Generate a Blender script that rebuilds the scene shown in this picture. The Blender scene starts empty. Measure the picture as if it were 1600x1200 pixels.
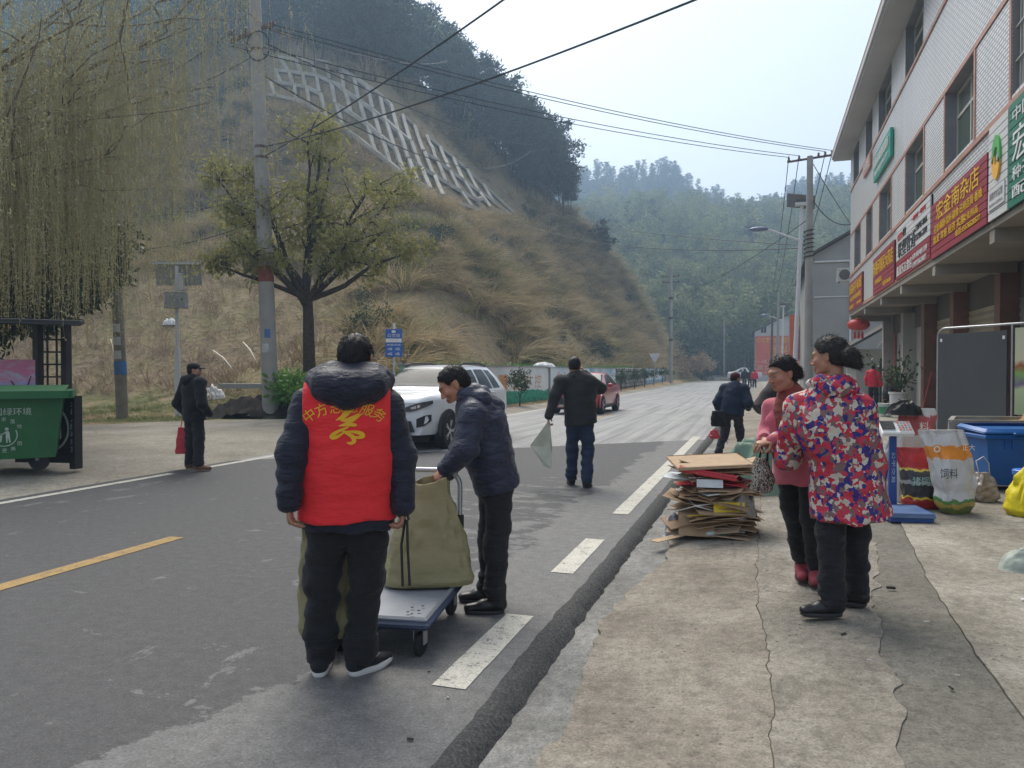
import bpy, bmesh, math, random
import numpy as np
from mathutils import Vector, Matrix, noise as mnoise
from mathutils.bvhtree import BVHTree

random.seed(7); rng = np.random.default_rng(7)
S = bpy.context.scene
COL = S.collection
R = math.radians
# ------------------------------------------------------------------ camera
HAZE = 0.0017
CH = 1.48                                   # camera height above the road
YAW, PITCH = math.atan(390/1200.0), math.atan(20/1200.0)
cam = bpy.data.cameras.new('camera'); cam.sensor_width = 36.0; cam.lens = 36.0*1200/1600
cam.clip_start = 0.05; cam.clip_end = 3000
camo = bpy.data.objects.new('camera', cam); COL.objects.link(camo)
camo.location = (0, 0, CH); camo.rotation_euler = (math.pi/2-PITCH, 0, YAW)
S.camera = camo
# ------------------------------------------------------------------ sky, sun, exposure
SUN_EL, SUN_AZ = R(54), R(-32)              # azimuth from +Y towards +X
w = bpy.data.worlds.new('World'); S.world = w; w.use_nodes = True
nt = w.node_tree; nt.nodes.clear()
sky = nt.nodes.new('ShaderNodeTexSky'); sky.sky_type = 'NISHITA'; sky.sun_disc = False
sky.sun_elevation = SUN_EL; sky.sun_rotation = SUN_AZ; sky.dust_density = 4.0; sky.air_density = 1.0; sky.ozone_density = 1.0
hs = nt.nodes.new('ShaderNodeHueSaturation'); hs.inputs['Saturation'].default_value = 0.42
hs.inputs['Value'].default_value = 1.0
bg = nt.nodes.new('ShaderNodeBackground'); bg.inputs['Strength'].default_value = 0.15
wo = nt.nodes.new('ShaderNodeOutputWorld')
mxs = nt.nodes.new('ShaderNodeMix'); mxs.data_type = 'RGBA'; mxs.inputs[0].default_value = .6; mxs.inputs[7].default_value = (2.85, 3.2, 3.75, 1)   # even veil of high haze
nt.links.new(sky.outputs[0], hs.inputs['Color']); nt.links.new(hs.outputs[0], mxs.inputs[6]); nt.links.new(mxs.outputs[2], bg.inputs[0]); nt.links.new(bg.outputs[0], wo.inputs[0])
sl = bpy.data.lights.new('sun', 'SUN'); sl.energy = 2.3; sl.angle = R(40); sl.color = (1.0, 0.93, 0.83)
so = bpy.data.objects.new('sun', sl); COL.objects.link(so)
sdir = Vector((math.sin(SUN_AZ)*math.cos(SUN_EL), math.cos(SUN_AZ)*math.cos(SUN_EL), math.sin(SUN_EL)))
so.rotation_euler = sdir.to_track_quat('Z', 'Y').to_euler()
vs = S.view_settings; vs.view_transform = 'Standard'; vs.look = 'None'; vs.exposure = 0.76; vs.gamma = 1.0
S.display_settings.display_device = 'sRGB'
cy = S.cycles; cy.use_denoising = True; cy.max_bounces = 5; cy.diffuse_bounces = 2; cy.glossy_bounces = 3
cy.transmission_bounces = 4; cy.transparent_max_bounces = 8; cy.volume_bounces = 0
cy.caustics_reflective = False; cy.caustics_refractive = False
try: cy.denoiser = 'OPENIMAGEDENOISE'
except Exception: pass

# ------------------------------------------------------------------ measuring
_cy, _sy, _cp, _sp = math.cos(YAW), math.sin(YAW), math.cos(PITCH), math.sin(PITCH)
FW = np.array([-_sy*_cp, _cy*_cp, -_sp]); RT = np.array([_cy, _sy, 0.0]); UP = np.cross(RT, FW); C0 = np.array([0, 0, CH])
def proj(p):
    v = np.asarray(p, float)-C0; d = v@FW
    return 800+1200*(v@RT)/d, 600-1200*(v@UP)/d, d
def ray(x, y): return FW+RT*((x-800)/1200)-UP*((y-600)/1200)
def atz(x, y, z=0.0):
    r = ray(x, y); return C0+r*((z-CH)/r[2])
def atd(x, y, d): return C0+ray(x, y)*d

# ------------------------------------------------------------------ mesh helpers
def _frame(d, ref=None):
    d = np.asarray(d, float); d = d/(np.linalg.norm(d)+1e-12)
    r = np.array([0, 0, 1.0]) if ref is None else np.asarray(ref, float)
    if abs(d@r) > 0.97: r = np.array([1.0, 0, 0]) if abs(d[0]) < 0.9 else np.array([0, 1.0, 0])
    u = np.cross(r, d); u /= np.linalg.norm(u); v = np.cross(d, u)
    return d, u, v
class MB:
    """collects simple shapes and links them as one mesh object"""
    def __init__(s): s.v = []; s.f = []; s.m = []; s.n = 0
    def add(s, V, F, m=0):
        V = np.asarray(V, float).reshape(-1, 3); s.v.append(V); o = s.n
        for f in F: s.f.append(tuple(int(i)+o for i in f))
        s.m.extend([m]*len(F)); s.n += len(V); return s
    def box(s, c, size, rot=None, m=0, taper=1.0, bev=0.0):
        x, y, z = [k/2 for k in size]
        if bev > 0:
            b = min(bev, x*.9, y*.9, z*.9); V = []; F = []
            for sz in (-1, 1):
                for ins in ((0, 1) if sz < 0 else (1, 0)):
                    zz = sz*z if (ins == 0) == (sz < 0) else sz*(z-b)
                    k = b if abs(zz) == z else 0.0
                    X, Y = x-k, y-k; q = b-k*0.0
                    V += [(-X+q*.6, -Y, zz), (X-q*.6, -Y, zz), (X, -Y+q*.6, zz), (X, Y-q*.6, zz), (X-q*.6, Y, zz), (-X+q*.6, Y, zz), (-X, Y-q*.6, zz), (-X, -Y+q*.6, zz)]
            F.append(tuple(range(7, -1, -1))); F.append(tuple(range(24, 32)))
            for l in range(3):
                for i in range(8): F.append((l*8+i, l*8+(i+1) % 8, l*8+8+(i+1) % 8, l*8+8+i))
            V = np.array(V)
        else:
            V = np.array([(-x, -y, -z), (x, -y, -z), (x, y, -z), (-x, y, -z), (-x, -y, z), (x, -y, z), (x, y, z), (-x, y, z)], float)
            F = [(3, 2, 1, 0), (4, 5, 6, 7), (0, 1, 5, 4), (1, 2, 6, 5), (2, 3, 7, 6), (3, 0, 4, 7)]
        if taper != 1.0:
            t = np.where(V[:, 2] > 0, taper, 1.0); V[:, 0] *= t; V[:, 1] *= t
        if rot is not None: V = V@np.array(rot).T
        return s.add(V+np.asarray(c, float), F, m)
    def span(s, lo, hi, m=0, bev=0.0):
        lo = np.asarray(lo, float); hi = np.asarray(hi, float)
        return s.box((lo+hi)/2, np.abs(hi-lo), m=m, bev=bev)
    def tube(s, pts, rad, n=8, m=0, cap=True, ref=None, flat=1.0):
        P = np.asarray(pts, float); k = len(P); rad = np.broadcast_to(np.asarray(rad, float), (k,))
        T = np.gradient(P, axis=0); V = []; u = None
        for i in range(k):
            d, u0, v0 = _frame(T[i], ref if u is None else None)
            if u is not None:
                u0 = u-d*(u@d); u0 /= np.linalg.norm(u0)+1e-12; v0 = np.cross(d, u0)
            u = u0
            a = np.arange(n)*2*math.pi/n
            V.append(P[i]+rad[i]*(np.cos(a)[:, None]*u0+flat*np.sin(a)[:, None]*v0))
        V = np.concatenate(V); F = []
        for i in range(k-1):
            for j in range(n):
                a, b = i*n+j, i*n+(j+1) % n; F.append((a, b, b+n, a+n))
        if cap: F.append(tuple(range(n-1, -1, -1))); F.append(tuple(range((k-1)*n, k*n)))
        return s.add(V, F, m)
    def bar(s, a, b, wd, ht, m=0, ref=None):
        a = np.asarray(a, float); b = np.asarray(b, float); d, u, v = _frame(b-a, ref)
        V = [p+u*su*wd/2+v*sv*ht/2 for p in (a, b) for su, sv in ((-1, -1), (1, -1), (1, 1), (-1, 1))]
        return s.add(V, [(3, 2, 1, 0), (4, 5, 6, 7), (0, 1, 5, 4), (1, 2, 6, 5), (2, 3, 7, 6), (3, 0, 4, 7)], m)
    def lathe(s, prof, c=(0, 0, 0), n=16, m=0, axis=None, sx=1.0, sy=1.0, cap=True):
        V = []; F = []; k = len(prof)
        a = np.arange(n)*2*math.pi/n
        for r, z in prof: V.append(np.stack([r*np.cos(a)*sx, r*np.sin(a)*sy, np.full(n, z)], 1))
        V = np.concatenate(V)
        for i in range(k-1):
            for j in range(n):
                p, q = i*n+j, i*n+(j+1) % n; F.append((p, q, q+n, p+n))
        if cap and prof[0][0] > 1e-5: F.append(tuple(range(n-1, -1, -1)))
        if cap and prof[-1][0] > 1e-5: F.append(tuple(range((k-1)*n, k*n)))
        if axis is not None:
            d, u, v = _frame(axis); V = V@np.stack([u, v, d])
        return s.add(V+np.asarray(c, float), F, m)
    def prism(s, poly, a, b, o=(0, 0, 0), ux=(1, 0, 0), uy=(0, 0, 1), un=(0, 1, 0), m=0):
        ux, uy, un, o = [np.asarray(q, float) for q in (ux, uy, un, o)]
        P = [o+ux*p[0]+uy*p[1] for p in poly]; n = len(P)
        V = [p+un*a for p in P]+[p+un*b for p in P]
        F = [tuple(range(n)), tuple(range(2*n-1, n-1, -1))]+[(i, i+n, (i+1) % n+n, (i+1) % n) for i in range(n)]
        return s.add(V, F, m)
    def ell(s, c, r, nu=12, nv=8, m=0, rot=None):
        V = []; F = []
        for i in range(nv+1):
            t = math.pi*i/nv
            for j in range(nu):
                a = 2*math.pi*j/nu; V.append((math.sin(t)*math.cos(a)*r[0], math.sin(t)*math.sin(a)*r[1], -math.cos(t)*r[2]))
        for i in range(nv):
            for j in range(nu):
                a, b = i*nu+j, i*nu+(j+1) % nu; F.append((a, b, b+nu, a+nu))
        V = np.array(V)
        if rot is not None: V = V@np.array(rot).T
        return s.add(V+np.asarray(c, float), F, m)
    def obj(s, name, mat, parent=None, world=True, smooth=False, tag=None):
        V = np.concatenate(s.v)
        return link_mesh(name, V, s.f, mat, parent, world, smooth, s.m, tag)
def link_mesh(name, V, F, mat, parent=None, world=True, smooth=False, midx=None, tag=None):
    V = np.asarray(V, float)
    if parent is not None and world:
        M = np.array(wmat(parent).inverted()); V = V@M[:3, :3].T+M[:3, 3]
    me = bpy.data.meshes.new(name); me.from_pydata(V.tolist(), [], F if isinstance(F, list) else F.tolist())
    for q in (mat if isinstance(mat, (list, tuple)) else [mat]): me.materials.append(q)
    if midx is not None and isinstance(mat, (list, tuple)): me.polygons.foreach_set('material_index', np.asarray(midx, np.int32))
    if smooth is True: me.polygons.foreach_set('use_smooth', np.ones(len(me.polygons), bool))
    elif smooth:
        me.polygons.foreach_set('use_smooth', np.ones(len(me.polygons), bool)); me.set_sharp_from_angle(angle=R(smooth))
    me.update()
    o = bpy.data.objects.new(name, me); COL.objects.link(o)
    if parent is not None: o.parent = parent
    if tag: settag(o, *tag)
    return o
def wmat(o):
    M = Matrix.LocRotScale(o.location, o.rotation_euler, o.scale)
    return wmat(o.parent)@M if o.parent else M
def settag(o, label, cat=None, group=None):
    o['label'] = label
    if cat: o['category'] = cat
    if group: o['group'] = group
    return o
def thing(name, label, cat, loc=(0, 0, 0), rz=0.0, group=None):
    o = bpy.data.objects.new(name, None); o.empty_display_size = 0.1; COL.objects.link(o)
    o.location = tuple(float(k) for k in loc); o.rotation_euler = (0, 0, rz)
    return settag(o, label, cat, group)
def kind(o, k, label=None):
    o['kind'] = k
    if label: o['label'] = label
    return o
def copy_tree(o, parent=None):
    c = o.copy(); COL.objects.link(c); c.parent = parent
    for ch in list(o.children): copy_tree(ch, c)
    return c
def rotz(a): c, s_ = math.cos(a), math.sin(a); return np.array([[c, -s_, 0], [s_, c, 0], [0, 0, 1.0]])
def rotx(a): c, s_ = math.cos(a), math.sin(a); return np.array([[1, 0, 0], [0, c, -s_], [0, s_, c]])
def roty(a): c, s_ = math.cos(a), math.sin(a); return np.array([[c, 0, s_], [0, 1, 0], [-s_, 0, c]])
def grid_faces(nx, ny):
    i = np.arange(nx-1)[:, None]*ny+np.arange(ny-1)[None]; i = i.ravel()
    return np.stack([i, i+ny, i+ny+1, i+1], 1)
# value noise on arrays
_perm = rng.random((64, 64, 64)).astype(np.float32)
def vnoise(P, freq=1.0, seed=0):
    P = np.asarray(P, float)*freq+seed*7.31; I = np.floor(P).astype(int); f = P-I; f = f*f*(3-2*f); I &= 63; J = (I+1) & 63
    x0, y0, z0 = I[..., 0], I[..., 1], I[..., 2]; x1, y1, z1 = J[..., 0], J[..., 1], J[..., 2]; a, b, c = f[..., 0], f[..., 1], f[..., 2]
    g = _perm
    return ((g[x0, y0, z0]*(1-a)+g[x1, y0, z0]*a)*(1-b)+(g[x0, y1, z0]*(1-a)+g[x1, y1, z0]*a)*b)*(1-c) + \
           ((g[x0, y0, z1]*(1-a)+g[x1, y0, z1]*a)*(1-b)+(g[x0, y1, z1]*(1-a)+g[x1, y1, z1]*a)*b)*c
def n2(X, Y, freq, seed=0, octv=3):
    r = 0; a = 1.0; t = 0
    for k in range(octv):
        r = r+a*(vnoise(np.stack([X, Y, np.full_like(X, 0.37*k)], -1), freq*2**k, seed+k)*2-1); t += a; a *= .5
    return r/t
# text as a mesh
_txt = {}
def text_mesh(s, ext=0.0):
    """unit-size text: vertices (x right, y up), faces; centred on its width, 1 = em"""
    if (s, ext) in _txt: return _txt[(s, ext)]
    cu = bpy.data.curves.new('t', 'FONT'); cu.body = s; cu.size = 1.0; cu.extrude = ext; cu.resolution_u = 2
    o = bpy.data.objects.new('t', cu); COL.objects.link(o)
    dg = bpy.context.evaluated_depsgraph_get(); me = bpy.data.meshes.new_from_object(o.evaluated_get(dg))
    n = len(me.vertices); V = np.empty(n*3); me.vertices.foreach_get('co', V); V = V.reshape(-1, 3)
    F = [tuple(p.vertices) for p in me.polygons]
    bpy.data.objects.remove(o); bpy.data.curves.remove(cu); bpy.data.meshes.remove(me)
    if n:
        V[:, 0] -= (V[:, 0].min()+V[:, 0].max())/2; V[:, 1] -= (V[:, 1].min()+V[:, 1].max())/2
    _txt[(s, ext)] = (V, F); return V, F
def put_text(s, c, ux, uy, w=None, h=None, ext=0.0, off=0.004, bold=0.0):
    """fit text in a w x h box centred at c in the plane of ux, uy; returns V, F in world space"""
    V, F = text_mesh(s, ext); V = V.copy()
    W = np.ptp(V[:, 0]); Hh = np.ptp(V[:, 1]); k = h/Hh if h else w/W
    kx = w/W if w else k; ky = h/Hh if h else kx
    ux, uy = np.asarray(ux, float), np.asarray(uy, float); n = np.cross(ux, uy)
    P = np.asarray(c, float)+V[:, :1]*kx*ux+V[:, 1:2]*ky*uy+(V[:, 2:3]+ext+off)*n
    return P, F
def lettering(s, c, ux, uy, w, h, mat, parent, ext=0.0, off=0.004, label=None):
    P, F = put_text(s, c, ux, uy, w, h, ext, off)
    o = link_mesh('lettering', P, F, mat, parent)
    return o

# ------------------------------------------------------------------ materials
_M = {}
class NG:
    def __init__(s, name):
        s.mat = bpy.data.materials.new(name); s.mat.use_nodes = True; s.t = s.mat.node_tree; s.t.nodes.clear()
        s.out = s.t.nodes.new('ShaderNodeOutputMaterial'); s.b = s.t.nodes.new('ShaderNodeBsdfPrincipled')
        s.t.links.new(s.b.outputs[0], s.out.inputs[0])
    def n(s, ty, **k):
        q = s.t.nodes.new(ty)
        for a, v in k.items():
            if a in q.inputs: s.set(q.inputs[a], v)
            else: setattr(q, a, v)
        return q
    def set(s, inp, v):
        if hasattr(v, 'is_output'): s.t.links.new(v, inp)
        elif isinstance(v, tuple) and len(v) == 3 and inp.type == 'RGBA': inp.default_value = (*v, 1)
        else: inp.default_value = v
    def coord(s, kind='Object'): return s.n('ShaderNodeTexCoord').outputs[kind]
    def noise(s, vec, scale, detail=4, rough=.55, col=False):
        q = s.n('ShaderNodeTexNoise', Scale=scale, Detail=detail, Roughness=rough)
        if vec is not None: s.set(q.inputs['Vector'], vec)
        return q.outputs['Color' if col else 'Fac']
    def ramp(s, fac, stops, interp='LINEAR'):
        q = s.n('ShaderNodeValToRGB'); s.set(q.inputs[0], fac); e = q.color_ramp.elements; q.color_ramp.interpolation = interp
        while len(e) < len(stops): e.new(0.5)
        for i, (p, c) in enumerate(stops):
            e[i].position = p; e[i].color = (*c, 1) if isinstance(c, tuple) else (c, c, c, 1)
        return q.outputs[0]
    def mix(s, fac, a, b, mode='MIX'):
        q = s.n('ShaderNodeMix', data_type='RGBA', blend_type=mode)
        s.set(q.inputs[0], fac); s.set(q.inputs[6], a); s.set(q.inputs[7], b); return q.outputs[2]
    def math(s, op, a, b=0.0, c=0.0):
        q = s.n('ShaderNodeMath', operation=op); s.set(q.inputs[0], a); s.set(q.inputs[1], b)
        if len(q.inputs) > 2: s.set(q.inputs[2], c)
        return q.outputs[0]
    def mapv(s, vec, scale=(1, 1, 1), rot=(0, 0, 0), loc=(0, 0, 0)):
        q = s.n('ShaderNodeMapping'); s.set(q.inputs[0], vec); q.inputs['Scale'].default_value = scale
        q.inputs['Rotation'].default_value = rot; q.inputs['Location'].default_value = loc; return q.outputs[0]
    def bump(s, h, strength=.3, dist=.01, base=None):
        q = s.n('ShaderNodeBump', Strength=strength, Distance=dist); s.set(q.inputs['Height'], h)
        if base is not None: s.set(q.inputs['Normal'], base)
        s.t.links.new(q.outputs[0], s.b.inputs['Normal']); return q.outputs[0]
    def fin(s, col=None, rough=.7, metal=0.0, spec=.5, **k):
        if col is not None: s.set(s.b.inputs['Base Color'], col)
        s.set(s.b.inputs['Roughness'], rough); s.set(s.b.inputs['Metallic'], metal); s.set(s.b.inputs['Specular IOR Level'], spec)
        for a, v in k.items(): s.set(s.b.inputs[a.replace('_', ' ')], v)
        return s.mat
def mat(name, col, rough=.6, metal=0.0, var=.12, scale=6.0, bump=0.0, bscale=40.0, spec=.4, dirt=0.0, dirtcol=(.12, .10, .08), coord='Object', **k):
    """a plain surface with a little variation, wear and relief"""
    if name in _M: return _M[name]
    g = NG(name); c = g.coord(coord); f = g.noise(c, scale, 5, .6)
    lo = tuple(max(0, x*(1-var)) for x in col); hi = tuple(min(1, x*(1+var)) for x in col)
    cc = g.ramp(f, [(.3, lo), (.7, hi)])
    if dirt > 0:
        d = g.noise(c, scale*.45, 6, .65); d = g.ramp(d, [(.5-.12, 0.0), (.72, dirt)]); cc = g.mix(d, cc, dirtcol)
    if bump > 0: g.bump(g.noise(c, bscale, 3, .6), bump, .01)
    rr = g.math('ADD', g.math('MULTIPLY', f, .2), rough-.1)
    _M[name] = g.fin(cc, rr, metal, spec, **k); return _M[name]
# ================================================================== terrain
def smin(a, b, k): h = np.clip(.5+.5*(b-a)/k, 0, 1); return b*(1-h)+a*h-k*h*(1-h)
def sstep(x, a, b): t = np.clip((x-a)/(b-a), 0, 1); return t*t*(3-2*t)
def HL(X, Y):
    """height of the hillside to the left of the road"""
    X = np.asarray(X, float); Y = np.asarray(Y, float)
    toe = np.interp(Y, [0, 14, 19, 23, 27, 40, 130], [19, 18.2, 16.2, 13.5, 11.6, 11.3, 11.3])
    u = -X-toe
    s = np.interp(Y, [0, 84, 92, 104, 200], [1.2, 1.2, 1.4, 2.0, 2.0])
    front = np.where(u > 0, s*u, 0.0)
    side = np.interp(Y+.12*(X+20), [10, 20, 27, 38, 48, 52, 60, 78, 100, 200], [0, .3, 2.0, 7.2, 13.2, 14.2, 24, 46, 76, 180])
    back = 1.35*(116-Y)+1.2*np.maximum(0, -X-48)
    h = smin(smin(front, side, 2.5), np.maximum(back, -1), 4.0)
    h = np.where(u > 0, np.maximum(h, 0), 0)
    m = sstep(u, .3, 6)
    h = h+m*(n2(X, Y, .09, 3)*1.7+n2(X, Y, .35, 9)*.45)
    bed = sstep(u, -1.05, -.75)*sstep(Y, 20.0, 22.5)*(1-sstep(u, .2, 1.5))   # planting bed behind the painted wall
    h = np.maximum(h, 1.25*bed)
    verge = .12*sstep(-X, 8.6, 11)+.35*sstep(Y, 45, 95)*sstep(-X, 8.6, 9.5)
    return np.maximum(h, 0)+verge-.06*(1-sstep(-X, 8.3, 9.2))+.03*n2(X, Y, .8, 5)*sstep(-X, 8.6, 10)
xs = np.concatenate([np.arange(-170, -60, 2.5), np.arange(-60, -22, .9), np.arange(-22, -7.9, .35)])
ys = np.concatenate([np.arange(-30, 8, 2.5), np.arange(8, 60, .6), np.arange(60, 150, 1.1)])
GX, GY = np.meshgrid(xs, ys, indexing='ij'); GZ = HL(GX, GY)

def m_hill():
    g = NG('hill_soil'); c = g.coord(); f = g.noise(c, .35, 8, .62); f2 = g.noise(c, 3.0, 6, .65)
    col = g.ramp(f, [(.28, (.15, .11, .07)), (.45, (.26, .195, .115)), (.6, (.21, .18, .085)), (.75, (.34, .27, .16))])
    col = g.mix(g.ramp(f2, [(.5, 0.0), (.65, .6)]), col, (.08, .065, .042))
    gr = g.noise(c, .8, 6, .7); xyz = g.n('ShaderNodeSeparateXYZ'); g.set(xyz.inputs[0], c)
    low = g.ramp(g.math('MULTIPLY', xyz.outputs[2], .5), [(.0, 1.0), (.6, 0.0)])
    col = g.mix(g.math('MULTIPLY', g.ramp(gr, [(.42, 0.0), (.55, .8)]), low), col, (.085, .11, .03))
    g.bump(g.math('ADD', f2, g.math('MULTIPLY', f, 2.0)), .9, .25)
    return g.fin(col, .95, spec=.1)
hill = link_mesh('hillside', np.stack([GX, GY, GZ], -1).reshape(-1, 3), grid_faces(len(xs), len(ys)), m_hill(), smooth=True)
kind(hill, 'structure', 'dry grass hillside rising left of the road')
def hit_hill(x, y, d0=15, d1=170):
    """where a line of sight meets the hillside (numerically)"""
    r = ray(x, y); d = np.arange(d0, d1, .15); P = C0+d[:, None]*r
    b = P[:, 2] < HL(P[:, 0], P[:, 1])
    i = np.argmax(b)
    return P[i] if b[i] else None

# ------------------------------------------------------------------ far hills (heights follow the valley end)
def far_patch(name, label, azs, crest, d0, d1, d2, mt, seed, amp):
    a = np.linspace(azs[0], azs[1], 90); dd = np.linspace(d0, d2, 40); A, D = np.meshgrid(a, dd, indexing='ij')
    yc = np.interp(A, [p[0] for p in crest], [p[1] for p in crest])
    top = CH+(580-yc)/1200*d1
    prof = np.where(D < d1, np.clip((D-d0)/(d1-d0), 0, 1)**.85, 1-.5*((D-d1)/(d2-d1))**1.5)
    Zv = top*prof+amp*n2(A*.06, D*.06, 1.0, seed)*sstep(D, d0, d0+40)-.3
    P = np.stack([C0[k]+D*(FW[k]+RT[k]*(A-800)/1200) for k in range(2)]+[Zv], -1)
    o = link_mesh(name, P.reshape(-1, 3), grid_faces(90, 40), mt, smooth=True); kind(o, 'structure', label)
    return P
m_forestfloor = mat('forest_floor', (.05, .06, .03), .95, var=.4, scale=.2, bump=.5, bscale=.5, spec=.05)
BAM = far_patch('bamboo_hill', 'pale green bamboo covered slope closing the valley', (560, 1560), [(560, 330), (780, 360), (860, 375), (930, 362), (1000, 352), (1080, 356), (1150, 372), (1210, 370), (1300, 345), (1420, 330), (1700, 320)], 128, 235, 285, m_forestfloor, 2, 7)
FAR = far_patch('far_hill', 'blue hazy wooded ridge behind the bamboo slope', (500, 1700), [(500, 270), (750, 262), (830, 268), (900, 285), (950, 280), (1000, 272), (1060, 283), (1110, 308), (1155, 340), (1200, 322), (1260, 300), (1330, 294), (1500, 275), (1700, 275)], 240, 345, 420, m_forestfloor, 6, 6)
# ------------------------------------------------------------------ base ground
gb = MB(); gb.add([(-440, -120, -.45), (440, -120, -.45), (440, 460, -.45), (-440, 460, -.45)], [(0, 1, 2, 3)])
kind(gb.obj('ground', mat('field_ground', (.13, .11, .07), .95, var=.35, scale=.3, bump=.5, bscale=3, spec=.1)), 'structure', 'bare valley floor')

# ------------------------------------------------------------------ road
def m_road():
    g = NG('asphalt'); c = g.coord(); xyz = g.n('ShaderNodeSeparateXYZ'); g.set(xyz.inputs[0], c)
    X, Y = xyz.outputs[0], xyz.outputs[1]
    agg = g.noise(c, 160, 3, .7); med = g.noise(c, 4, 6, .65); big = g.noise(c, .55, 5, .6)
    dark = g.ramp(med, [(.3, (.046, .046, .047)), (.7, (.070, .069, .069))])
    dark = g.mix(g.ramp(agg, [(.52, 0.0), (.66, .55)]), dark, (.125, .122, .12)); dark = g.mix(g.ramp(g.noise(c, 38, 4, .7), [(.30, .5), (.42, 0.0)]), dark, (.02, .02, .02))
    fine = g.ramp(g.noise(c, 75, 3, .8), [(.3, .5), (.46, .95), (.56, 1.05), (.7, 1.7)]); mid2 = g.ramp(g.noise(c, 14, 5, .7), [(.33, .8), (.66, 1.2)])
    light = g.ramp(med, [(.3, (.115, .113, .110)), (.7, (.165, .162, .155))])
    light = g.mix(g.ramp(agg, [(.52, 0.0), (.7, .35)]), light, (.075, .075, .075))
    # worn pale strip along the right edge, ragged border
    warp = g.math('MULTIPLY', g.math('SUBTRACT', g.noise(c, 1.3, 9, .72), .5), 1.1)
    yb = g.math('ADD', g.math('ABSOLUTE', g.math('SUBTRACT', Y, 4.1)), 0.0)
    base = g.math('ADD', g.math('ADD', X, warp), g.math('MULTIPLY', g.ramp(g.math('MULTIPLY', g.math('SUBTRACT', Y, 1.5), .4), [(.0, 1.0), (.62, .35), (1.0, 0.0)]), .75))
    edge = g.ramp(base, [(0, 0.0), (1, 1.0)])
    pale = g.ramp(g.math('ADD', base, 1.95+.5), [(.49, 0.0), (.52, 1.0)])
    # spots of dried slurry
    stretch = g.mapv(c, (1.2, .5, 1), (0, 0, .25))
    sp = g.noise(stretch, 2.6, 8, .7); area = g.ramp(g.noise(g.mapv(c, loc=(3.1, 1.7, 0)), .28, 2, .5), [(.42, 0.0), (.62, .12)])
    spots = g.ramp(g.math('ADD', sp, area), [(.70, 0.0), (.73, 1.0)])
    # the mottled area in mid distance
    my = g.math('MULTIPLY', g.ramp(g.math('MULTIPLY', g.math('SUBTRACT', Y, 4.0), .1), [(.05, 0.0), (.2, 1.0), (.5, 1.0), (.75, 0.0)]), g.ramp(g.math('MULTIPLY', g.math('ADD', X, 6.5), .2), [(.3, 0.0), (.95, 1.0)]))
    mot = g.ramp(g.math('ADD', g.noise(g.mapv(c, (.8, 1.7, 1)), 3.0, 8, .68), g.math('MULTIPLY', my, .16)), [(.64, 0.0), (.67, 1.0)])
    pale = g.math('MAXIMUM', g.math('MAXIMUM', pale, mot), g.math('MULTIPLY', spots, .85))
    col = g.mix(pale, dark, light)
    # older concrete beyond the seam
    seam = g.math('ADD', Y, g.math('MULTIPLY', g.math('ADD', X, 1.2), -.9)); seam = g.math('ADD', seam, g.math('MULTIPLY', g.noise(c, 3, 4), .25))
    far = g.ramp(g.math('MULTIPLY', g.math('SUBTRACT', seam, 17.2), 3.0), [(.0, 0.0), (.05, 1.0)])
    strk = g.noise(g.mapv(c, (2.6, .06, 1), (0, 0, .05)), 2.0, 5, .6)
    conc = g.ramp(strk, [(.34, (.16, .16, .158)), (.5, (.27, .268, .26)), (.66, (.32, .317, .30))])
    conc = g.mix(g.ramp(big, [(.35, .35), (.6, 0.0)]), conc, (.17, .17, .168))
    col = g.mix(1.0, g.mix(1.0, col, fine, 'MULTIPLY'), mid2, 'MULTIPLY'); col = g.mix(far, col, g.mix(1.0, conc, mid2, 'MULTIPLY'))
    rough = g.math('ADD', g.math('MULTIPLY', med, .25), .62)
    g.bump(g.math('ADD', agg, g.math('MULTIPLY', pale, .6)), .35, .008)
    return g.fin(col, rough, spec=.35)
def band(name, label, bounds, yv, zs, mt, ncol=3, k='structure'):
    """a strip of ground between two border curves (arrays over yv)"""
    L, Rr = bounds; P = []
    for i in range(ncol+1):
        t = i/ncol; P.append(np.stack([L*(1-t)+Rr*t, yv, (zs[0]*(1-t)+zs[1]*t)+np.zeros_like(yv)], -1))
    P = np.stack(P); o = link_mesh(name, P.reshape(-1, 3), grid_faces(ncol+1, len(yv))[:, ::-1], mt, smooth=True); kind(o, k, label); return o
def jag(yv, a1, f1, a2, f2, seed):
    z = np.zeros_like(yv); P1 = np.stack([yv, z, z], -1)
    return a1*(vnoise(P1, f1, seed)*2-1)+a2*(vnoise(P1, f2, seed+3)*2-1)+a2*.5*(vnoise(P1, f2*2.3, seed+5)*2-1)
yv = np.concatenate([np.arange(-25, 1.5, 1.0), np.arange(1.5, 14, .025), np.arange(14, 30, .15), np.arange(30, 131, 1.5)])
roadL = np.interp(yv, [-25, 131], [-8.32, -8.4])+jag(yv, .03, .6, .015, 4, 1)
roadR = np.interp(yv, [-25, 40, 131], [-1.20, -1.15, -.95])+jag(yv, .025, .8, .012, 6, 2)
ro = band('road', 'two lane asphalt road with worn pale patches', (roadL, roadR), yv, (0, 0), m_road(), 10)
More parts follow.
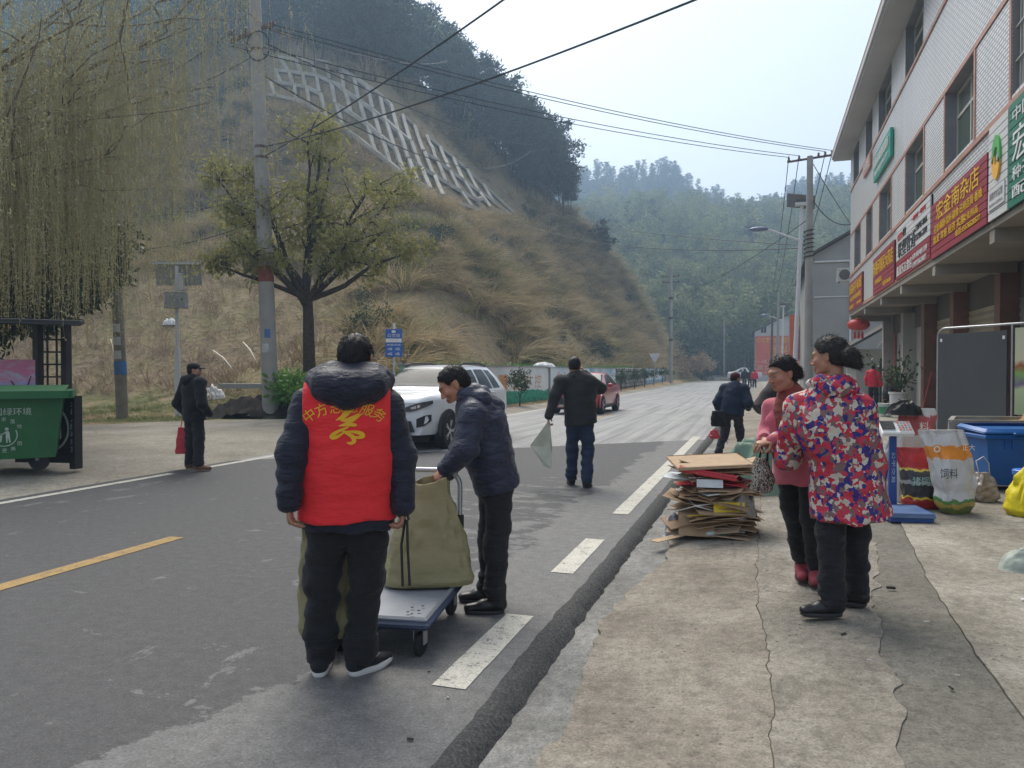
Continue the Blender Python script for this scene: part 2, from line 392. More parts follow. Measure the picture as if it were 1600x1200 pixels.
# rough asphalt lip falling to the gutter
def m_lip():
    g = NG('rough_asphalt'); c = g.coord(); a = g.noise(c, 70, 4, .75); b = g.noise(c, 18, 4, .7)
    col = g.ramp(a, [(.30, (.028, .028, .028)), (.45, (.075, .075, .075)), (.58, (.115, .113, .11)), (.7, (.20, .195, .185))])
    g.bump(g.math('ADD', a, b), 1.0, .02); return g.fin(col, .9, spec=.25)
lipR = np.interp(yv, [-25, 131], [-1.075, -.86])+jag(yv, .015, .8, .014, 8, 4)
P = []
for t, dz in ((0, 0.0), (.25, .012), (.5, .008), (.8, -.02), (1.0, -.062)):
    zz = dz+.009*(vnoise(np.stack([yv*1.0, np.full_like(yv, t*9), yv*0], -1), 14)-.5)*(0 if t in (0,) else 1)
    P.append(np.stack([roadR*(1-t)+lipR*t+(0 if t in (0, 1) else 1)*jag(yv, 0, 1, .008, 17, int(t*10)), yv, zz], -1))
P = np.stack(P); kind(link_mesh('asphalt_lip', P.reshape(-1, 3), grid_faces(5, len(yv))[:, ::-1], m_lip(), smooth=True), 'structure', 'crumbling dark asphalt edge of the road')
# ------------------------------------------------------------------ pavement: gutter, slabs and strips, each with its own broken edge
def m_conc(name, c1, c2, c3, spot=.35, sc=1.3, bump=.35, stain=(.07, .062, .05)):
    g = NG(name); c = g.coord(); a = g.noise(c, sc, 9, .68); b = g.noise(c, 85, 3, .8); d = g.noise(g.mapv(c, (1, .6, 1)), sc*3.1, 7, .72); md = g.noise(c, 17, 5, .7)
    col = g.ramp(a, [(.36, c1), (.5, c2), (.64, c3)])
    col = g.mix(1.0, col, g.ramp(md, [(.34, .74), (.5, 1.0), (.66, 1.2)]), 'MULTIPLY'); col = g.mix(1.0, col, g.ramp(b, [(.32, .55), (.47, .98), (.56, 1.04), (.7, 1.5)]), 'MULTIPLY')
    col = g.mix(g.ramp(d, [(.54, 0.0), (.68, spot)]), col, stain)
    v = g.n('ShaderNodeTexVoronoi', feature='F1', Scale=21); g.set(v.inputs['Vector'], c); pit = g.math('MULTIPLY', g.ramp(v.outputs['Distance'], [(.10, .8), (.22, 0.0)]), g.ramp(g.noise(c, 3, 3), [(.5, 0.0), (.62, 1.0)])); col = g.mix(pit, col, stain)
    v = g.n('ShaderNodeTexVoronoi', feature='DISTANCE_TO_EDGE', Scale=.42); g.set(v.inputs['Vector'], g.mix(.22, c, g.noise(c, 1.6, 7, .7, True)))
    cr = g.ramp(v.outputs['Distance'], [(.0, .6), (.004, 0.0)]); cr = g.math('MULTIPLY', cr, g.ramp(g.noise(c, .5, 2), [(.45, 0.0), (.55, 1.0)]))
    col = g.mix(cr, col, (.05, .045, .036))
    g.bump(g.math('ADD', g.math('ADD', g.math('MULTIPLY', b, 1.2), g.math('MULTIPLY', d, 1.4)), g.math('MULTIPLY', g.math('ADD', cr, pit), -1.2)), bump, .014)
    return g.fin(col, .9, spec=.25)
gutR = np.interp(yv, [-25, 2.6, 3.4, 4.6, 6.2, 8, 131], [-.86, -.86, -.82, -.90, -.76, -.72, -.55])+jag(yv, .05, 1.3, .035, 7, 6)
tanR = np.interp(yv, [-25, 3.5, 5.8, 131], [.03, .03, -.03, .1])+jag(yv, .06, .9, .018, 7, 8)
midR = np.interp(yv, [-25, 3.1, 3.6, 4.6, 6.5, 131], [.45, .5, .55, .66, .85, 1.2])+jag(yv, .08, 1.1, .035, 6, 10)
strR = np.interp(yv, [-25, 3.4, 5.8, 8.9, 131], [.98, .98, 1.06, 1.3, 2.2])+jag(yv, .02, .7, .010, 6, 12)
apR = np.full_like(yv, 30.0)
m_gut = m_conc('gutter_concrete', (.15, .148, .135), (.21, .207, .192), (.27, .266, .25), .3)
m_tan = m_conc('pavement_tan', (.185, .16, .128), (.25, .22, .178), (.31, .277, .228), .38, 1.0, .6)
m_mid = m_conc('pavement_pale', (.195, .175, .142), (.27, .245, .203), (.35, .322, .272), .5, 1.2, .8)
m_str = m_conc('pavement_damp_grey', (.125, .117, .096), (.155, .146, .122), (.185, .175, .148), .15, .7, .25)
m_apr = m_conc('apron_concrete', (.215, .195, .158), (.295, .27, .222), (.38, .352, .298), .4, .8, .6)
def tops(L, Rr, z0, z1, name, label, mt, nc=4, drop=.05):
    # top sheet and a small broken side face down its left edge
    P = [np.stack([L+.004, yv, np.full_like(yv, z0-drop)], -1)]
    for i in range(nc+1):
        t = i/nc; xx = L*(1-t)+Rr*t
        P.append(np.stack([xx, yv, z0*(1-t)+z1*t+.006*(vnoise(np.stack([xx, yv, yv*0], -1), 1.1, 4)-.5)*min(1, 4*t*(1-t)+.2)], -1))
    P.append(np.stack([Rr-.004, yv, np.full_like(yv, z1-drop)], -1))
    P = np.stack(P); o = link_mesh(name, P.reshape(-1, 3), grid_faces(nc+3, len(yv))[:, ::-1], mt, smooth=30); kind(o, 'structure', label)
tops(lipR-.03, gutR+.02, -.062, -.045, 'gutter', 'grey concrete gutter strip beside the asphalt edge', m_gut)
tops(gutR, tanR-.001-.009*vnoise(np.stack([yv, yv*0, yv*0], -1), 2.1, 9), -.02, .05, 'pavement', 'tan worn concrete pavement with a broken edge', m_tan)
tops(tanR, midR-.004, .052, .082, 'pavement_patch', 'pale patched concrete pavement strip', m_mid)
tops(midR-.03, strR-.001-.006*vnoise(np.stack([yv, yv*0, yv*0], -1), 1.3, 9), .074, .092, 'pavement_strip', 'damp grey smooth concrete strip in the pavement', m_str)
tops(strR, np.full_like(yv, 9.0), .10, .12, 'apron', 'light concrete apron in front of the shops', m_apr, 8)
def side_z(x, y=6):  # pavement height
    return float(np.interp(x, [-.9, 0, .6, 1.0, 9], [-.02, .051, .08, .10, .12]))
# dark crack and moss between the slabs
ck = MB(); ck.add(np.concatenate([np.stack([tanR-.03, yv, np.full_like(yv, .0465)], -1), np.stack([tanR+.02, yv, np.full_like(yv, .0465)], -1)]), [(i, i+len(yv), i+len(yv)+1, i+1) for i in range(len(yv)-1)])
kind(ck.obj('crack_dirt', mat('crack_dirt', (.095, .085, .06), .95, var=.6, scale=3)), 'structure', 'dirt filled crack between pavement strips')
# ------------------------------------------------------------------ left shoulder and verge
ysh = np.concatenate([np.arange(-25, 5, 1), np.arange(5, 24, .12), np.arange(24, 131, 1.5)])
shL = np.interp(ysh, [-25, 8, 14.6, 17, 18.2, 19.5, 24, 30, 131], [-19, -17.5, -15.9, -14.4, -12.6, -11.4, -9.6, -9.0, -8.9])+jag(ysh, .12, .5, .05, 3, 21)
shR = np.full_like(ysh, -8.28)
tL = MB()
P = np.stack([np.stack([shL*(1-t)+shR*t, ysh, np.full_like(ysh, -.004+(.10 if t < .5 else .07)*(1-t)+.0)], -1) for t in (0, .25, .5, .75, 1)])
P[..., 2] = np.where(P[..., 0] < -11.2, .155, np.interp(P[..., 0], [-11.2, -8.9, -8.3], [.155, .09, -.004]))
kind(link_mesh('shoulder', P.reshape(-1, 3), grid_faces(5, len(ysh))[:, ::-1], m_conc('shoulder_concrete', (.20, .178, .14), (.265, .238, .19), (.33, .30, .245), .35, .5), smooth=True), 'structure', 'sandy concrete pull-in on the left of the road')
# ------------------------------------------------------------------ painted markings
def m_paint(name, col, wear):
    g = NG(name); c = g.coord(); n = g.noise(c, 9, 8, .75); k = g.noise(c, 80, 3, .8)
    cc = g.ramp(n, [(.3, tuple(x*.8 for x in col)), (.6, col)])
    cc = g.mix(g.ramp(g.math('ADD', g.math('MULTIPLY', n, .6), g.math('MULTIPLY', k, .4)), [(wear, .85), (wear+.06, 0.0)]), cc, (.09, .088, .085))
    cc = g.mix(1.0, cc, g.ramp(k, [(.3, .55), (.5, 1.0), (.7, 1.15)]), 'MULTIPLY'); return g.fin(cc, .75, spec=.3)
mp_w, mp_y = m_paint('white_road_paint', (.54, .515, .445), .40), m_paint('yellow_road_paint', (.36, .235, .085), .40)
def mark(name, label, x0, x1, y0, y1, mt, k=None):
    n = max(2, int((y1-y0)/.08)); yy = np.linspace(y0, y1, n)
    a = x0+.0022*jag(yy, 1, 6, 1, 20, int(y0*10)); b = x1+.0022*jag(yy, 1, 6, 1, 20, int(y1*10)+3)
    V = np.concatenate([np.stack([a, yy, yy*0+.004], -1), np.stack([b, yy, yy*0+.004], -1)])
    o = link_mesh(name, V, [(i, i+n, i+n+1, i+1) for i in range(n-1)], mt); kind(o, 'structure', label); return o
for i, (a, b) in enumerate(((3.30, 4.42), (5.44, 6.63), (7.88, 17.75))):
    mark('edge_dash', ['nearest white dash along the road edge', 'middle white dash along the road edge', 'long white edge line running past the cardboard stack'][i], -1.47, -1.30, a, b, mp_w)
mark('centre_dash', 'yellow centre line dash at the left of the road', -5.02, -4.87, 1.2, 5.56, mp_y)
mark('centre_dash', 'faded yellow centre line dash far along the road', -4.99, -4.87, 22.5, 26.5, mp_y)
mark('edge_line', 'thin white line along the left road edge', -8.16, -8.03, 3.5, 9.0, mp_w)
mark('edge_line', 'thin white line beyond the person in black', -8.16, -8.03, 9.6, 15.0, mp_w)
mark('edge_line', 'far white line along the left road edge', -8.10, -7.98, 16.0, 70, mp_w)
# ================================================================== vegetation
def m_leaf(name, stops, rough=.6, obj_random=True, hueframe=1.5, spec=.25, trans=.0):
    g = NG(name); c = g.coord('Object'); n = g.noise(c, hueframe, 4, .6)
    if obj_random:
        r = g.n('ShaderNodeObjectInfo').outputs['Random']; n = g.math('ADD', g.math('MULTIPLY', n, .55), g.math('MULTIPLY', r, .45))
    col = g.ramp(n, stops)
    m_ = g.fin(col, rough, spec=spec)
    if trans > 0:
        tr = g.n('ShaderNodeBsdfTranslucent'); g.set(tr.inputs[0], col); mx = g.n('ShaderNodeMixShader'); mx.inputs[0].default_value = trans
        g.t.links.new(g.b.outputs[0], mx.inputs[1]); g.t.links.new(tr.outputs[0], mx.inputs[2]); g.t.links.new(mx.outputs[0], g.out.inputs[0])
    return m_
m_bark = mat('bark', (.065, .05, .04), .95, var=.4, scale=12, bump=.8, bscale=25, spec=.1)
m_twig = mat('twig', (.10, .08, .055), .9, var=.3, scale=5, spec=.1)
m_grass = m_leaf('dry_grass', [(.12, (.26, .17, .10)), (.30, (.46, .34, .19)), (.44, (.33, .26, .12)), (.58, (.54, .42, .26)), (.74, (.28, .22, .10)), (.9, (.17, .19, .065))], .8, trans=.25)
m_olive = m_leaf('olive_grass', [(.2, (.10, .11, .035)), (.45, (.17, .175, .055)), (.7, (.25, .23, .085)), (.9, (.34, .27, .12))], .8, trans=.25)
m_brush = m_leaf('dead_brush', [(.2, (.20, .135, .085)), (.5, (.32, .23, .145)), (.8, (.42, .32, .20))], .9)
m_turf = m_leaf('verge_grass', [(.2, (.07, .10, .025)), (.5, (.11, .15, .04)), (.8, (.24, .19, .09))], .8, trans=.2)
m_pine = m_leaf('pine_needles', [(.2, (.022, .042, .028)), (.5, (.035, .062, .036)), (.85, (.06, .088, .045))], .75, trans=.15)
m_bamb = m_leaf('bamboo_leaves', [(.15, (.07, .105, .04)), (.45, (.16, .20, .085)), (.75, (.29, .31, .14)), (.95, (.20, .16, .08))], .7, trans=.3)
m_dark = m_leaf('evergreen_leaves', [(.2, (.016, .028, .012)), (.5, (.028, .045, .018)), (.85, (.06, .075, .03))], .55, trans=.1)
m_camph = m_leaf('camphor_leaves', [(.2, (.13, .14, .045)), (.45, (.24, .235, .075)), (.7, (.35, .31, .10)), (.95, (.34, .22, .09))], .5, hueframe=2.5, trans=.5)
m_will = m_leaf('willow_leaves', [(.2, (.27, .23, .13)), (.5, (.39, .345, .185)), (.8, (.50, .46, .25))], .6, hueframe=3.0, trans=.35)
m_veg = m_leaf('vegetable_leaves', [(.2, (.06, .15, .025)), (.5, (.11, .24, .04)), (.85, (.20, .34, .07))], .5, hueframe=6, trans=.3)

def quads(P, D, L, W, rg, droop=0.0):
    """leaf rhombs: base points P, directions D, lengths L, widths W"""
    n = len(P); D = D/(np.linalg.norm(D, axis=1, keepdims=True)+1e-9)
    s = np.cross(D, rg.normal(size=(n, 3))); s /= np.linalg.norm(s, axis=1, keepdims=True)+1e-9
    L = np.broadcast_to(L, (n,))[:, None]; W = np.broadcast_to(W, (n,))[:, None]
    mid = P+D*L*.5; tip = P+D*L; tip[:, 2] -= droop*L[:, 0]; mid[:, 2] -= droop*.3*L[:, 0]
    V = np.stack([P, mid+s*W*.5, tip, mid-s*W*.5], 1).reshape(-1, 3)
    F = np.arange(4*n).reshape(n, 4); return V, F
def blades(P, D, L, W, rg, bend, seg=3):
    """grass blades that arch over"""
    n = len(P); D = D/(np.linalg.norm(D, axis=1, keepdims=True)); L = np.broadcast_to(L, (n,))[:, None]
    hz_ = D.copy(); hz_[:, 2] = 0; hz_ /= np.linalg.norm(hz_, axis=1, keepdims=True)+1e-6
    s = np.stack([-hz_[:, 1], hz_[:, 0], hz_[:, 0]*0], 1); s = s+rg.normal(size=s.shape)*.4; s /= np.linalg.norm(s, axis=1, keepdims=True)
    bend = np.broadcast_to(bend, (n,))[:, None]; rows = []
    for k in range(seg+1):
        t = k/seg; p = P+D*L*t+hz_*L*bend*t*t*.8; p[:, 2] -= (L*bend*t*t*.75)[:, 0]
        ww = W*(1-t)*.5+W*.08; rows += [p-s*ww, p+s*ww]
    V = np.stack(rows, 1); m = 2*(seg+1); F = []
    for k in range(seg): F.append(np.array([2*k, 2*k+1, 2*k+3, 2*k+2]))
    F = np.concatenate([np.arange(n)[:, None]*m+f for f in F]); return V.reshape(-1, 3), F
def proto(name, parts):
    """an unlinked object that is only used for scattering; parts = [(V, F, material)]"""
    V = []; F = []; M = []; mats = []; o = 0
    for v, f, m in parts:
        V.append(v); F.extend((np.asarray(f)+o).tolist() if isinstance(f, np.ndarray) else [tuple(i+o for i in q) for q in f]); o += len(v)
        if m not in mats: mats.append(m)
        M += [mats.index(m)]*len(f)
    me = bpy.data.meshes.new(name); me.from_pydata(np.concatenate(V).tolist(), [], F)
    for m in mats: me.materials.append(m)
    me.polygons.foreach_set('material_index', np.array(M, np.int32)); me.update()
    return me
_gn = {}
def scatter(name, label, P, scl, mes, rz=None, tilt=None, k='stuff'):
    """one object that carries many small plants"""
    n = len(P); P = np.asarray(P, float)
    c = bpy.data.collections.new(name+'_kit')
    for i, me in enumerate(mes): c.objects.link(bpy.data.objects.new(f'{name}_kit_{i}', me))
    me = bpy.data.meshes.new(name); me.from_pydata(P.tolist(), [], [])
    rot = np.zeros((n, 3), np.float32); rot[:, 2] = rng.random(n)*6.283 if rz is None else rz
    if tilt is not None: rot[:, 0] = rng.normal(size=n)*tilt; rot[:, 1] = rng.normal(size=n)*tilt
    a = me.attributes.new('rot', 'FLOAT_VECTOR', 'POINT'); a.data.foreach_set('vector', rot.ravel())
    a = me.attributes.new('scl', 'FLOAT', 'POINT'); a.data.foreach_set('value', np.asarray(scl, np.float32))
    a = me.attributes.new('pick', 'INT', 'POINT'); a.data.foreach_set('value', rng.integers(0, len(mes), n).astype(np.int32))
    o = bpy.data.objects.new(name, me); COL.objects.link(o); kind(o, k, label)
    t = bpy.data.node_groups.new(name, 'GeometryNodeTree')
    t.interface.new_socket('Geometry', in_out='INPUT', socket_type='NodeSocketGeometry'); t.interface.new_socket('Geometry', in_out='OUTPUT', socket_type='NodeSocketGeometry')
    gi, go = t.nodes.new('NodeGroupInput'), t.nodes.new('NodeGroupOutput'); ci = t.nodes.new('GeometryNodeCollectionInfo')
    ci.inputs['Collection'].default_value = c; ci.inputs['Separate Children'].default_value = True; ci.inputs['Reset Children'].default_value = True
    ip = t.nodes.new('GeometryNodeInstanceOnPoints'); ip.inputs['Pick Instance'].default_value = True
    def attr(nm, ty):
        q = t.nodes.new('GeometryNodeInputNamedAttribute'); q.data_type = ty; q.inputs[0].default_value = nm; return q.outputs[0]
    L = t.links.new
    L(gi.outputs[0], ip.inputs['Points']); L(ci.outputs[0], ip.inputs['Instance']); L(attr('rot', 'FLOAT_VECTOR'), ip.inputs['Rotation'])
    L(attr('scl', 'FLOAT'), ip.inputs['Scale']); L(attr('pick', 'INT'), ip.inputs['Instance Index']); L(ip.outputs[0], go.inputs[0])
    md = o.modifiers.new('scatter', 'NODES'); md.node_group = t
    return o
# ---- small plants
def grass_proto(i, n, h, r, bend, w, m):
    rg = np.random.default_rng(100+i); a = rg.random(n)*6.283; q = r*.35*np.sqrt(rg.random(n))
    P = np.stack([q*np.cos(a), q*np.sin(a), -.05+q*0], 1); lean = rg.uniform(.1, .75, n); a2 = a+rg.normal(size=n)*.5
    D = np.stack([np.cos(a2)*lean, np.sin(a2)*lean, np.ones(n)], 1)
    V, F = blades(P, D, h*rg.uniform(.55, 1.15, n), w, rg, rg.uniform(.3, 1.0, n)*bend)
    return proto('grass_clump', [(V, F, m)])
G_TALL = [grass_proto(i, 95, 1.5, 1.15, 1.25, .034, m_grass) for i in range(5)]
G_OLIVE = [grass_proto(40+i, 80, 1.3, 1.1, 1.1, .032, m_olive) for i in range(3)]
G_BRUSH = [grass_proto(10+i, 26, .7, 1.0, .5, .018, m_brush) for i in range(3)]
G_TURF = [grass_proto(20+i, 24, .16, .5, .8, .008, m_turf) for i in range(3)]
def bush_proto(i, n, r, h, lf, m, trunk=True):
    rg = np.random.default_rng(200+i); k = 7
    cs = np.stack([rg.normal(size=k)*r*.45, rg.normal(size=k)*r*.45, rg.uniform(.25, .85, k)*h], 1); rad = rg.uniform(.35, .6, k)*r
    j = rg.integers(0, k, n); d = rg.normal(size=(n, 3)); d /= np.linalg.norm(d, axis=1, keepdims=True)
    P = cs[j]+d*(rad[j]*rg.random(n)**.4)[:, None]; P[:, 2] = np.abs(P[:, 2])
    V, F = quads(P, d+rg.normal(size=(n, 3))*.6+np.array([0, 0, -.1]), lf*rg.uniform(.6, 1.3, n), lf*.5, rg)
    parts = [(V, F, m)]
    if trunk:
        b = MB()
        for c_ in cs: b.tube([(0, 0, 0), c_*.5+rg.normal(size=3)*.05, c_], [.035*h/1.5, .02*h/1.5, .006], 5)
        parts.append((np.concatenate(b.v), b.f, m_twig))
    return proto('bush', parts)
B_GREEN = [bush_proto(i, 420, .9, 1.6, .16, m_pine) for i in range(2)]
B_VEG = [bush_proto(5+i, 90, .26, .3, .13, m_veg, False) for i in range(3)]
def pine_proto(i, h=10.0, n_wh=15, m=m_pine, spread=2.1, bare=.3, lf=.5, per=26):
    rg = np.random.default_rng(300+i); tb = MB(); k = 7
    pts = np.stack([np.cumsum(rg.normal(size=k)*.10), np.cumsum(rg.normal(size=k)*.10), np.linspace(-.6, h*.97, k)], 1); pts[0, :2] = 0
    tb.tube(pts, np.linspace(.13, .03, k), 6); P = []; D = []
    for w_ in range(n_wh):
        t = bare+(1-bare)*(w_+rg.random()*.6)/n_wh; z = t*h; c_ = np.array([np.interp(z, pts[:, 2], pts[:, 0]), np.interp(z, pts[:, 2], pts[:, 1]), z])
        ln = spread*(math.sin(math.pi*min(1, (1-t)/(1-bare)*.62+.12)))*rg.uniform(.6, 1.15)
        for b in range(rg.integers(3, 6)):
            a = rg.random()*6.283; e = c_+np.array([math.cos(a)*ln, math.sin(a)*ln, ln*rg.uniform(-.05, .5)]); tb.tube([c_, (c_+e)/2+np.array([0, 0, .08]), e], [.028, .018, .008], 4, cap=False)
            s_ = rg.random(per)**.7; q = c_+(e-c_)*s_[:, None]+rg.normal(size=(per, 3))*np.array([.22, .22, .16])*(.5+ln*.3); P.append(q); D.append(rg.normal(size=(per, 3))+np.array([math.cos(a), math.sin(a), .3])*.9)
    P = np.concatenate(P); D = np.concatenate(D); V, F = quads(P, D, lf*rg.uniform(.5, 1.2, len(P)), lf*.34, rg)
    return (V, F, m), (np.concatenate(tb.v), tb.f, m_bark)
def bamboo_proto(i):
    rg = np.random.default_rng(400+i); tb = MB(); P = []; D = []
    for c_ in range(6):
        a = rg.random()*6.283; b0 = rg.normal(size=2)*1.0; h = rg.uniform(8, 12.5); le = rg.uniform(1.0, 2.6); t = np.linspace(0, 1, 7)
        q = np.stack([b0[0]+math.cos(a)*le*t**3, b0[1]+math.sin(a)*le*t**3, h*(t-.10*t**4)], 1); tb.tube(q, np.linspace(.05, .012, 7), 4, cap=False)
        n = 95; s_ = .3+.7*rg.random(n)**.8; pp = np.stack([np.interp(s_, t, q[:, k]) for k in range(3)], 1); rr = .25+1.1*np.sin(math.pi*np.clip((s_-.2)/.85, 0, 1))
        pp += rg.normal(size=(n, 3))*np.stack([rr*.5, rr*.5, rr*.3], 1); P.append(pp); D.append(rg.normal(size=(n, 3))*.7+np.array([math.cos(a)*.4, math.sin(a)*.4, -.5]))
    P = np.concatenate(P); D = np.concatenate(D); V, F = quads(P, D, .75*rg.uniform(.6, 1.3, len(P)), .28, rg)
    return proto('bamboo', [(V, F, m_bamb), (np.concatenate(tb.v), tb.f, m_bamb)])
PINES = [pine_proto(i) for i in range(4)]
PINE_ME = [proto('pine', list(p)) for p in PINES]
FIR_ME = [proto('fir', list(pine_proto(20+i, 11, 16, m_pine, 2.4, .12, .6, 22))) for i in range(3)]
BAM_ME = [bamboo_proto(i) for i in range(4)]

# ---- far woods
def strew(Pg, n, lo, hi, mes, name, label, keep=None, zoff=-.3):
    na, nd, _ = Pg.shape; a = rng.random(n)*(na-1.001); d = rng.random(n)*(nd-1.001); i, j = a.astype(int), d.astype(int); fa, fd = (a-i)[:, None], (d-j)[:, None]
    P = (Pg[i, j]*(1-fa)+Pg[i+1, j]*fa)*(1-fd)+(Pg[i, j+1]*(1-fa)+Pg[i+1, j+1]*fa)*fd; P[:, 2] += zoff
    px, pyy, dd = proj(P); ok = (px > -150) & (px < 1750)
    if keep is not None: ok &= keep(px, pyy, dd)
    P = P[ok]; return scatter(name, label, P, rng.uniform(lo, hi, len(P)), mes)
strew(BAM, 2600, .8, 1.25, BAM_ME, 'bamboo_wood', 'feathery pale green bamboo wood on the valley slope', lambda x, y, d: (x > 790) & (vnoise(np.stack([x*.012, d*.03, d*0], -1), 1.0, 3)+.3*rng.random(len(x)) < .88))
strew(BAM, 420, .6, 1.0, FIR_ME, 'fir_patches', 'dark fir trees standing in the bamboo wood', lambda x, y, d: (x > 790) & (vnoise(np.stack([x*.012, d*.03, d*0], -1), 1.0, 3) > .5) & (d > 150))
strew(FAR, 3600, .5, .85, FIR_ME+PINE_ME[:1], 'ridge_wood', 'blue hazy conifer wood along the far ridge', lambda x, y, d: (x > 740) & (d > 285))
# ---- hillside cover
def hill_pts(n, x0, x1, y0, y1):
    X = rng.uniform(x0, x1, n); Y = rng.uniform(y0, y1, n); return np.stack([X, Y, HL(X, Y)], 1)
TL = [(-400, 230), (0, 210), (250, 135), (380, 98), (400, 92), (600, 132), (700, 205), (760, 262), (830, 322), (900, 345), (1000, 300)]
def tree_line(x): return np.interp(x, [p[0] for p in TL], [p[1] for p in TL])
P = hill_pts(30000, -75, -11.6, 19, 116); px, pyy, dd = proj(P); dens = vnoise(P, .12, 5)*.55+vnoise(P, .42, 7)*.45
bare = np.interp(px, [0, 380, 520, 620, 2000], [.80, .66, .30, .08, .05])
low = np.interp(pyy, [300, 380, 560], [0, .2, .0])
lat_ = (pyy > np.interp(px, [405, 440, 600, 700, 800], [85, 85, 140, 215, 320])) & (pyy < np.interp(px, [405, 470, 560, 640, 700, 815], [165, 170, 225, 305, 330, 350])) & (px > 405) & (px < 815)   # the lattice bays are nearly bare
ok = (~lat_ | (rng.random(len(P)) < .28)) & (px > -60) & (px < 1120) & (pyy > tree_line(px)-12) & (P[:, 2] > .9) & (rng.random(len(P)) > bare+low) & (rng.random(len(P)) < np.clip((dens-.34)*3.0, .02, .9)) & ((px > 560) | (pyy < 420))
Pg = P[ok]; u = -Pg[:, 0]-11.3
scatter('hill_grass', 'tall dry tan grass covering the cut slope', Pg-np.array([0, 0, .06]), np.where(lat_[ok], .4, np.clip(.45+.0062*dd[ok]+rng.random(len(Pg))**2*.75, .4, 1.5)), G_TALL+G_OLIVE, tilt=.2)
P = hill_pts(15000, -75, -11.8, 17, 80); px, pyy, dd = proj(P); ok = (px > -80) & (px < 700) & (P[:, 2] > .5) & (pyy > 150) & (rng.random(len(P)) < np.interp(px, [0, 480, 620, 700], [.8, .8, .3, .1]))
scatter('dead_brush', 'brown withered brush on the lower slope', P[ok], rng.uniform(.4, 1.3, ok.sum()), G_BRUSH, tilt=.5)
P = hill_pts(16000, -24, -8.6, 8, 40); px, pyy, dd = proj(P)
lim = np.interp(P[:, 1], ysh, shL); ok = (P[:, 0] < lim-.05) & (P[:, 2] < 1.1) & (vnoise(P, .7, 2) > .33)
scatter('verge_turf', 'short patchy green and straw grass along the verge', P[ok], rng.uniform(.4, 1.25, ok.sum()), G_TURF, tilt=.3)
P = hill_pts(4200, -75, -11.8, 20, 112); px, pyy, dd = proj(P); ok = (px > -60) & (px < 1060) & (((px < 405) & (pyy < 400)) | (px > 815) | ((px > 560) & (pyy > 350))) & (pyy > tree_line(px)-10) & (P[:, 2] > 1.5) & (rng.random(len(P)) < np.clip((vnoise(P, .16, 8)-.40)*2.5, 0.04, .7))
scatter('hill_shrubs', 'low dark shrubs dotted over the slope', P[ok], rng.uniform(.35, .95, ok.sum()), B_GREEN)
# ---- ridge trees: each its own object
k_t = 0
P = hill_pts(7500, -135, -13, 30, 125); px, pyy, dd = proj(P)
ok = (pyy < tree_line(px)) & (px > -60) & (px < 905) & (P[:, 2] > 8)
P, px, pyy, dd = P[ok], px[ok], pyy[ok], dd[ok]
skyline = np.full(60, 2000.0)                     # trees that show along the skyline or at the wood's front edge become things
front = (pyy > tree_line(px)-58)
order = np.argsort(-pyy)
chosen = []; rest = []
for i in order:
    if front[i] and px[i] > 380 and len(chosen) < 150 and all((px[i]-px[j])**2+(pyy[i]-pyy[j])**2 > 11**2 for j in chosen[-60:]): chosen.append(i)
    elif rng.random() < .38: rest.append(i)
pine_parts = []
for cr, tr in PINES:
    a = link_mesh('crown', cr[0], cr[1], cr[2]); b = link_mesh('trunk', tr[0], tr[1], tr[2], smooth=True); pine_parts.append((a, b))
used = set()
for n_, i in enumerate(chosen):
    e = thing('pine_tree', 'slender hazy conifer in the wood above the cut slope', 'tree', P[i]-np.array([0, 0, .3]), rng.random()*6.28, 'conifers along the hill top')
    s_ = rng.uniform(.62, 1.12); e.scale = (s_*rng.uniform(.85, 1.1),)*2+(s_,)
    q = n_ % 4
    for src in pine_parts[q]:
        o = src if q not in used else src.copy()
        if q in used: COL.objects.link(o)
        o.parent = e
    used.add(q)
scatter('hilltop_wood', 'dense dark conifer wood over the hill top', P[rest]-np.array([0, 0, .4]), rng.uniform(.6, 1.15, len(rest)), PINE_ME+BAM_ME[:1], tilt=.05)
# wood behind the crest
X = rng.uniform(-70, -26, 260); Y = rng.uniform(96, 128, 260); Pb = np.stack([X, Y, np.maximum(HL(X, Y), 12+(-X-26)*.6)-1.5], 1); px, pyy, dd = proj(Pb); ok = (px < 850) & (px > 500) & (pyy > 90)
def grow(P0, P1, r0, r1, tb, n=6, wob=.08, seg=5, rg=rng):
    P0, P1 = np.asarray(P0, float), np.asarray(P1, float); t = np.linspace(0, 1, n)[:, None]; L = np.linalg.norm(P1-P0)
    w_ = np.cumsum(rg.normal(size=(n, 3))*wob*L/n, axis=0); w_ -= w_[0]; q = P0+(P1-P0)*t+w_*(1-t*.0); tb.tube(q, np.linspace(r0, r1, n), seg, cap=False); return q
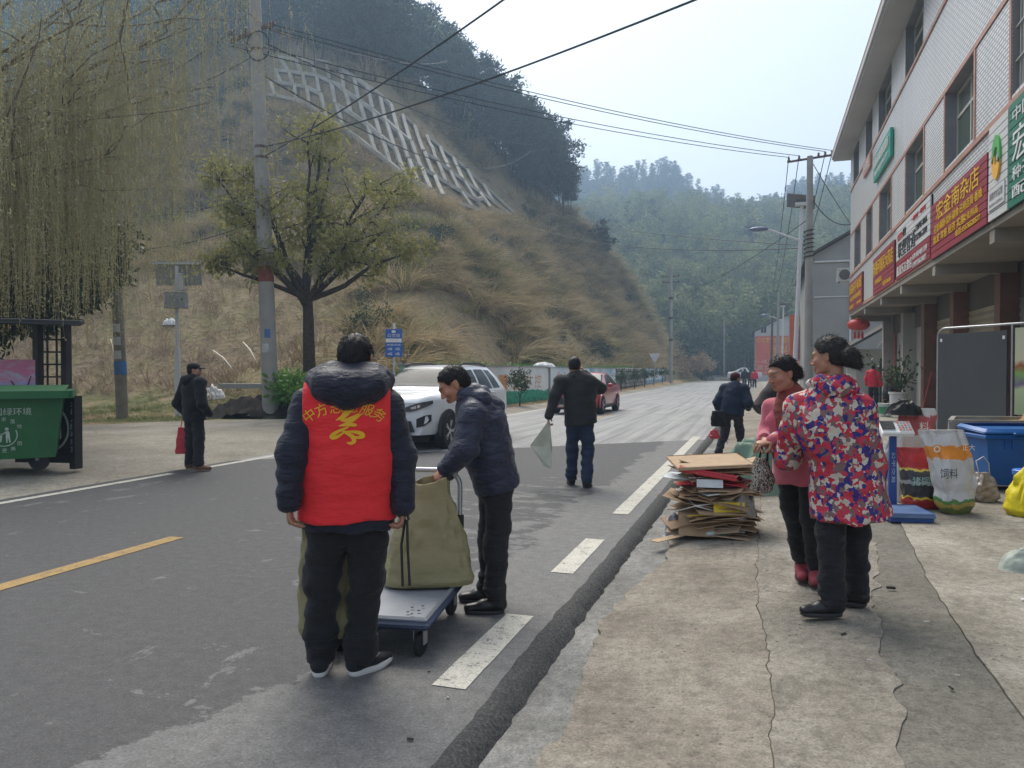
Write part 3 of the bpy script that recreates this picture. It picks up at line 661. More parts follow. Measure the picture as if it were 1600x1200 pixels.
# ---- camphor tree by the near pole
def broad_tree(name, label, base, trunk_top, lobes, leaf, m, n_leaf, lf, seed, r0=.2, twigs=True, drop=.2, cat='tree', spread=.42):
    rg = np.random.default_rng(seed); e = thing(name, label, cat, base); tb = MB(); base = np.asarray(base, float); tt = np.asarray(trunk_top, float)
    tq = grow(base-np.array([0, 0, .2]), tt, r0*1.15, r0*.75, tb, 7, .04, 8, rg); P = []; D = []
    for c_, rad in lobes:
        c_ = np.asarray(c_, float); q = grow(tt+(rg.normal(size=3)*.05), c_, r0*.5, r0*.12, tb, 7, .14, 6, rg)
        for b in range(9):
            s_ = q[min(6, rg.integers(3, 9))]; d = rg.normal(size=3); d[2] = abs(d[2])*.6+.05; d /= np.linalg.norm(d); en = s_+d*rad*rg.uniform(.6, 1.15)
            q2 = grow(s_, en, r0*.14, r0*.035, tb, 6, .16, 4, rg)
            for b2 in range(5):
                s2 = q2[rg.integers(1, 6)]; d2 = d*.5+rg.normal(size=3); d2 /= np.linalg.norm(d2); e2 = s2+d2*rad*rg.uniform(.25, .55); q3 = grow(s2, e2, r0*.05, r0*.012, tb, 4, .15, 3, rg)
                k = max(4, int(n_leaf/(len(lobes)*45))); t = rg.random(k)**.6; pp = s2+(e2-s2)*t[:, None]+rg.normal(size=(k, 3))*rad*.12; P.append(pp); D.append(rg.normal(size=(k, 3))*.8+d2*.7-np.array([0, 0, drop]))
    tb.obj('trunk', m_bark, e, smooth=True)
    P = np.concatenate(P); D = np.concatenate(D); V, F = quads(P, D, lf*rg.uniform(.6, 1.35, len(P)), lf*spread, rg, .15)
    link_mesh('crown', V, F, m, e); return e
tb_ = np.array(atd(488, 600, 23.0)); tb_[2] = float(HL(tb_[0], tb_[1]))-.1
def up(x, y, d): return atd(x, y, d)
broad_tree('broadleaf_tree', 'yellowish green roadside tree with dark forked trunk by the near pole', tb_, up(480, 470, 23),
           [(up(420, 330, 22.6), 1.15), (up(390, 270, 23.3), 1.1), (up(450, 240, 22.8), 1.2), (up(520, 250, 23.4), 1.2), (up(570, 300, 22.4), 1.25), (up(610, 360, 23.0), 1.0), (up(545, 380, 22.2), 1.0), (up(400, 400, 22.0), .95), (up(480, 320, 24.0), 1.3), (up(350, 350, 23.2), .9), (up(500, 205, 23.2), .75), (up(345, 425, 22.5), .8), (up(640, 400, 22.6), .8), (up(350, 285, 23), .8), (up(620, 300, 23.4), .9)],
           None, m_camph, 14500, .15, 11, .2, drop=.55)
# ---- dark evergreen behind the shelter
db = np.array([-19.5, 12.5, 0.0]); db[2] = float(HL(db[0], db[1]))
broad_tree('evergreen_tree', 'dark dense evergreen tree behind the waste shelter', db, db+np.array([.2, .2, 1.8]),
           [(up(20, 300, 20), 1.5), (up(70, 350, 20.5), 1.5), (up(100, 420, 19.5), 1.4), (up(10, 400, 19), 1.7), (up(50, 460, 19.0), 1.5), (up(-50, 330, 21), 1.8), (up(-60, 450, 20), 1.6), (up(105, 480, 20.5), 1.0), (up(20, 510, 19.6), 1.2)],
           None, m_dark, 30000, .23, 12, .24, drop=.2)
# ---- willow: trunk left of the frame, limbs reach in, long hanging strands
we = thing('willow_tree', 'weeping willow with bare limbs and long yellow green hanging strands', 'tree', (-16.2, 8.6, .15))
rg = np.random.default_rng(5); wt = MB(); W0 = np.array([-16.2, 8.6, .1]); crotch = np.array([-16.0, 8.8, 3.4])
grow(W0, crotch, .3, .22, wt, 6, .05, 8, rg); limbs = []
for x, y, d in ((60, 90, 13.5), (155, 22, 14.2), (185, 48, 13.2), (250, 78, 14.8), (110, 180, 14.0), (285, 60, 15.2), (40, -60, 13.5), (200, -80, 14.5), (120, -140, 14), (300, -30, 15.5), (-60, 20, 12.5), (215, 265, 14.6), (165, 240, 14.0), (90, 265, 13.2), (30, 200, 12.6), (230, -10, 16), (330, 30, 16.5), (300, 90, 16), (320, 140, 17), (260, 160, 15.5), (150, 130, 14), (60, 140, 13), (20, 60, 12.8), (235, 200, 15)):
    en = np.array(atd(x, y, d)); mid = crotch*.5+en*.5+np.array([0, 0, .7]); t = np.linspace(0, 1, 12)[:, None]
    q = (1-t)**2*crotch+2*t*(1-t)*mid+t*t*en+np.cumsum(rg.normal(size=(12, 3))*.06, axis=0)*t; wt.tube(q, np.linspace(.055, .012, 12), 6, cap=False); limbs.append(q)
    for k in range(4):
        s_ = q[rg.integers(5, 12)]; d_ = np.array([rg.normal()*.9+.5, rg.normal()*.9, rg.uniform(-.15, .9)]); q2 = grow(s_, s_+d_*rg.uniform(.8, 1.8), .022, .008, wt, 7, .2, 4, rg); limbs.append(q2)
wt.obj('trunk', mat('willow_bark', (.21, .18, .13), .9, var=.35, scale=8, bump=.6, bscale=25, spec=.1), we, smooth=True)
PV = []; PF = []; st = MB(); LP = []; LD = []
for s_ in range(2300):
    q = limbs[rg.integers(0, len(limbs))]; i = rg.integers(len(q)//2, len(q)); p0 = q[i]+rg.normal(size=3)*.30; ln = rg.uniform(1.5, 5.2)*(1 if rg.random() < .75 else .55)
    ln = min(ln, p0[2]-1.7-rg.random()*1.6)
    if ln < .5: continue
    a = rg.random()*6.283; out = rg.uniform(.1, .55); t = np.linspace(0, 1, 9); sway = rg.normal()*.12
    pts = np.stack([p0[0]+math.cos(a)*out*np.sqrt(t)+sway*t*t, p0[1]+math.sin(a)*out*np.sqrt(t), p0[2]+.25*np.sin(t*3.1)*(t < .5)*.6-ln*t**1.15], 1)
    st.tube(pts, np.linspace(.005, .0018, 9), 3, cap=False)
    n = int(ln*13); tt = rg.random(n); pp = np.stack([np.interp(tt, t, pts[:, k]) for k in range(3)], 1); LP.append(pp); LD.append(np.stack([rg.normal(size=n)*.7, rg.normal(size=n)*.7, -np.abs(rg.normal(size=n))*.8-.25], 1))
so_ = st.obj('strand', m_will, we); so_['kind'] = 'stuff'
LP = np.concatenate(LP); LD = np.concatenate(LD); V, F = quads(LP, LD, .05*rg.uniform(.6, 1.5, len(LP)), .014, rg); lo_ = link_mesh('leaf', V, F, m_will, we); lo_['kind'] = 'stuff'
# ---- single trees on the spur and at the valley mouth
def hill_at(x, y): return np.array(hit_hill(x, y))
c_ = hill_at(935, 402); broad_tree('evergreen_tree', 'round dark evergreen standing alone on the spur crest', c_, c_+np.array([0, 0, 1.2]), [(c_+np.array([.4, 0, 2.2]), 1.6), (c_+np.array([-.9, .3, 2.6]), 1.5), (c_+np.array([1.2, -.4, 1.5]), 1.4), (c_+np.array([0, 0, 3.6]), 1.2)], None, m_dark, 5200, .32, 31, .14)
def bamboo_thing(label, base, s, i):
    e = thing('bamboo_clump', label, 'bamboo', base); e.scale = (s, s, s); o = bpy.data.objects.new('culm', BAM_ME[i]); COL.objects.link(o); o.parent = e
b1 = np.array(atd(858, 345, 100)); bamboo_thing('tall pale bamboo plume rising over the spur crest', b1, .78, 0)
c_ = np.array([-15.5, 112, .2]); broad_tree('broadleaf_tree', 'rounded green tree at the foot of the spur beside the far road', c_, c_+np.array([0, 0, 2]), [(c_+np.array([dx, dy, z]), 2.0) for dx, dy, z in ((0, 0, 5), (2.4, 0, 4.2), (-2.2, 1, 4), (1, -1, 3), (3.2, 1, 2.6), (-1, 0, 6.6))], None, m_dark, 7500, .4, 33, .2)
c_ = np.array([-10.4, 104, .2]); broad_tree('roadside_bush', 'leafless brownish thicket where the spur meets the road', c_, c_+np.array([0, 0, .6]), [(c_+np.array([dx, dy, z]), 1.5) for dx, dy, z in ((0, 0, 2), (1.5, 4, 2.4), (-1.5, -3, 3), (-2.5, -6, 3.4), (1.2, 8, 2.0), (2.4, 12, 2.2))], None, m_brush, 6500, .3, 34, .1, cat='bush')
c_ = np.array([-8.8, 122, .1]); broad_tree('roadside_bush', 'dark green hedge mass along the far left road edge', c_, c_+np.array([0, 0, .5]), [(c_+np.array([dx, dy, z]), 1.7) for dx, dy, z in ((0, 0, 1.6), (1.0, 8, 2.0), (-1, -6, 2.2), (2.2, 16, 1.8), (-.5, 5, 3.0), (1.5, 24, 2.4))], None, m_dark, 8000, .36, 35, .1, cat='bush')
# ---- vegetable bed behind the painted wall and round the tree
n = 900; Y = rng.uniform(21.5, 66, n); X = rng.uniform(-11.4, -10.45, n); P = np.stack([X, Y, HL(X, Y)-.03], 1)
scatter('vegetable_bed', 'bright green leafy vegetables along the top of the painted wall', P, rng.uniform(.6, 1.35, n), B_VEG)
P = []
for k in range(150):
    x, y = rng.uniform(432, 600), rng.uniform(560, 600); d = rng.uniform(21.5, 24.5); q = np.array(atd(x, y, d)); q[2] = max(HL(q[0], q[1]), .0)+.55+rng.uniform(-.05, .25); P.append(q)
for k in range(60):
    x = rng.uniform(230, 400); q = hit_hill(x, rng.uniform(340, 356)); P.append(q) if q is not None else None
scatter('kitchen_garden', 'lush green garden plants around the foot of the roadside tree', np.array(P), rng.uniform(.7, 1.7, len(P)), B_VEG)
# ---- dead canes lying on the slope
for i, (x0, y0, x1, y1) in enumerate(((333, 556, 369, 588), (380, 543, 404, 575), (173, 538, 179, 562), (310, 700, 312, 701))[:3]):
    a, b = hill_at(x0, y0), hill_at(x1, y1); m_ = MB(); m_.tube([a+np.array([0, 0, .25]), (a+b)/2+np.array([0, 0, .3]), b+np.array([0, 0, .1])], [.03, .035, .025], 6)
    m_.obj('fallen_cane', mat('bleached_wood', (.5, .45, .36), .85, var=.2, scale=4), smooth=True, tag=(['straight bleached cane lying on the brown slope', 'thin curved pale cane near the utility pole', 'short pale stick leaning beside the old wooden pole'][i], 'stick'))
# ================================================================== shop building on the right
FX, GXW, SOF = 3.5, 4.85, 3.88
def m_tile():
    g = NG('wall_tiles'); c = g.coord(); q = g.n('ShaderNodeSeparateXYZ'); g.set(q.inputs[0], c); cm = g.n('ShaderNodeCombineXYZ')
    g.set(cm.inputs[0], g.math('ADD', q.outputs[1], q.outputs[0])); g.set(cm.inputs[1], q.outputs[2])
    b = g.n('ShaderNodeTexBrick', offset=.5, Scale=1.0); g.set(b.inputs['Vector'], cm.outputs[0])
    for k, v in (('Mortar Size', .011), ('Brick Width', .20), ('Row Height', .065), ('Bias', -.2), ('Mortar Smooth', .1)): b.inputs[k].default_value = v
    b.inputs['Color1'].default_value = (.70, .69, .67, 1); b.inputs['Color2'].default_value = (.78, .77, .75, 1); b.inputs['Mortar'].default_value = (.20, .195, .19, 1)
    st = g.noise(g.mapv(c, (1, 1, .15)), 1.2, 6, .65); col = g.mix(g.ramp(st, [(.5, 0.0), (.75, .35)]), b.outputs[0], (.33, .32, .29))
    g.bump(b.outputs[1], -.3, .01); return g.fin(col, .35, spec=.5)
m_wt = m_tile()
m_pink = mat('pink_tile', (.47, .25, .185), .5, var=.25, scale=4, dirt=.3, spec=.4)
m_brown = mat('redbrown_tile', (.17, .075, .048), .45, var=.3, scale=3, dirt=.35, bump=.1, bscale=9)
m_reveal = mat('grey_reveal', (.22, .225, .235), .7, var=.15, scale=3)
m_plast = mat('grey_plaster', (.36, .345, .31), .9, var=.15, scale=.9, dirt=.35, bump=.2, bscale=12)
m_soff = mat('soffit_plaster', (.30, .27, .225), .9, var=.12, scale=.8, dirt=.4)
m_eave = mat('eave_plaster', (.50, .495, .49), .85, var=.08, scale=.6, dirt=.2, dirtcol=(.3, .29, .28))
m_alu = mat('cream_frame', (.48, .475, .43), .45, var=.06)
m_steel = mat('galvanised_steel', (.42, .43, .44), .4, .75, var=.1, scale=8)
m_blackp = mat('black_paint', (.018, .018, .02), .5, var=.2)
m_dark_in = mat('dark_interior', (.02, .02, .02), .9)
def m_glass(name, col):
    g = NG(name); c = g.coord(); n = g.noise(g.mapv(c, (1, 1, .4)), .9, 3); cc = g.ramp(n, [(.35, tuple(x*.6 for x in col)), (.65, col)]); return g.fin(cc, .06, spec=.8)
m_gl = m_glass('green_window_glass', (.115, .16, .125)); m_gl2 = m_glass('pale_window_glass', (.19, .22, .185))
Y0, Y1 = 5.0, 35.0
bl = thing('shop_building', 'three storey white tiled shop building with shop signs and deep eaves', 'building', (FX, (Y0+Y1)/2, .1))
W1 = [(31.5, 33.3), (28.3, 29.7), (24.3, 26.55), (19.7, 21.95), (15.3, 17.5), (10.9, 13.15), (6.6, 8.8)]
W2 = [(32.2, 34.0), (28.45, 30.15), (24.45, 27.0), (19.85, 22.2), (15.3, 17.5), (10.9, 13.1), (6.6, 8.8)]
Z1, Z2 = (5.55, 7.05), (9.03, 10.36)
fw_ = MB()
def panelled(mb, wins, z0, z1, wz):
    ws = sorted(wins); e = Y0
    for a, b in ws+[(Y1, Y1)]:
        if a > e: mb.add([(FX, e, z0), (FX, a, z0), (FX, a, z1), (FX, e, z1)], [(3, 2, 1, 0)])
        if b > a:
            mb.add([(FX, a, z0), (FX, b, z0), (FX, b, wz[0]), (FX, a, wz[0])], [(3, 2, 1, 0)])
            if z1 > wz[1]+.01: mb.add([(FX, a, wz[1]), (FX, b, wz[1]), (FX, b, z1), (FX, a, z1)], [(3, 2, 1, 0)])
        e = b
panelled(fw_, W1, SOF, 7.2, Z1); panelled(fw_, W2, 7.2, 10.40, Z2)
fw_.add([(FX, Y1, SOF), (12, Y1, SOF), (12, Y1, 10.4), (FX, Y1, 10.4)], [(0, 1, 2, 3)]); fw_.add([(FX, Y0, SOF), (12, Y0, SOF), (12, Y0, 10.4), (FX, Y0, 10.4)], [(3, 2, 1, 0)])
fw_.add([(12, Y0, 0), (12, Y1, 0), (12, Y1, 10.4), (12, Y0, 10.4)], [(3, 2, 1, 0)])
fw_.obj('wall', m_wt, bl)
for ws, (za, zb) in ((W1, Z1), (W2, Z2)):
    for a, b in ws:
        rv = MB()
        for lo, hi in (((a, za), (a, zb)), ((b, zb), (b, za)), ((a, zb), (b, zb)), ((b, za), (a, za))):
            rv.add([(FX, lo[0], lo[1]), (FX+.3, lo[0], lo[1]), (FX+.3, hi[0], hi[1]), (FX, hi[0], hi[1])], [(0, 1, 2, 3)])
        rv.obj('reveal', m_reveal, bl)
tr = MB()
for z, hh, d in ((5.42, .10, .035), (7.11, .09, .02), (8.95, .08, .03)): tr.span((FX-d, Y0, z-hh/2), (FX-.002, Y1-.02, z+hh/2))
for a, b in W1:
    for y in (a-.06, b+.06): tr.span((FX-.018, y-.05, 5.48), (FX-.002, y+.05, 7.06))
tr.span((FX-.03, Y0, SOF+.0), (FX-.003, Y1, SOF+.10))
tr.obj('trim_band', m_pink, bl)
for fl, (ws, (za, zb)) in enumerate(((W1, Z1), (W2, Z2))):
    for i, (a, b) in enumerate(ws):
        x = FX+.2; win = MB(); t = .05
        win.span((x, a, za), (x+.05, a+t, zb)); win.span((x, b-t, za), (x+.05, b, zb)); win.span((x, a+t, za), (x+.05, b-t, za+t)); win.span((x, a+t, zb-t), (x+.05, b-t, zb))
        zt = za+(zb-za)*.66; ym = (a+b)/2
        win.span((x-.004, a+t, zt-.03), (x+.05, b-t, zt+.03)); win.span((x-.002, ym-.03, za+t), (x+.045, ym+.03, zt-.03)); win.span((x-.002, ym-.02, zt+.03), (x+.045, ym+.02, zb-t))
        wo_ = win.obj('window', m_alu, bl)
        for k, (p, q, r, s_) in enumerate(((a+t, ym-.03, za+t, zt-.03), (ym+.03, b-t, za+t, zt-.03), (a+t, ym-.02, zt+.03, zb-t), (ym+.02, b-t, zt+.03, zb-t))):
            pn = MB(); dx = .018 if k == 1 else .028
            pn.span((x+dx, p, r), (x+dx+.006, q, s_)); pn.obj('pane', m_gl if k < 2 else m_gl2, wo_)
        if fl == 0 and i == 5:
            for y in np.arange(a+.06, b, .13):
                br = MB(); br.bar((x-.12, y, za), (x-.12, y, zb), .022, .022); br.obj('bar', m_alu, wo_)
            for z in (za+.05, za+.5, za+1.0, zb-.05):
                br = MB(); br.bar((x-.145, a, z), (x-.145, b, z), .03, .02); br.obj('rail', m_alu, wo_)
# near-black plane behind the glass, its colour stands in for unlit rooms
dk = MB(); dk.span((FX+.32, Y0+.1, SOF+.1), (FX+.34, Y1-.1, 10.3)); dk.obj('dark_room_plane', m_dark_in, bl)
# eaves
ev = MB(); ev.span((2.86, Y0-.3, 10.42), (12.2, Y1+.55, 10.62)); ev.span((2.80, Y0-.35, 10.50), (2.858, Y1+.6, 10.72)); eo = ev.obj('eave', m_eave, bl)
cp = MB(); cp.span((2.79, Y0-.35, 10.722), (12.2, Y1+.62, 10.76)); cp.obj('coping', m_pink, eo)
# underside and ground floor
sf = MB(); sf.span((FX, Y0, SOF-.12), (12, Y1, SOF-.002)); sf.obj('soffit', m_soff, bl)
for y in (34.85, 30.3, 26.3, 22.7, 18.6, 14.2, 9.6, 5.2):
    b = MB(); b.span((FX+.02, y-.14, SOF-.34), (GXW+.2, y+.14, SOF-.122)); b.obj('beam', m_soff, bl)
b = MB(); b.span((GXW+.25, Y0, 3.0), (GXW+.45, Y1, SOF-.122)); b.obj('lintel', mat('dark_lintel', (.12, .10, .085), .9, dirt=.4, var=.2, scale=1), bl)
for i, (y, wd, m_) in enumerate(((34.75, .34, m_plast), (30.25, .5, m_plast), (26.55, .46, m_brown), (22.75, .40, m_brown), (18.65, .42, m_brown), (14.2, .42, m_brown), (9.6, .42, m_brown), (5.2, .4, m_brown))):
    b = MB(); b.span((GXW-.12, y-wd/2, .1), (GXW+.45, y+wd/2, SOF-.345)); b.obj('pillar', m_, bl)
m_shut = mat('roller_shutter', (.33, .28, .19), .55, .2, var=.15, scale=1.2, dirt=.4)
m_shutd = mat('grey_shutter', (.22, .215, .20), .55, .3, var=.15, scale=1.2, dirt=.4)
def shutter(a, b, z0, z1, m_, name='shutter'):
    n = int((z1-z0)/.085); V = []; x = GXW+.22
    for i in range(n+1):
        z = z0+(z1-z0)*i/n
        for dx in ((.0, .028) if i % 2 else (.028, .0))[:1]: V += [(x+dx, a, z), (x+dx, b, z)]
    F = [(2*i, 2*i+1, 2*i+3, 2*i+2) for i in range(n)]; link_mesh(name, V, F, m_, bl)
shutter(22.96, 26.3, 2.35, 3.0, m_shut); shutter(18.88, 22.53, .12, 3.0, m_shut); shutter(14.43, 18.42, .12, 3.0, m_shutd); shutter(9.83, 13.97, .12, 3.0, m_shut); shutter(5.42, 9.37, .12, 3.0, m_shutd)
# half open bay: dim shop with shelf
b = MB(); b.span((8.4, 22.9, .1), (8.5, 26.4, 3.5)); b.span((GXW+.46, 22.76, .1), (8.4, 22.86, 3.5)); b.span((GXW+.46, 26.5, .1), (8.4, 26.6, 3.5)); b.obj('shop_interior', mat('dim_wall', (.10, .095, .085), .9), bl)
b = MB(); b.span((GXW+.2, 24.3, .12), (GXW+.26, 24.42, 2.35)); b.span((GXW+.2, 25.6, .12), (GXW+.26, 25.7, 2.35)); b.obj('door_post', mat('old_wood_post', (.2, .17, .12), .8, dirt=.3), bl)
# far bay: wall, door, red couplets
b = MB(); b.span((GXW+.3, 26.78, .1), (GXW+.4, 31.2, 3.0)); b.span((GXW+.3, 33.6, .1), (GXW+.4, 34.58, 3.0)); b.span((GXW+.3, 31.2, 2.5), (GXW+.4, 33.6, 3.0)); b.obj('wall', m_plast, bl)
b = MB(); b.span((GXW+.35, 31.2, .12), (GXW+.38, 33.6, 2.5)); do = b.obj('door', mat('pale_door', (.34, .33, .30), .5, var=.1, dirt=.3), bl)
b = MB(); b.span((GXW+.33, 32.38, .12), (GXW+.349, 32.42, 2.5)); b.obj('seam', m_blackp, do)
m_redp = mat('red_paper', (.42, .035, .045), .7, var=.15, scale=5)
m_blk = mat('black_ink', (.015, .012, .012), .8)
UXs, UYs = np.array([0, -1.0, 0]), np.array([0, 0, 1.0])   # facade reading direction and up
for y, t in ((34.2, '天增岁月人增寿春'), (30.85, '春满乾坤福满门吉')):
    b = MB(); b.span((GXW+.262, y-.17, .75), (GXW+.27, y+.17, 3.3) if y < 32 else (GXW+.27, y+.17, 3.4)); co = b.obj('couplet', m_redp, bl)
    for i, ch in enumerate(t): lettering(ch, (GXW+.262, y, 3.1-i*.3), UXs, UYs, .2, .2, m_blk, co, off=.003)
b = MB(); b.span((GXW+.2, 30.6, 3.02), (GXW+.21, 32.8, 3.34)); b.obj('dark_sign', mat('dark_board', (.06, .055, .05), .7), bl)
# ------------------------------------------------------------------ signs
m_sred = mat('sign_red', (.29, .028, .045), .45, var=.1, scale=2, dirt=.15, dirtcol=(.25, .12, .1)); m_swht = mat('sign_white', (.62, .62, .61), .45, var=.05, scale=2, dirt=.2, dirtcol=(.4, .38, .34)); m_sgrn = mat('sign_green', (.02, .17, .105), .45, var=.1, scale=2, dirt=.1)
m_yel = mat('letter_yellow', (.80, .50, .03), .4, var=.05); m_lblk = mat('letter_black', (.03, .03, .032), .5); m_lwht = mat('letter_white', (.75, .75, .73), .45); m_lred = mat('letter_red', (.55, .05, .06), .5)
def board(label, ya, yb, za, zb, m_, slat=.13, x=FX-.035, split=None):
    """slatted sign; ya > yb (ya is the far end)"""
    e = thing('shop_sign', label, 'sign', (x, (ya+yb)/2, za)); b = MB(); b.span((x+.004, yb, za), (x+.03, ya, zb)); b.obj('backing', m_blackp, e)
    n = max(2, round((zb-za)/slat)); hgt = (zb-za)/n; sm = {}
    for i in range(n):
        mm = split[1] if split and (za+hgt*(i+.5)) < split[0] else m_
        if mm not in sm:
            q = MB(); q.box((0, 0, 0), (.024, ya-yb-.02, hgt-.016)); sm[mm] = q.obj('slat', mm, e, world=False); o = sm[mm]
        else: o = sm[mm].copy(); COL.objects.link(o); o.parent = e
        o.location = (-.012, 0, hgt*(i+.5))
    return e
def say(e, t, yc, zc, wd, hgt, m_, ext=.01, x=FX-.06):
    return lettering(t, (x, yc, zc), UXs, UYs, wd, hgt, m_, e, ext=ext/2, off=.002)
s = board('small red shop sign with yellow characters at the far end of the building', 34.75, 30.4, 3.93, 5.10, m_sred)
say(s, '新路河手机城', 32.6, 4.78, 3.9, .42, m_yel); say(s, '手机·宽带·维修·缴费', 32.6, 4.38, 3.7, .2, m_yel); say(s, '数码配件', 33.7, 4.08, 1.5, .17, m_yel); say(s, '13874516688', 31.3, 4.08, 1.3, .1, m_yel)
s = board('red shop sign with one long yellow line of characters, second from the far end', 27.55, 23.35, 3.93, 5.10, m_sred)
say(s, '新路河惠民大药店', 25.45, 4.74, 3.9, .44, m_yel); say(s, '中西成药', 26.3, 4.3, 1.4, .16, m_yel); say(s, '电话:4786556', 24.6, 4.1, 1.5, .15, m_yel)
s = board('white shop sign with heavy black characters above a red strip', 23.0, 18.6, 3.92, 5.30, m_swht, split=(4.36, m_sred))
say(s, 'LESSO', 22.35, 5.02, .75, .17, m_lred); say(s, '联塑', 21.72, 5.03, .42, .2, m_lblk); say(s, '一根管道 一份责任', 19.9, 5.14, 1.7, .11, m_lred); say(s, '联塑管道', 21.45, 4.66, 2.4, .42, m_lblk)
say(s, '139745-8866', 19.55, 4.84, 1.3, .14, m_lblk); say(s, '157386-2299', 19.55, 4.62, 1.3, .14, m_lblk); say(s, '鑫欣乐五金店', 21.75, 4.13, 2.2, .26, m_lwht); say(s, '五金·水暖·电料·卫浴', 19.75, 4.22, 1.7, .14, m_lwht); say(s, '13973561807', 19.75, 4.02, 1.6, .12, m_lwht)
s = board('large red shop sign with big yellow characters next to the white swirl logo panel', 18.5, 14.2, 3.86, 5.02, m_sred, .125)
say(s, '宏金南杂店', 16.3, 4.77, 3.3, .36, m_yel); say(s, '主营:烟酒·饮料·副食·日用百货·香烛', 16.3, 4.44, 3.7, .17, m_yel); say(s, '批发 零售 经济 实惠', 16.9, 4.22, 2.6, .17, m_yel); say(s, '文化用品', 15.2, 4.22, 1.0, .13, m_yel); say(s, '电话:15576520577', 15.4, 4.05, 1.7, .13, m_yel)
s = board('white slatted panel carrying a green and yellow swirl emblem', 14.12, 13.1, 3.86, 5.36, m_swht, .125, split=None)
def crescent(t0, t1, off, ro=.34, ri=.2):
    a = np.linspace(t0, t1, 22); o_ = [(ro*.62*math.cos(k), ro*math.sin(k)) for k in a]; i_ = [(ri*.62*math.cos(k)+off[0], ri*math.sin(k)+off[1]) for k in a[::-1]]; return o_+i_
m_lg, m_ly = mat('emblem_green', (.10, .42, .10), .4), mat('emblem_yellow', (.85, .45, .05), .4)
for a0, a1, of, mm in ((R(-20), R(190), (.0, -.04), m_lg), (R(185), R(345), (.02, .06), m_ly)):
    b = MB(); b.prism(crescent(a0, a1, of), .0, .03, o=(FX-.062, 13.62, 4.78), ux=UXs, uy=UYs, un=(-1, 0, 0)); b.obj('emblem', mm, s)
b = MB(); b.span((FX-.078, 13.2, 4.02), (FX-.061, 14.05, 4.34)); pl = b.obj('notice_panel', m_swht, s); lettering('湖南农村监管', (FX-.08, 13.62, 4.22), UXs, UYs, .7, .12, m_lblk, s, off=.002); lettering('惠农服务点监督电话', (FX-.08, 13.62, 4.08), UXs, UYs, .7, .05, m_lblk, s, off=.002)
s = board('green shop sign with big white characters at the right edge of the picture', 13.08, 8.9, 3.86, 5.38, m_sgrn, .125)
say(s, '中国供销', 12.0, 5.16, 1.7, .2, m_lwht); say(s, '宏金农资店', 11.0, 4.72, 3.7, .5, m_lwht); say(s, '种子·农药·化肥·农膜', 11.0, 4.32, 3.7, .2, m_lwht); say(s, '配送 零售', 11.2, 4.06, 3.3, .18, m_lwht)
s = thing('wall_sign', 'small green sign with white characters between the upper windows', 'sign', (FX-.1, 25.6, 7.55)); b = MB(); b.span((FX-.10, 23.9, 7.55), (FX-.02, 27.3, 8.33)); b.obj('panel', mat('teal_sign', (.03, .33, .24), .45, var=.08), s)
say(s, '新路河镇便民服务', 25.6, 8.05, 3.0, .3, m_lwht, .03, FX-.10); say(s, '服务热线4786119', 25.6, 7.72, 2.6, .16, m_lwht, .02, FX-.10)
s = thing('wall_sign', 'small faded pink sign below the upper windows', 'sign', (FX-.08, 29.3, 8.4)); b = MB(); b.span((FX-.08, 28.4, 8.4), (FX-.02, 30.25, 8.86)); b.obj('panel', mat('faded_pink_sign', (.52, .28, .22), .6, var=.15), s); say(s, '移动通信', 29.3, 8.63, 1.4, .25, m_lwht, .01, FX-.08)
# air conditioner on the end wall
a = thing('air_conditioner', 'white outdoor air conditioning unit on the end of the shop building', 'air conditioner', (3.4, 35.4, 5.15)); b = MB(); b.box((3.38, 35.45, 5.55), (.72, .34, .58), bev=.02); b.obj('casing', mat('ac_white', (.55, .55, .53), .5, dirt=.25), a)
b = MB(); b.lathe([(.0, 0), (.22, 0), (.22, .012)], (3.32, 35.278, 5.56), 20, axis=(0, -1, 0)); b.obj('fan_grille', mat('ac_grille', (.12, .12, .12), .6), a)
b = MB(); b.bar((3.1, 35.02, 5.24), (3.1, 35.62, 5.24), .03, .03); b.bar((3.66, 35.02, 5.24), (3.66, 35.62, 5.24), .03, .03); b.bar((3.66, 35.6, 5.24), (3.66, 35.02, 4.95), .025, .025); b.obj('bracket', m_blackp, a)
# lantern
l = thing('red_lantern', 'round red paper lantern with tassels hanging under the far eave', 'lantern', (3.72, 33.9, 2.9)); c_ = np.array([3.72, 33.9, 3.36]); b = MB()
prof = [(.12, -.22)]+[(.42*math.cos(t)**.8+.012*(k % 2), .24*math.sin(t)) for k, t in enumerate(np.linspace(-1.1, 1.1, 11))]+[(.12, .22)]
b.lathe(prof, c_, 28); b.obj('shade', mat('lantern_red', (.52, .045, .03), .5, var=.2, scale=8), l, smooth=True)
b = MB(); b.lathe([(.12, 0), (.13, .05)], c_+np.array([0, 0, .22]), 16); b.lathe([(.12, 0), (.13, .04)], c_-np.array([0, 0, .26]), 16); b.obj('cap', mat('lantern_gold', (.6, .33, .06), .4), l)
for dx in (-.14, 0, .14):
    b = MB(); b.lathe([(.015, .0), (.04, -.05), (.055, -.28), (.05, -.3)], c_+np.array([dx, 0, -.26]), 8); b.obj('tassel', mat('tassel_red', (.55, .06, .04), .8), l)
b = MB(); b.tube([c_+np.array([0, 0, .25]), (3.72, 33.9, 3.76)], .006, 4); b.obj('cord', m_blackp, l)
lettering('福', c_+np.array([-.41, -.05, 0]), UXs, UYs, .2, .2, m_yel, l, off=.0)
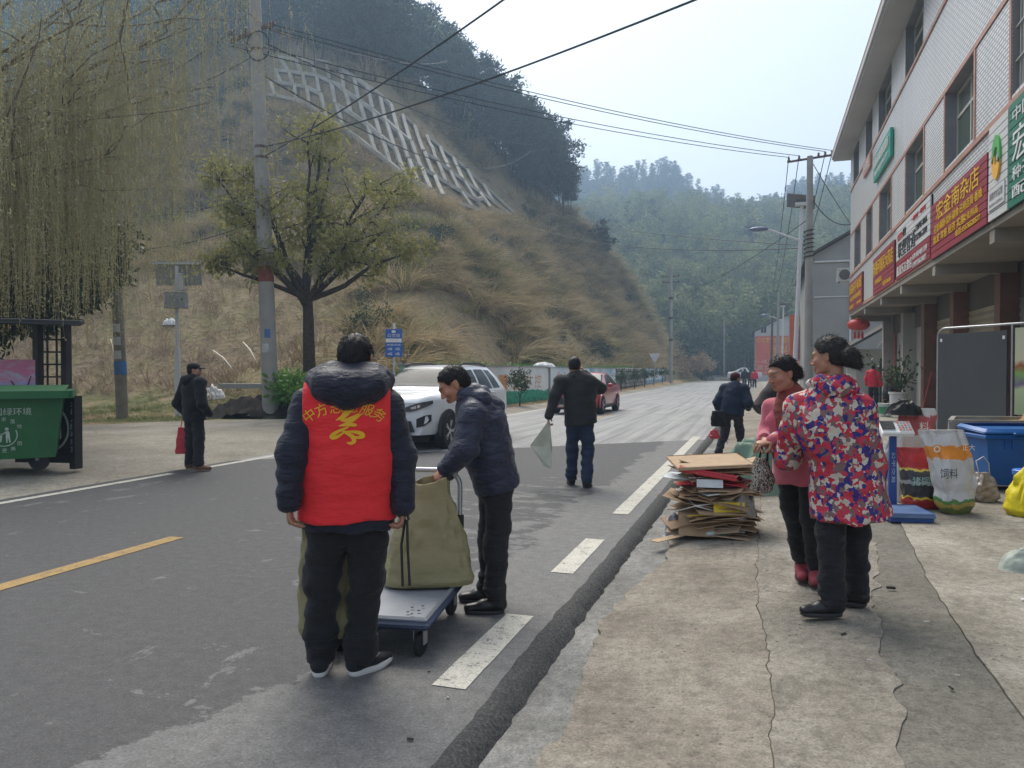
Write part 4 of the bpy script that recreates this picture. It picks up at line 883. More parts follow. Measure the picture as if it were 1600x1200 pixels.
# ================================================================== buildings behind
def gable(name, label, x0, x1, y0, y1, ze, zr, wm, rm, wins=(), over=.4):
    e = thing(name, label, 'building', ((x0+x1)/2, (y0+y1)/2, -.2)); b = MB(); xm = (x0+x1)/2
    for y, fl in ((y0, 1), (y1, 0)):
        f = [(x0, y, -.2), (x1, y, -.2), (x1, y, ze), (xm, y, zr), (x0, y, ze)]; b.add(f, [tuple(range(5)) if fl else tuple(range(4, -1, -1))])
    b.add([(x0, y0, -.2), (x0, y1, -.2), (x0, y1, ze), (x0, y0, ze)], [(3, 2, 1, 0)]); b.add([(x1, y0, -.2), (x1, y1, -.2), (x1, y1, ze), (x1, y0, ze)], [(0, 1, 2, 3)]); wl = b.obj('wall', wm, e)
    r = MB(); s_ = (zr-ze)/(xm-x0)
    for sx, xa in ((-1, x0-over), (1, x1+over)):
        za = ze-over*s_+.05; V = [(xa, y0-over, za), (xm, y0-over, zr+.05), (xm, y1+over, zr+.05), (xa, y1+over, za)]; V2 = [(p[0], p[1], p[2]+.14) for p in V]; r.add(V+V2, [(0, 1, 2, 3), (7, 6, 5, 4), (0, 4, 5, 1), (1, 5, 6, 2), (2, 6, 7, 3), (3, 7, 4, 0)])
    r.obj('roof', rm, e)
    for wx, wz, ww, wh in wins:
        q = MB(); q.span((wx-ww/2, y0-.03, wz), (wx+ww/2, y0-.002, wz+wh)); w_ = q.obj('window', m_alu, e)
        for s2 in (-1, 1):
            q = MB(); q.span((wx+s2*ww*.24-ww*.2, y0-.05, wz+.08), (wx+s2*ww*.24+ww*.2, y0-.032, wz+wh-.08)); q.obj('pane', m_blackp, w_)
    return e
m_roof = mat('old_tile_roof', (.075, .068, .065), .9, var=.3, scale=3, bump=.6, bscale=8)
m_conw = mat('bare_concrete_wall', (.33, .33, .315), .9, var=.14, scale=.35, dirt=.4, dirtcol=(.2, .195, .18), bump=.2, bscale=6)
g_ = gable('grey_house', 'bare grey concrete gable house behind the shop building', 2.65, 12.8, 46, 60, 7.9, 10.8, m_conw, m_roof)
b = MB(); b.tube([(2.75, 45.93, 7.55), (4.55, 45.93, 7.55), (4.62, 45.93, 7.3), (4.62, 45.93, 0)], .055, 8); b.obj('downpipe', mat('white_pvc', (.66, .66, .65), .4), g_, smooth=60)
b = MB(); b.tube([(2.75, 45.95, 5.6), (4.7, 45.95, 5.6)], .025, 6); b.tube([(4.95, 45.95, 5.6), (4.95, 45.95, 6.4)], .03, 6); b.obj('conduit', m_lwht, g_)
g_ = gable('advert_house', 'far white gable house with an orange advert painted on its wall', -1.0, 8.2, 118, 130, 7.2, 9.6, mat('white_render', (.55, .54, .52), .85, dirt=.25, scale=.4), m_roof, ((.25, 4.1, .9, 1.3), (.25, 7.0, .8, 1.1)))
m_adv = mat('advert_orange', (.62, .13, .07), .6, var=.12, scale=.4)
b = MB(); b.span((-.92, 117.93, .9), (6.2, 117.96, 6.6)); ad = b.obj('advert', m_adv, g_)
for t, x, z, ww, hh in (('CCTV央视展播', 2.3, 6.0, 6.0, .8), ('恒兴瓷砖', 3.6, 4.5, 4.6, 1.7), ('一线品牌 品质保证', 2.4, 2.9, 6.2, .6), ('灵官陶瓷批发', 2.4, 2.0, 6.2, .7), ('电话:13874500000', 2.4, 1.25, 6.2, .45)): lettering(t, (x, 117.93, z), (1, 0, 0), (0, 0, 1), ww, hh, m_yel if z > 3.5 else mat('letter_pale_orange', (.75, .45, .35), .6), ad, off=.02)
g_ = gable('far_shed', 'low dark open shed at the far end of the road', -13, -2.2, 138, 150, 5.2, 7.2, mat('shed_wall', (.10, .09, .085), .9, var=.3, scale=.5), m_roof)
b = MB(); b.span((-9.2, 137.7, .6), (-5.6, 137.9, 2.2)); b.obj('notice_board', mat('blue_board', (.08, .25, .5), .6), g_)
for x in (-12.5, -10, -7.5, -5, -2.8):
    b = MB(); b.span((x-.15, 137.5, -.2), (x+.15, 137.8, 4.6)); b.obj('post', m_conw, g_)
b = MB()
for k in range(150):
    x, y = rng.uniform(-8.5, -1.2), rng.uniform(122, 136); r_ = rng.uniform(.2, .6); b.box((x, y, .15+.4*rng.random()*(y-120)/14), (r_*2, r_*1.5, r_), rot=rotz(rng.random()*3)@rotx(rng.normal()*.3))
kind(b.obj('stone_rubble', mat('field_stone', (.3, .28, .24), .9, var=.3, scale=1)), 'stuff', 'heaps of pale stones and rubble at the road end')
# little lean-to at the end of the shops
e = thing('lean_to', 'small white lean-to with a sagging dark tiled roof beside the shop building', 'building', (4.6, 38, .1)); b = MB(); b.span((4.0, 37.2, .1), (8.4, 41.5, 2.45)); b.obj('wall', mat('whitewash', (.5, .495, .47), .9, dirt=.35, var=.1, scale=.8), e)
b = MB(); b.span((4.95, 37.15, .12), (5.5, 37.19, 2.05)); b.obj('door', m_blackp, e)
b = MB(); V = np.array([(3.2, 36.2, 2.2), (5.7, 36.2, 3.7), (5.7, 41.8, 3.75), (3.2, 41.8, 2.25)]); b.add(np.concatenate([V, V+np.array([0, 0, .12])]), [(3, 2, 1, 0), (4, 5, 6, 7), (0, 1, 5, 4), (1, 2, 6, 5), (2, 3, 7, 6), (3, 0, 4, 7)]); b.obj('roof', m_roof, e)
b = MB(); b.tube([(3.1, 36.1, 2.2), (3.1, 36.1, .1)], .04, 6); b.obj('post', m_twig, e)
b = MB(); b.tube([(5.5, 36.0, 3.72), (5.2, 36.1, 3.2), (4.7, 36.15, 2.5)], .03, 6); b.obj('hose', m_lwht, e, smooth=True)
# ================================================================== painted wall on the left
m_mw = mat('mural_white', (.7, .72, .7), .7, var=.06, scale=.8, dirt=.25, dirtcol=(.42, .44, .40)); m_mg = mat('mural_green', (.05, .30, .16), .7, var=.3, scale=.9); m_mb = mat('mural_blue', (.22, .42, .62), .7, var=.2, scale=.5)
def m_mural(name, sky_, grass, zsplit, sc=.8):
    g = NG(name); c = g.coord(); q = g.n('ShaderNodeSeparateXYZ'); g.set(q.inputs[0], c); n = g.noise(c, sc, 6, .65)
    z = g.math('ADD', q.outputs[2], g.math('MULTIPLY', g.math('SUBTRACT', n, .5), .55)); f = g.ramp(g.math('ADD', g.math('MULTIPLY', z, .5), .5-zsplit*.5), [(.48, 0.0), (.5, 1.0)])
    lo = g.ramp(g.noise(c, 5, 5, .6), [(.35, tuple(x*.5 for x in grass)), (.6, grass)]); up_ = g.ramp(n, [(.35, sky_), (.65, (.78, .80, .79))]); return g.fin(g.mix(f, lo, up_), .75, spec=.3)
WX = -10.0
pw = thing('painted_wall', 'low roadside wall with painted white, green and blue panels', 'wall', (WX, 40, .1))
segs = [(20.6, 24.0, m_mural('mural_hills', (.32, .48, .36), (.06, .30, .13), .9, 1.2)), (24.05, 36.6, m_mural('mural_slogan', (.66, .72, .71), (.04, .38, .22), .55)), (36.9, 46.0, m_mural('mural_script', (.58, .70, .76), (.04, .42, .26), .45)), (46.05, 55.0, m_mural('mural_sky', (.16, .40, .60), (.06, .30, .2), .3))]
for a, b_, mm in segs:
    b = MB(); b.span((WX-.2, a, 0), (WX, b_, 1.66)); b.obj('panel', mm, pw)
b = MB(); b.span((WX-.24, 20.5, 1.662), (WX+.04, 55.05, 1.72)); b.obj('coping', m_conw, pw)
b = MB(); b.span((WX-.22, 36.62, 0), (WX+.03, 36.88, 1.661)); b.obj('pier', m_reveal, pw)
UXl = np.array([0, 1.0, 0])
m_or = mat('mural_orange', (.68, .30, .12), .7, var=.2, scale=3); m_mr = mat('mural_red', (.55, .06, .09), .7)
for ch, y in zip('全面', (21.5, 22.9)): lettering(ch, (WX, y, .85), UXl, UYs, .95, .8, m_or, pw, off=.004)
for ch, y in zip('六无一全防控', (26.2, 27.9, 29.6, 31.3, 33.0, 34.7)): lettering(ch, (WX, y, 1.02), UXl, UYs, 1.1, .62, m_or, pw, off=.004)
lettering('乡村振兴', (WX, 41.2, 1.15), UXl, UYs, 6.5, .55, m_mr, pw, off=.004); lettering('建设美丽家园', (WX, 41.2, .62), UXl, UYs, 6.5, .4, m_mr, pw, off=.004)
# rubble stone stretch: stones one by one where they are near enough to tell apart
m_st = [mat('wall_stone_%d' % i, c, .9, var=.25, scale=3, bump=.3, bscale=12) for i, c in enumerate(((.26, .245, .21), (.20, .19, .17), (.33, .31, .27)))]
sw = thing('stone_wall', 'rubble stone retaining wall beyond the painted panels', 'wall', (WX, 65, .2)); b = MB(); b.span((WX-.3, 55.1, .1), (WX-.06, 70, 1.75)); b.span((WX-.3, 70.05, .1), (WX-.06, 86, 1.75)); b.obj('mortar', mat('mortar', (.14, .13, .11), .95), sw)
k_ = 0
for r_ in range(5):
    y = 55.1+rng.random()*.3
    while y < 69.6:
        L_ = rng.uniform(.4, .8); q = MB(); q.box((WX-.04, y+L_/2, .4+.3*r_), (.16+rng.random()*.05, L_-.05, .26), rot=rotx(rng.normal()*.06), bev=.05); q.obj('stone', m_st[rng.integers(0, 3)], sw); y += L_; k_ += 1
b = MB(); b.span((WX-.03, 70.3, .3), (WX+.02, 84, 1.7)); sp_ = b.obj('panel', m_mural('mural_far', (.25, .40, .58), (.3, .42, .5), .5), sw)
lettering('文明新风尚', (WX+.02, 77, 1.05), UXl, UYs, 11, .7, m_lwht, sw, off=.01)
# little shrubs in front of the wall
m_shr = m_leaf('shrub_leaves', [(.2, (.025, .05, .02)), (.5, (.05, .09, .03)), (.85, (.10, .13, .05))], .5, trans=.15)
for i, (y, s_, lab) in enumerate(((29.2, 1.0, 'small round shrub in front of the slogan panel, nearest the white car'), (40, .85, 'leafy shrub behind the walking person in grey'), (53, .95, 'shrub just past the blue wall panel'), (59, .95, 'first small tree before the stone wall'), (64.5, 1.0, 'second small tree before the stone wall'), (70.5, 1.0, 'third small tree, at the start of the far painted panel'), (77, 1.05, 'fourth small tree before the far painted panel'), (84, 1.0, 'last small tree before the far utility pole'))):
    x = -9.05-.004*y; c_ = np.array([x, y, float(HL(x, y))]); broad_tree('roadside_shrub', lab, c_, c_+np.array([0, 0, .55*s_]), [(c_+np.array([.15, .1, 1.05*s_]), .42*s_), (c_+np.array([-.2, 0, 1.0*s_]), .42*s_), (c_+np.array([0, .1, 1.35*s_]), .36*s_)], None, m_shr, 900, .12, 60+i, .035, cat='shrub')
# straw coloured strip between road and wall
ysv = np.arange(22, 95, 1.0); vb = MB()
P = np.stack([np.stack([np.full_like(ysv, x), ysv, HL(np.full_like(ysv, x), ysv)+.03+.02*n2(np.full_like(ysv, x), ysv, 1.1, 4)], -1) for x in (-9.95, -9.6, -9.2, -8.9)])
kind(link_mesh('verge', P.reshape(-1, 3), grid_faces(4, len(ysv))[:, ::-1], mat('straw_soil', (.30, .215, .12), .95, var=.35, scale=2.0, bump=.6, bscale=14, spec=.1), smooth=True), 'structure', 'straw coloured verge below the painted wall')
# low dark soil heap and concrete ledge beside the near pole
sb = MB(); xs_, ys_ = np.linspace(-1, 1, 30), np.linspace(-1, 1, 14); A, B = np.meshgrid(xs_, ys_, indexing='ij'); hgt = np.clip(1-np.abs(A)**3-.6*B**2, 0, 1)*.85*(.75+.7*n2(A*7, B*7, 1.0, 3)); c_ = atz(398, 655, .1)
Pm = np.stack([c_[0]+A*2.1*_cy-B*.9*_sy, c_[1]+.7+A*2.1*_sy+B*.9*_cy, -.02+hgt], -1)
link_mesh('soil_heap', Pm.reshape(-1, 3), grid_faces(30, 14)[:, ::-1], mat('black_soil', (.03, .026, .023), .95, var=.5, scale=5, bump=1, bscale=16, spec=.1), smooth=True, tag=('heap of black soil behind the near utility pole', 'soil heap'))
a, b_ = atd(346, 603, 23.2), atd(442, 603, 23.2); b = MB(); b.bar(a, b_, .5, .14); b.obj('concrete_ledge', m_conw, tag=('pale concrete ledge above the soil heap', 'ledge'))
# crumpled sheets
def crumple(name, label, cat, c, rx, ry, h, mt, seed, rz=0, parent=None, n=34):
    rg = np.random.default_rng(seed); t = np.linspace(-1, 1, n); A, B = np.meshgrid(t, t, indexing='ij'); rr = np.sqrt(A*A+B*B); base = np.clip(1-rr**2.2, 0, 1)
    Q = np.stack([A, B, A*0+seed*.37], -1); rid = np.abs(vnoise(Q, 2.6, seed)-.5)*2; rid2 = np.abs(vnoise(Q, 6.0, seed+1)-.5)*2
    Zv = h*(base**.6)*(.55+.6*(1-rid))+h*.16*(1-rid2)*np.clip(base*3, 0, 1)
    s_ = 1+.22*(vnoise(np.stack([A/(rr+.05), B/(rr+.05), A*0], -1), 1.6, seed+5)-.5)*2
    V = np.stack([A*rx*s_, B*ry*s_, Zv], -1).reshape(-1, 3)@rotz(rz).T+np.asarray(c, float)
    return link_mesh(name, V, grid_faces(n, n)[:, ::-1], mt, parent, smooth=True, tag=(label, cat) if parent is None else None)
m_plw = mat('white_plastic_sheet', (.62, .62, .61), .45, var=.08, scale=6)
c_ = atz(336, 640, .2); crumple('plastic_sheet', 'crumpled white plastic sheet beside the soil heap', 'plastic sheet', (c_[0], c_[1]-.4, .12), .85, .45, .75, m_plw, 3, .3)
c_ = hill_at(265, 505); crumple('plastic_sheet', 'small white plastic rag on the brown slope', 'plastic sheet', c_-np.array([0, 0, .1]), .5, .3, .3, m_plw, 8)
crumple('white_sack', 'white sack lying on top of the painted wall', 'sack', (-10.2, 36.5, 1.68), .6, .25, .2, m_plw, 12)
# ================================================================== lattice of concrete beams on the cut slope
m_beam = mat('lattice_concrete', (.36, .335, .285), .9, var=.2, scale=.7, dirt=.3, dirtcol=(.2, .17, .12))
la = thing('slope_lattice', 'lattice of pale concrete beams over the dry grass slope', 'retaining lattice', hill_at(640, 230))
TE, BE = np.array([(437, 95), (520, 104), (590, 152), (650, 205), (720, 262), (803, 338)], float), np.array([(415, 152), (470, 163), (560, 222), (640, 288), (705, 320), (788, 348)], float)
def edge(E_, s_): t = np.linspace(0, 1, len(E_)); return np.array([np.interp(s_, t, E_[:, 0]), np.interp(s_, t, E_[:, 1])])
def cellp(s_, t): return edge(TE, s_)*(1-t)+edge(BE, s_)*t
LB = []; NS = 17
for i in range(NS):
    for t in (0, .34, .67, 1.0):
        if rng.random() < .86: LB.append((*cellp(i/NS, t), *cellp((i+1)/NS, t)))
    for t in (0, .34, .67):
        if rng.random() < .9 and i < NS-1: LB.append((*cellp(i/NS, t), *cellp((i+.9)/NS, t+.33)))
for x0, y0, x1, y1 in LB:
    a, c_ = hit_hill(x0, y0), hit_hill(x1, y1)
    if a is None or c_ is None or np.linalg.norm(a-c_) > 26: continue
    b = MB(); n = max(2, int(np.linalg.norm(a-c_)/2)+1); pts = [a+(c_-a)*t for t in np.linspace(0, 1, n)]; pts = [np.array([p[0], p[1], max(p[2], HL(p[0], p[1]))+.34]) for p in pts]
    for p, q in zip(pts[:-1], pts[1:]): b.bar(p, q+(q-p)*.02, .30, .32)
    b.obj('beam', m_beam, la)
# ================================================================== poles
m_pole = mat('pole_concrete', (.33, .32, .30), .9, var=.14, scale=1.5, dirt=.35, dirtcol=(.2, .19, .17), bump=.15, bscale=20)
m_ins = mat('insulator', (.10, .06, .05), .3)
def pole(name, label, base, top, r0, r1, m_=m_pole, n=14):
    e = thing(name, label, 'pole', base); b = MB(); b.tube([np.asarray(base, float)-np.array([0, 0, .2])]+[np.asarray(base)+(np.asarray(top)-np.asarray(base))*t for t in (.25, .5, .75, 1)], [r0, r0*.75+r1*.25, (r0+r1)/2, r0*.25+r1*.75, r1], n); b.obj('shaft', m_, e, smooth=50); return e
nb = np.array([-13.47, 18.95, .1]); ntop = np.array(atd(397, -30, 22.2))
e = pole('utility_pole', 'tall grey concrete utility pole with a red band, nearest on the left', nb, ntop, .24, .165)
def onp(t): return nb+(ntop-nb)*t
zt = lambda z: (z-nb[2])/(ntop[2]-nb[2])
b = MB(); b.tube([onp(zt(4.05)), onp(zt(4.5))], [.226, .224], 16); b.obj('red_band', mat('faded_red_paint', (.22, .06, .045), .8, var=.3, scale=6), e, smooth=50)
p = onp(zt(11.3)); b = MB(); b.bar(p+RT*-.75+np.array([0, 0, -.3]), p+RT*.55+np.array([0, 0, .25]), .09, .09); b.obj('crossarm', m_ins, e)
for k in (-.7, -.3, .45):
    b = MB(); b.lathe([(.03, 0), (.06, .04), (.035, .08), (.05, .13), (.02, .17)], p+RT*k+np.array([0, 0, .22*k+.02]), 10); b.obj('insulator', m_ins, e)
b = MB(); a_ = np.linspace(0, 6.28*1.6, 40); b.tube([p+RT*(.12+.33*math.cos(t))+np.array([0, 0, -.5+.42*math.sin(t)])-FW*.2 for t in a_], .02, 5); b.obj('cable_coil', m_blackp, e)
for z in (7.6, 7.9, 10.7):
    b = MB(); b.tube([onp(zt(z)), onp(zt(z+.08))], .2, 14); b.obj('clamp', m_ins, e)
c_ = onp(zt(2.55)); b = MB()
for k, (dz, mm) in enumerate(((0, mat('blue_sticker', (.08, .16, .38), .5)), (-.42, mat('torn_paper', (.5, .5, .5), .8)))):
    an = np.linspace(-.15, .55, 6) if k == 0 else np.linspace(-.5, .35, 6); V = []
    for t in an:
        d_ = -FW*math.cos(t)+RT*math.sin(t); d_[2] = 0; V += [c_+d_*.236+np.array([0, 0, dz-.11]), c_+d_*.236+np.array([0, 0, dz+.14])]
    link_mesh('sticker', V, [(2*i, 2*i+2, 2*i+3, 2*i+1) for i in range(5)], mm, e)
sbp = np.array([-17.55, 17.6, .15]); stp = np.array(atd(176, 288, 22.3)); e = pole('old_pole', 'weathered short pole with a blue band and paper notices on the left verge', sbp, stp, .17, .13, mat('weathered_wood', (.23, .20, .155), .9, var=.25, scale=4, dirt=.3, bump=.4, bscale=16))
q = lambda z: sbp+(stp-sbp)*((z-sbp[2])/(stp[2]-sbp[2]))
b = MB(); b.tube([q(1.38), q(1.76)], .171, 14); b.obj('blue_band', mat('blue_paint', (.06, .16, .36), .7), e, smooth=50)
for z in (1.95, 2.35, 2.72):
    V = []
    for t in np.linspace(-.7, .7, 6):
        d_ = -FW*math.cos(t)+RT*math.sin(t); d_[2] = 0; V += [q(z-.12)+d_*.169, q(z+.12)+d_*.169]
    link_mesh('notice', V, [(2*i, 2*i+2, 2*i+3, 2*i+1) for i in range(5)], mat('torn_paper', (.5, .5, .5), .8), e)
b = MB(); b.bar(stp-RT*.35-np.array([0, 0, .15]), stp+RT*.35-np.array([0, 0, .15]), .1, .12); b.obj('crossarm', m_bark, e)
# monitoring post with panel and box
cb = np.array(atz(278, 650, .15)); dC = proj(cb)[2]
e = thing('monitor_post', 'white post with a solar panel and a grey cabinet on the left slope', 'post', cb); m_wp = mat('white_post', (.60, .61, .62), .4, var=.05)
b = MB(); b.tube([cb, cb+np.array([0, 0, 2.0])], .085, 12); b.tube([cb+np.array([0, 0, 2.0]), cb+np.array([0, 0, 4.45])], .06, 12); b.obj('shaft', m_wp, e, smooth=50)
rF = np.stack([RT, np.array([_sy*-1, _cy, 0]), np.array([0, 0, 1])], 1)
b = MB(); b.box(cb+np.array([0, 0, 3.42])+RT*.03-FW*.12, (.62, .26, .48), rot=rF, bev=.015); cbx = b.obj('cabinet', mat('grey_cabinet', (.33, .34, .34), .5), e)
b = MB(); b.box(cb+np.array([0, 0, 3.42])+RT*.25-FW*.265, (.03, .02, .06), rot=rF); b.obj('latch', m_blackp, cbx)
b = MB(); b.box(cb+np.array([0, 0, 3.95])+RT*.17-FW*.1, (.17, .17, .5), rot=rF, bev=.015); b.obj('battery_box', m_wp, e)
pr = rF@rotx(R(-58)); b = MB(); b.box(cb+np.array([0, 0, 4.25])+FW*.12, (1.35, .04, .72), rot=rF@rotx(R(38))@rotx(R(-30)), bev=.0); so2 = b.obj('solar_panel', mat('panel_back', (.30, .31, .30), .5), e)
b = MB(); b.bar(cb+np.array([0, 0, 4.52])-RT*.72, cb+np.array([0, 0, 4.52])+RT*.72, .07, .05); b.obj('panel_rail', m_wp, e)
# right hand pole with crossarm
rb = np.array([1.95, 36.4, .1]); rt_ = np.array([1.98, 36.4, 10.95]); e = pole('utility_pole', 'concrete utility pole with a crossarm near the grey house', rb, rt_, .21, .13)
b = MB(); b.bar(rt_+np.array([-.95, 0, -.18]), rt_+np.array([.95, 0, -.02]), .08, .08); b.obj('crossarm', m_ins, e)
for k in (-.88, -.45, .35, .62, .9):
    b = MB(); b.lathe([(.035, 0), (.07, .04), (.04, .09), (.055, .14), (.02, .19)], rt_+np.array([k, 0, -.08+.085*k]), 8); b.obj('insulator', m_ins, e)
b = MB(); a_ = np.linspace(0, 6.28*7, 90); b.tube([np.array([1.96+.21*math.cos(t), 36.4+.21*math.sin(t), 6.4+t*.03]) for t in a_], .03, 4); b.obj('cable_wrap', m_blackp, e)
# street lamps with solar panels
def lamp(label, base, h, lean, dirx, s=1.0):
    base = np.asarray(base, float); e = thing('street_lamp', label, 'street lamp', base); top = base+np.array([lean, 0, h]); b = MB(); b.tube([base, top], [.12*s, .075*s], 12); b.obj('shaft', m_wp, e, smooth=50)
    p = base+(top-base)*.83; b = MB(); t = np.linspace(0, 1, 8); b.tube(np.stack([p[0]-1.5*t, p[1]-.3*t, p[2]-.1+.75*t**1.2*(1-.25*t)], 1), np.linspace(.055, .04, 8), 8); b.obj('arm', m_wp, e, smooth=50)
    hd = MB(); hd.ell(np.array([p[0]-1.85, p[1]-.37, p[2]+.47]), (.45, .16, .11), 14, 8); hd.obj('lamp_head', mat('lamp_blue_grey', (.13, .15, .25), .35), e, smooth=True)
    b = MB(); b.box(top+np.array([-.05, -.1, .15]), (1.25, .8, .045), rot=rotx(R(-38))@roty(R(14))); pn = b.obj('solar_panel', mat('solar_cells', (.16, .17, .185), .25), e); b = MB(); b.box(top+np.array([-.05, -.07, .02]), (.5, .35, .14)); b.obj('battery_box', m_wp, e); return e
lamp('white solar street lamp beside the crossarm pole', (1.42, 38.2, .1), 9.1, .32, -1); lamp('small far solar street lamp near the orange banner', (2.0, 86, .1), 8.2, .15, -1)
pole('utility_pole', 'thin pole next to the far street lamp', (1.55, 84, .1), (1.6, 84, 9.6), .17, .12); pole('utility_pole', 'dark slim pole just left of the far street lamp', (1.0, 90, .1), (1.1, 90, 7.6), .15, .12, mat('tarred_wood', (.09, .08, .07), .9))
fb = np.array([-9.15, 82.5, .45]); e = pole('utility_pole', 'concrete utility pole at the end of the painted wall', fb, fb+np.array([0, 0, 12.2]), .22, .15)
for z in (11.0, 10.4):
    b = MB(); b.bar(fb+np.array([-.9, 0, z]), fb+np.array([.9, 0, z+.05]), .08, .08); b.obj('crossarm', m_ins, e)
    for k in (-.85, .8): b = MB(); b.lathe([(.05, 0), (.08, .1), (.04, .22)], fb+np.array([k, 0, z+.03]), 8); b.obj('insulator', m_ins, e)
for z in (4.2, 6.5, 8.6): b = MB(); b.tube([fb+np.array([0, 0, z]), fb+np.array([0, 0, z+.25])], .225, 12); b.obj('clamp', m_ins, e)
fb2 = np.array([-5.9, 131, .2]); e = pole('utility_pole', 'pale small pole at the far end of the road', fb2, fb2+np.array([0, 0, 9.6]), .2, .15); b = MB(); b.bar(fb2+np.array([-.8, 0, 8.4]), fb2+np.array([.8, 0, 8.4]), .08, .08); b.obj('crossarm', m_ins, e)
# ------------------------------------------------------------------ wires
m_wire = mat('cable_black', (.02, .02, .022), .6)
def wire(label, a, b, sag, r=.014):
    a, b = np.asarray(a, float), np.asarray(b, float); t = np.linspace(0, 1, 25)[:, None]; P = a+(b-a)*t; P[:, 2] -= (4*sag*t*(1-t))[:, 0]
    q = MB(); q.tube(P, r, 5, cap=False); q.obj('overhead_wire', m_wire, tag=(label, 'wire', 'overhead wires'))
A1 = onp(zt(11.35))
for i, (k, kk) in enumerate(((-.7, -.88), (-.3, -.45), (.2, .62), (.45, .9))):
    wire(['lowest of the four thin wires running to the crossarm pole', 'second lowest wire running to the crossarm pole', 'second highest wire running to the crossarm pole', 'topmost of the four wires running to the crossarm pole'][i], A1+RT*k+np.array([0, 0, .05+.25*k-.35*(i < 2)]), rt_+np.array([kk, 0, .1+.085*kk]), .35)
wire('thick black cable crossing the sky from the near pole towards the upper right', onp(zt(7.95)), (3.3, 8.0, 6.35), .35, .017)
wire('black cable crossing steeply up the middle of the sky', onp(zt(7.65)), (2.0, 5.8, 6.6), .25, .016)
L0 = np.array(atd(-40, 235, 26)); 
wire('dark cable sloping down left from the near pole top', A1+RT*-.6, atd(120, 190, 30), .2, .018); wire('second dark cable left of the near pole, below the first', A1-np.array([0, 0, .7]), atd(200, 160, 32), .3, .016)
wire('slack wire from the near pole to the hillside behind', A1+RT*.3-np.array([0, 0, .4]), hill_at(835, 300)+np.array([0, 0, 6]), .8, .02)
wire('faint upper wire climbing across the wood', A1+RT*.4, atd(700, 95, 70), .6, .02); wire('lower slack wire across the lattice', A1-np.array([0, 0, 1.2]), atd(830, 235, 88), 2.4, .024)
wire('pale wire left of the roadside tree', onp(zt(6.6)), q(stp[2]-.6) if False else stp-np.array([0, 0, 1.0]), .15, .012); wire('sagging pale wire to the old pole', onp(zt(5.9)), stp-np.array([0, 0, 1.9]), .25, .012)
wire('double cable low in front of the bamboo slope', hill_at(905, 352)+np.array([0, 0, .4]), (1.5, 38.2, 7.35), .3, .02); wire('cable from the spur to the street lamp', hill_at(780, 345)+np.array([0, 0, .6]), (1.6, 38.2, 7.2), 1.2, .018)
wire('far thin wire across the bamboo slope', fb+np.array([.5, 0, 9]), (1.9, 36.6, 8.2), .5, .018)
for i, k in enumerate((-.88, -.45, .62, .9)): wire(['leftmost wire dropping away behind the crossarm pole', 'second wire dropping away behind the crossarm pole', 'third wire dropping away behind the crossarm pole', 'rightmost wire dropping away behind the crossarm pole'][i], rt_+np.array([k, 0, .08]), (1.6+k*.9, 84, 9.2), 1.2, .018)
wire('service cable from the crossarm pole to the shop building', rt_+np.array([.1, 0, -1.9]), (3.55, 34.8, 7.6), .4, .022); wire('steep stay cable behind the crossarm pole', rt_+np.array([.1, 0, -.3]), (5.2, 46, 8.6), .1, .018)
wire('far wire to the white gable house', fb2+np.array([0, 0, 5.4]), (-.9, 118, 6.2), .4, .03)
# ------------------------------------------------------------------ road signs
sbz = np.array(atd(616, 640, 20.5)); sbz[2] = .1
e = thing('bus_stop_sign', 'blue information sign on a steel post in front of the painted wall', 'sign', sbz); b = MB(); b.tube([sbz, sbz+np.array([0, 0, 2.65])], .035, 10); b.obj('post', m_steel, e, smooth=True)
uxs = np.array([_cy, _sy, 0]); nrm = np.array([_sy, -_cy, 0]); rS = np.stack([uxs, -nrm, np.array([0, 0, 1])], 1); zc = 1.48+(580-536)/1200*20.5; cS = np.array([sbz[0], sbz[1], zc])+nrm*.045
b = MB(); b.box(cS, (.46, .03, .74), rot=rS, bev=.01); b.obj('plate', mat('sign_blue', (.03, .12, .42), .4), e)
b = MB(); b.box(cS+np.array([0, 0, .065])+nrm*.018, (.42, .006, .1), rot=rS); b.box(cS+np.array([0, 0, .3])+nrm*.018, (.1, .006, .06), rot=rS); b.obj('white_strip', m_lwht, e)
lettering('公交站', cS+np.array([0, 0, .2])+nrm*.017, uxs, UYs, .34, .1, m_lwht, e); lettering('新路河站', cS+np.array([0, 0, -.05])+nrm*.017, uxs, UYs, .36, .05, m_lwht, e)
for i in (-1, 1):
    for j in (0, 1):
        lettering('4路', cS+uxs*.1*i+np.array([0, 0, -.16-.13*j])+nrm*.017, uxs, UYs, .12, .075, m_lwht, e)
tb2 = np.array([-9.0, 68.5, .35]); e = thing('yield_sign', 'white downward triangle sign on a post beside the stone wall', 'sign', tb2); b = MB(); b.tube([tb2, tb2+np.array([0, 0, 2.5])], .045, 8); b.obj('post', m_steel, e); b = MB(); b.prism([(-.5, .45), (.5, .45), (0, -.42)], -.06, -.03, o=tb2+np.array([0, 0, 2.25]), ux=(1, 0, 0), uy=(0, 0, 1), un=(0, 1, 0)); b.obj('plate', mat('sign_grey_back', (.6, .6, .6), .5), e)
bp = np.array([2.05, 60, .1]); e = thing('vertical_banner', 'tall orange vertical banner with blue characters by the far lamps', 'banner', bp); b = MB(); b.tube([bp+np.array([-.1, .05, 0]), bp+np.array([-.1, .05, 5.6])], .05, 8); b.obj('post', m_steel, e); b = MB(); b.span((1.95, 59.9, 2.3), (2.95, 59.96, 5.6)); b.obj('cloth', mat('banner_orange', (.70, .14, .04), .6), e)
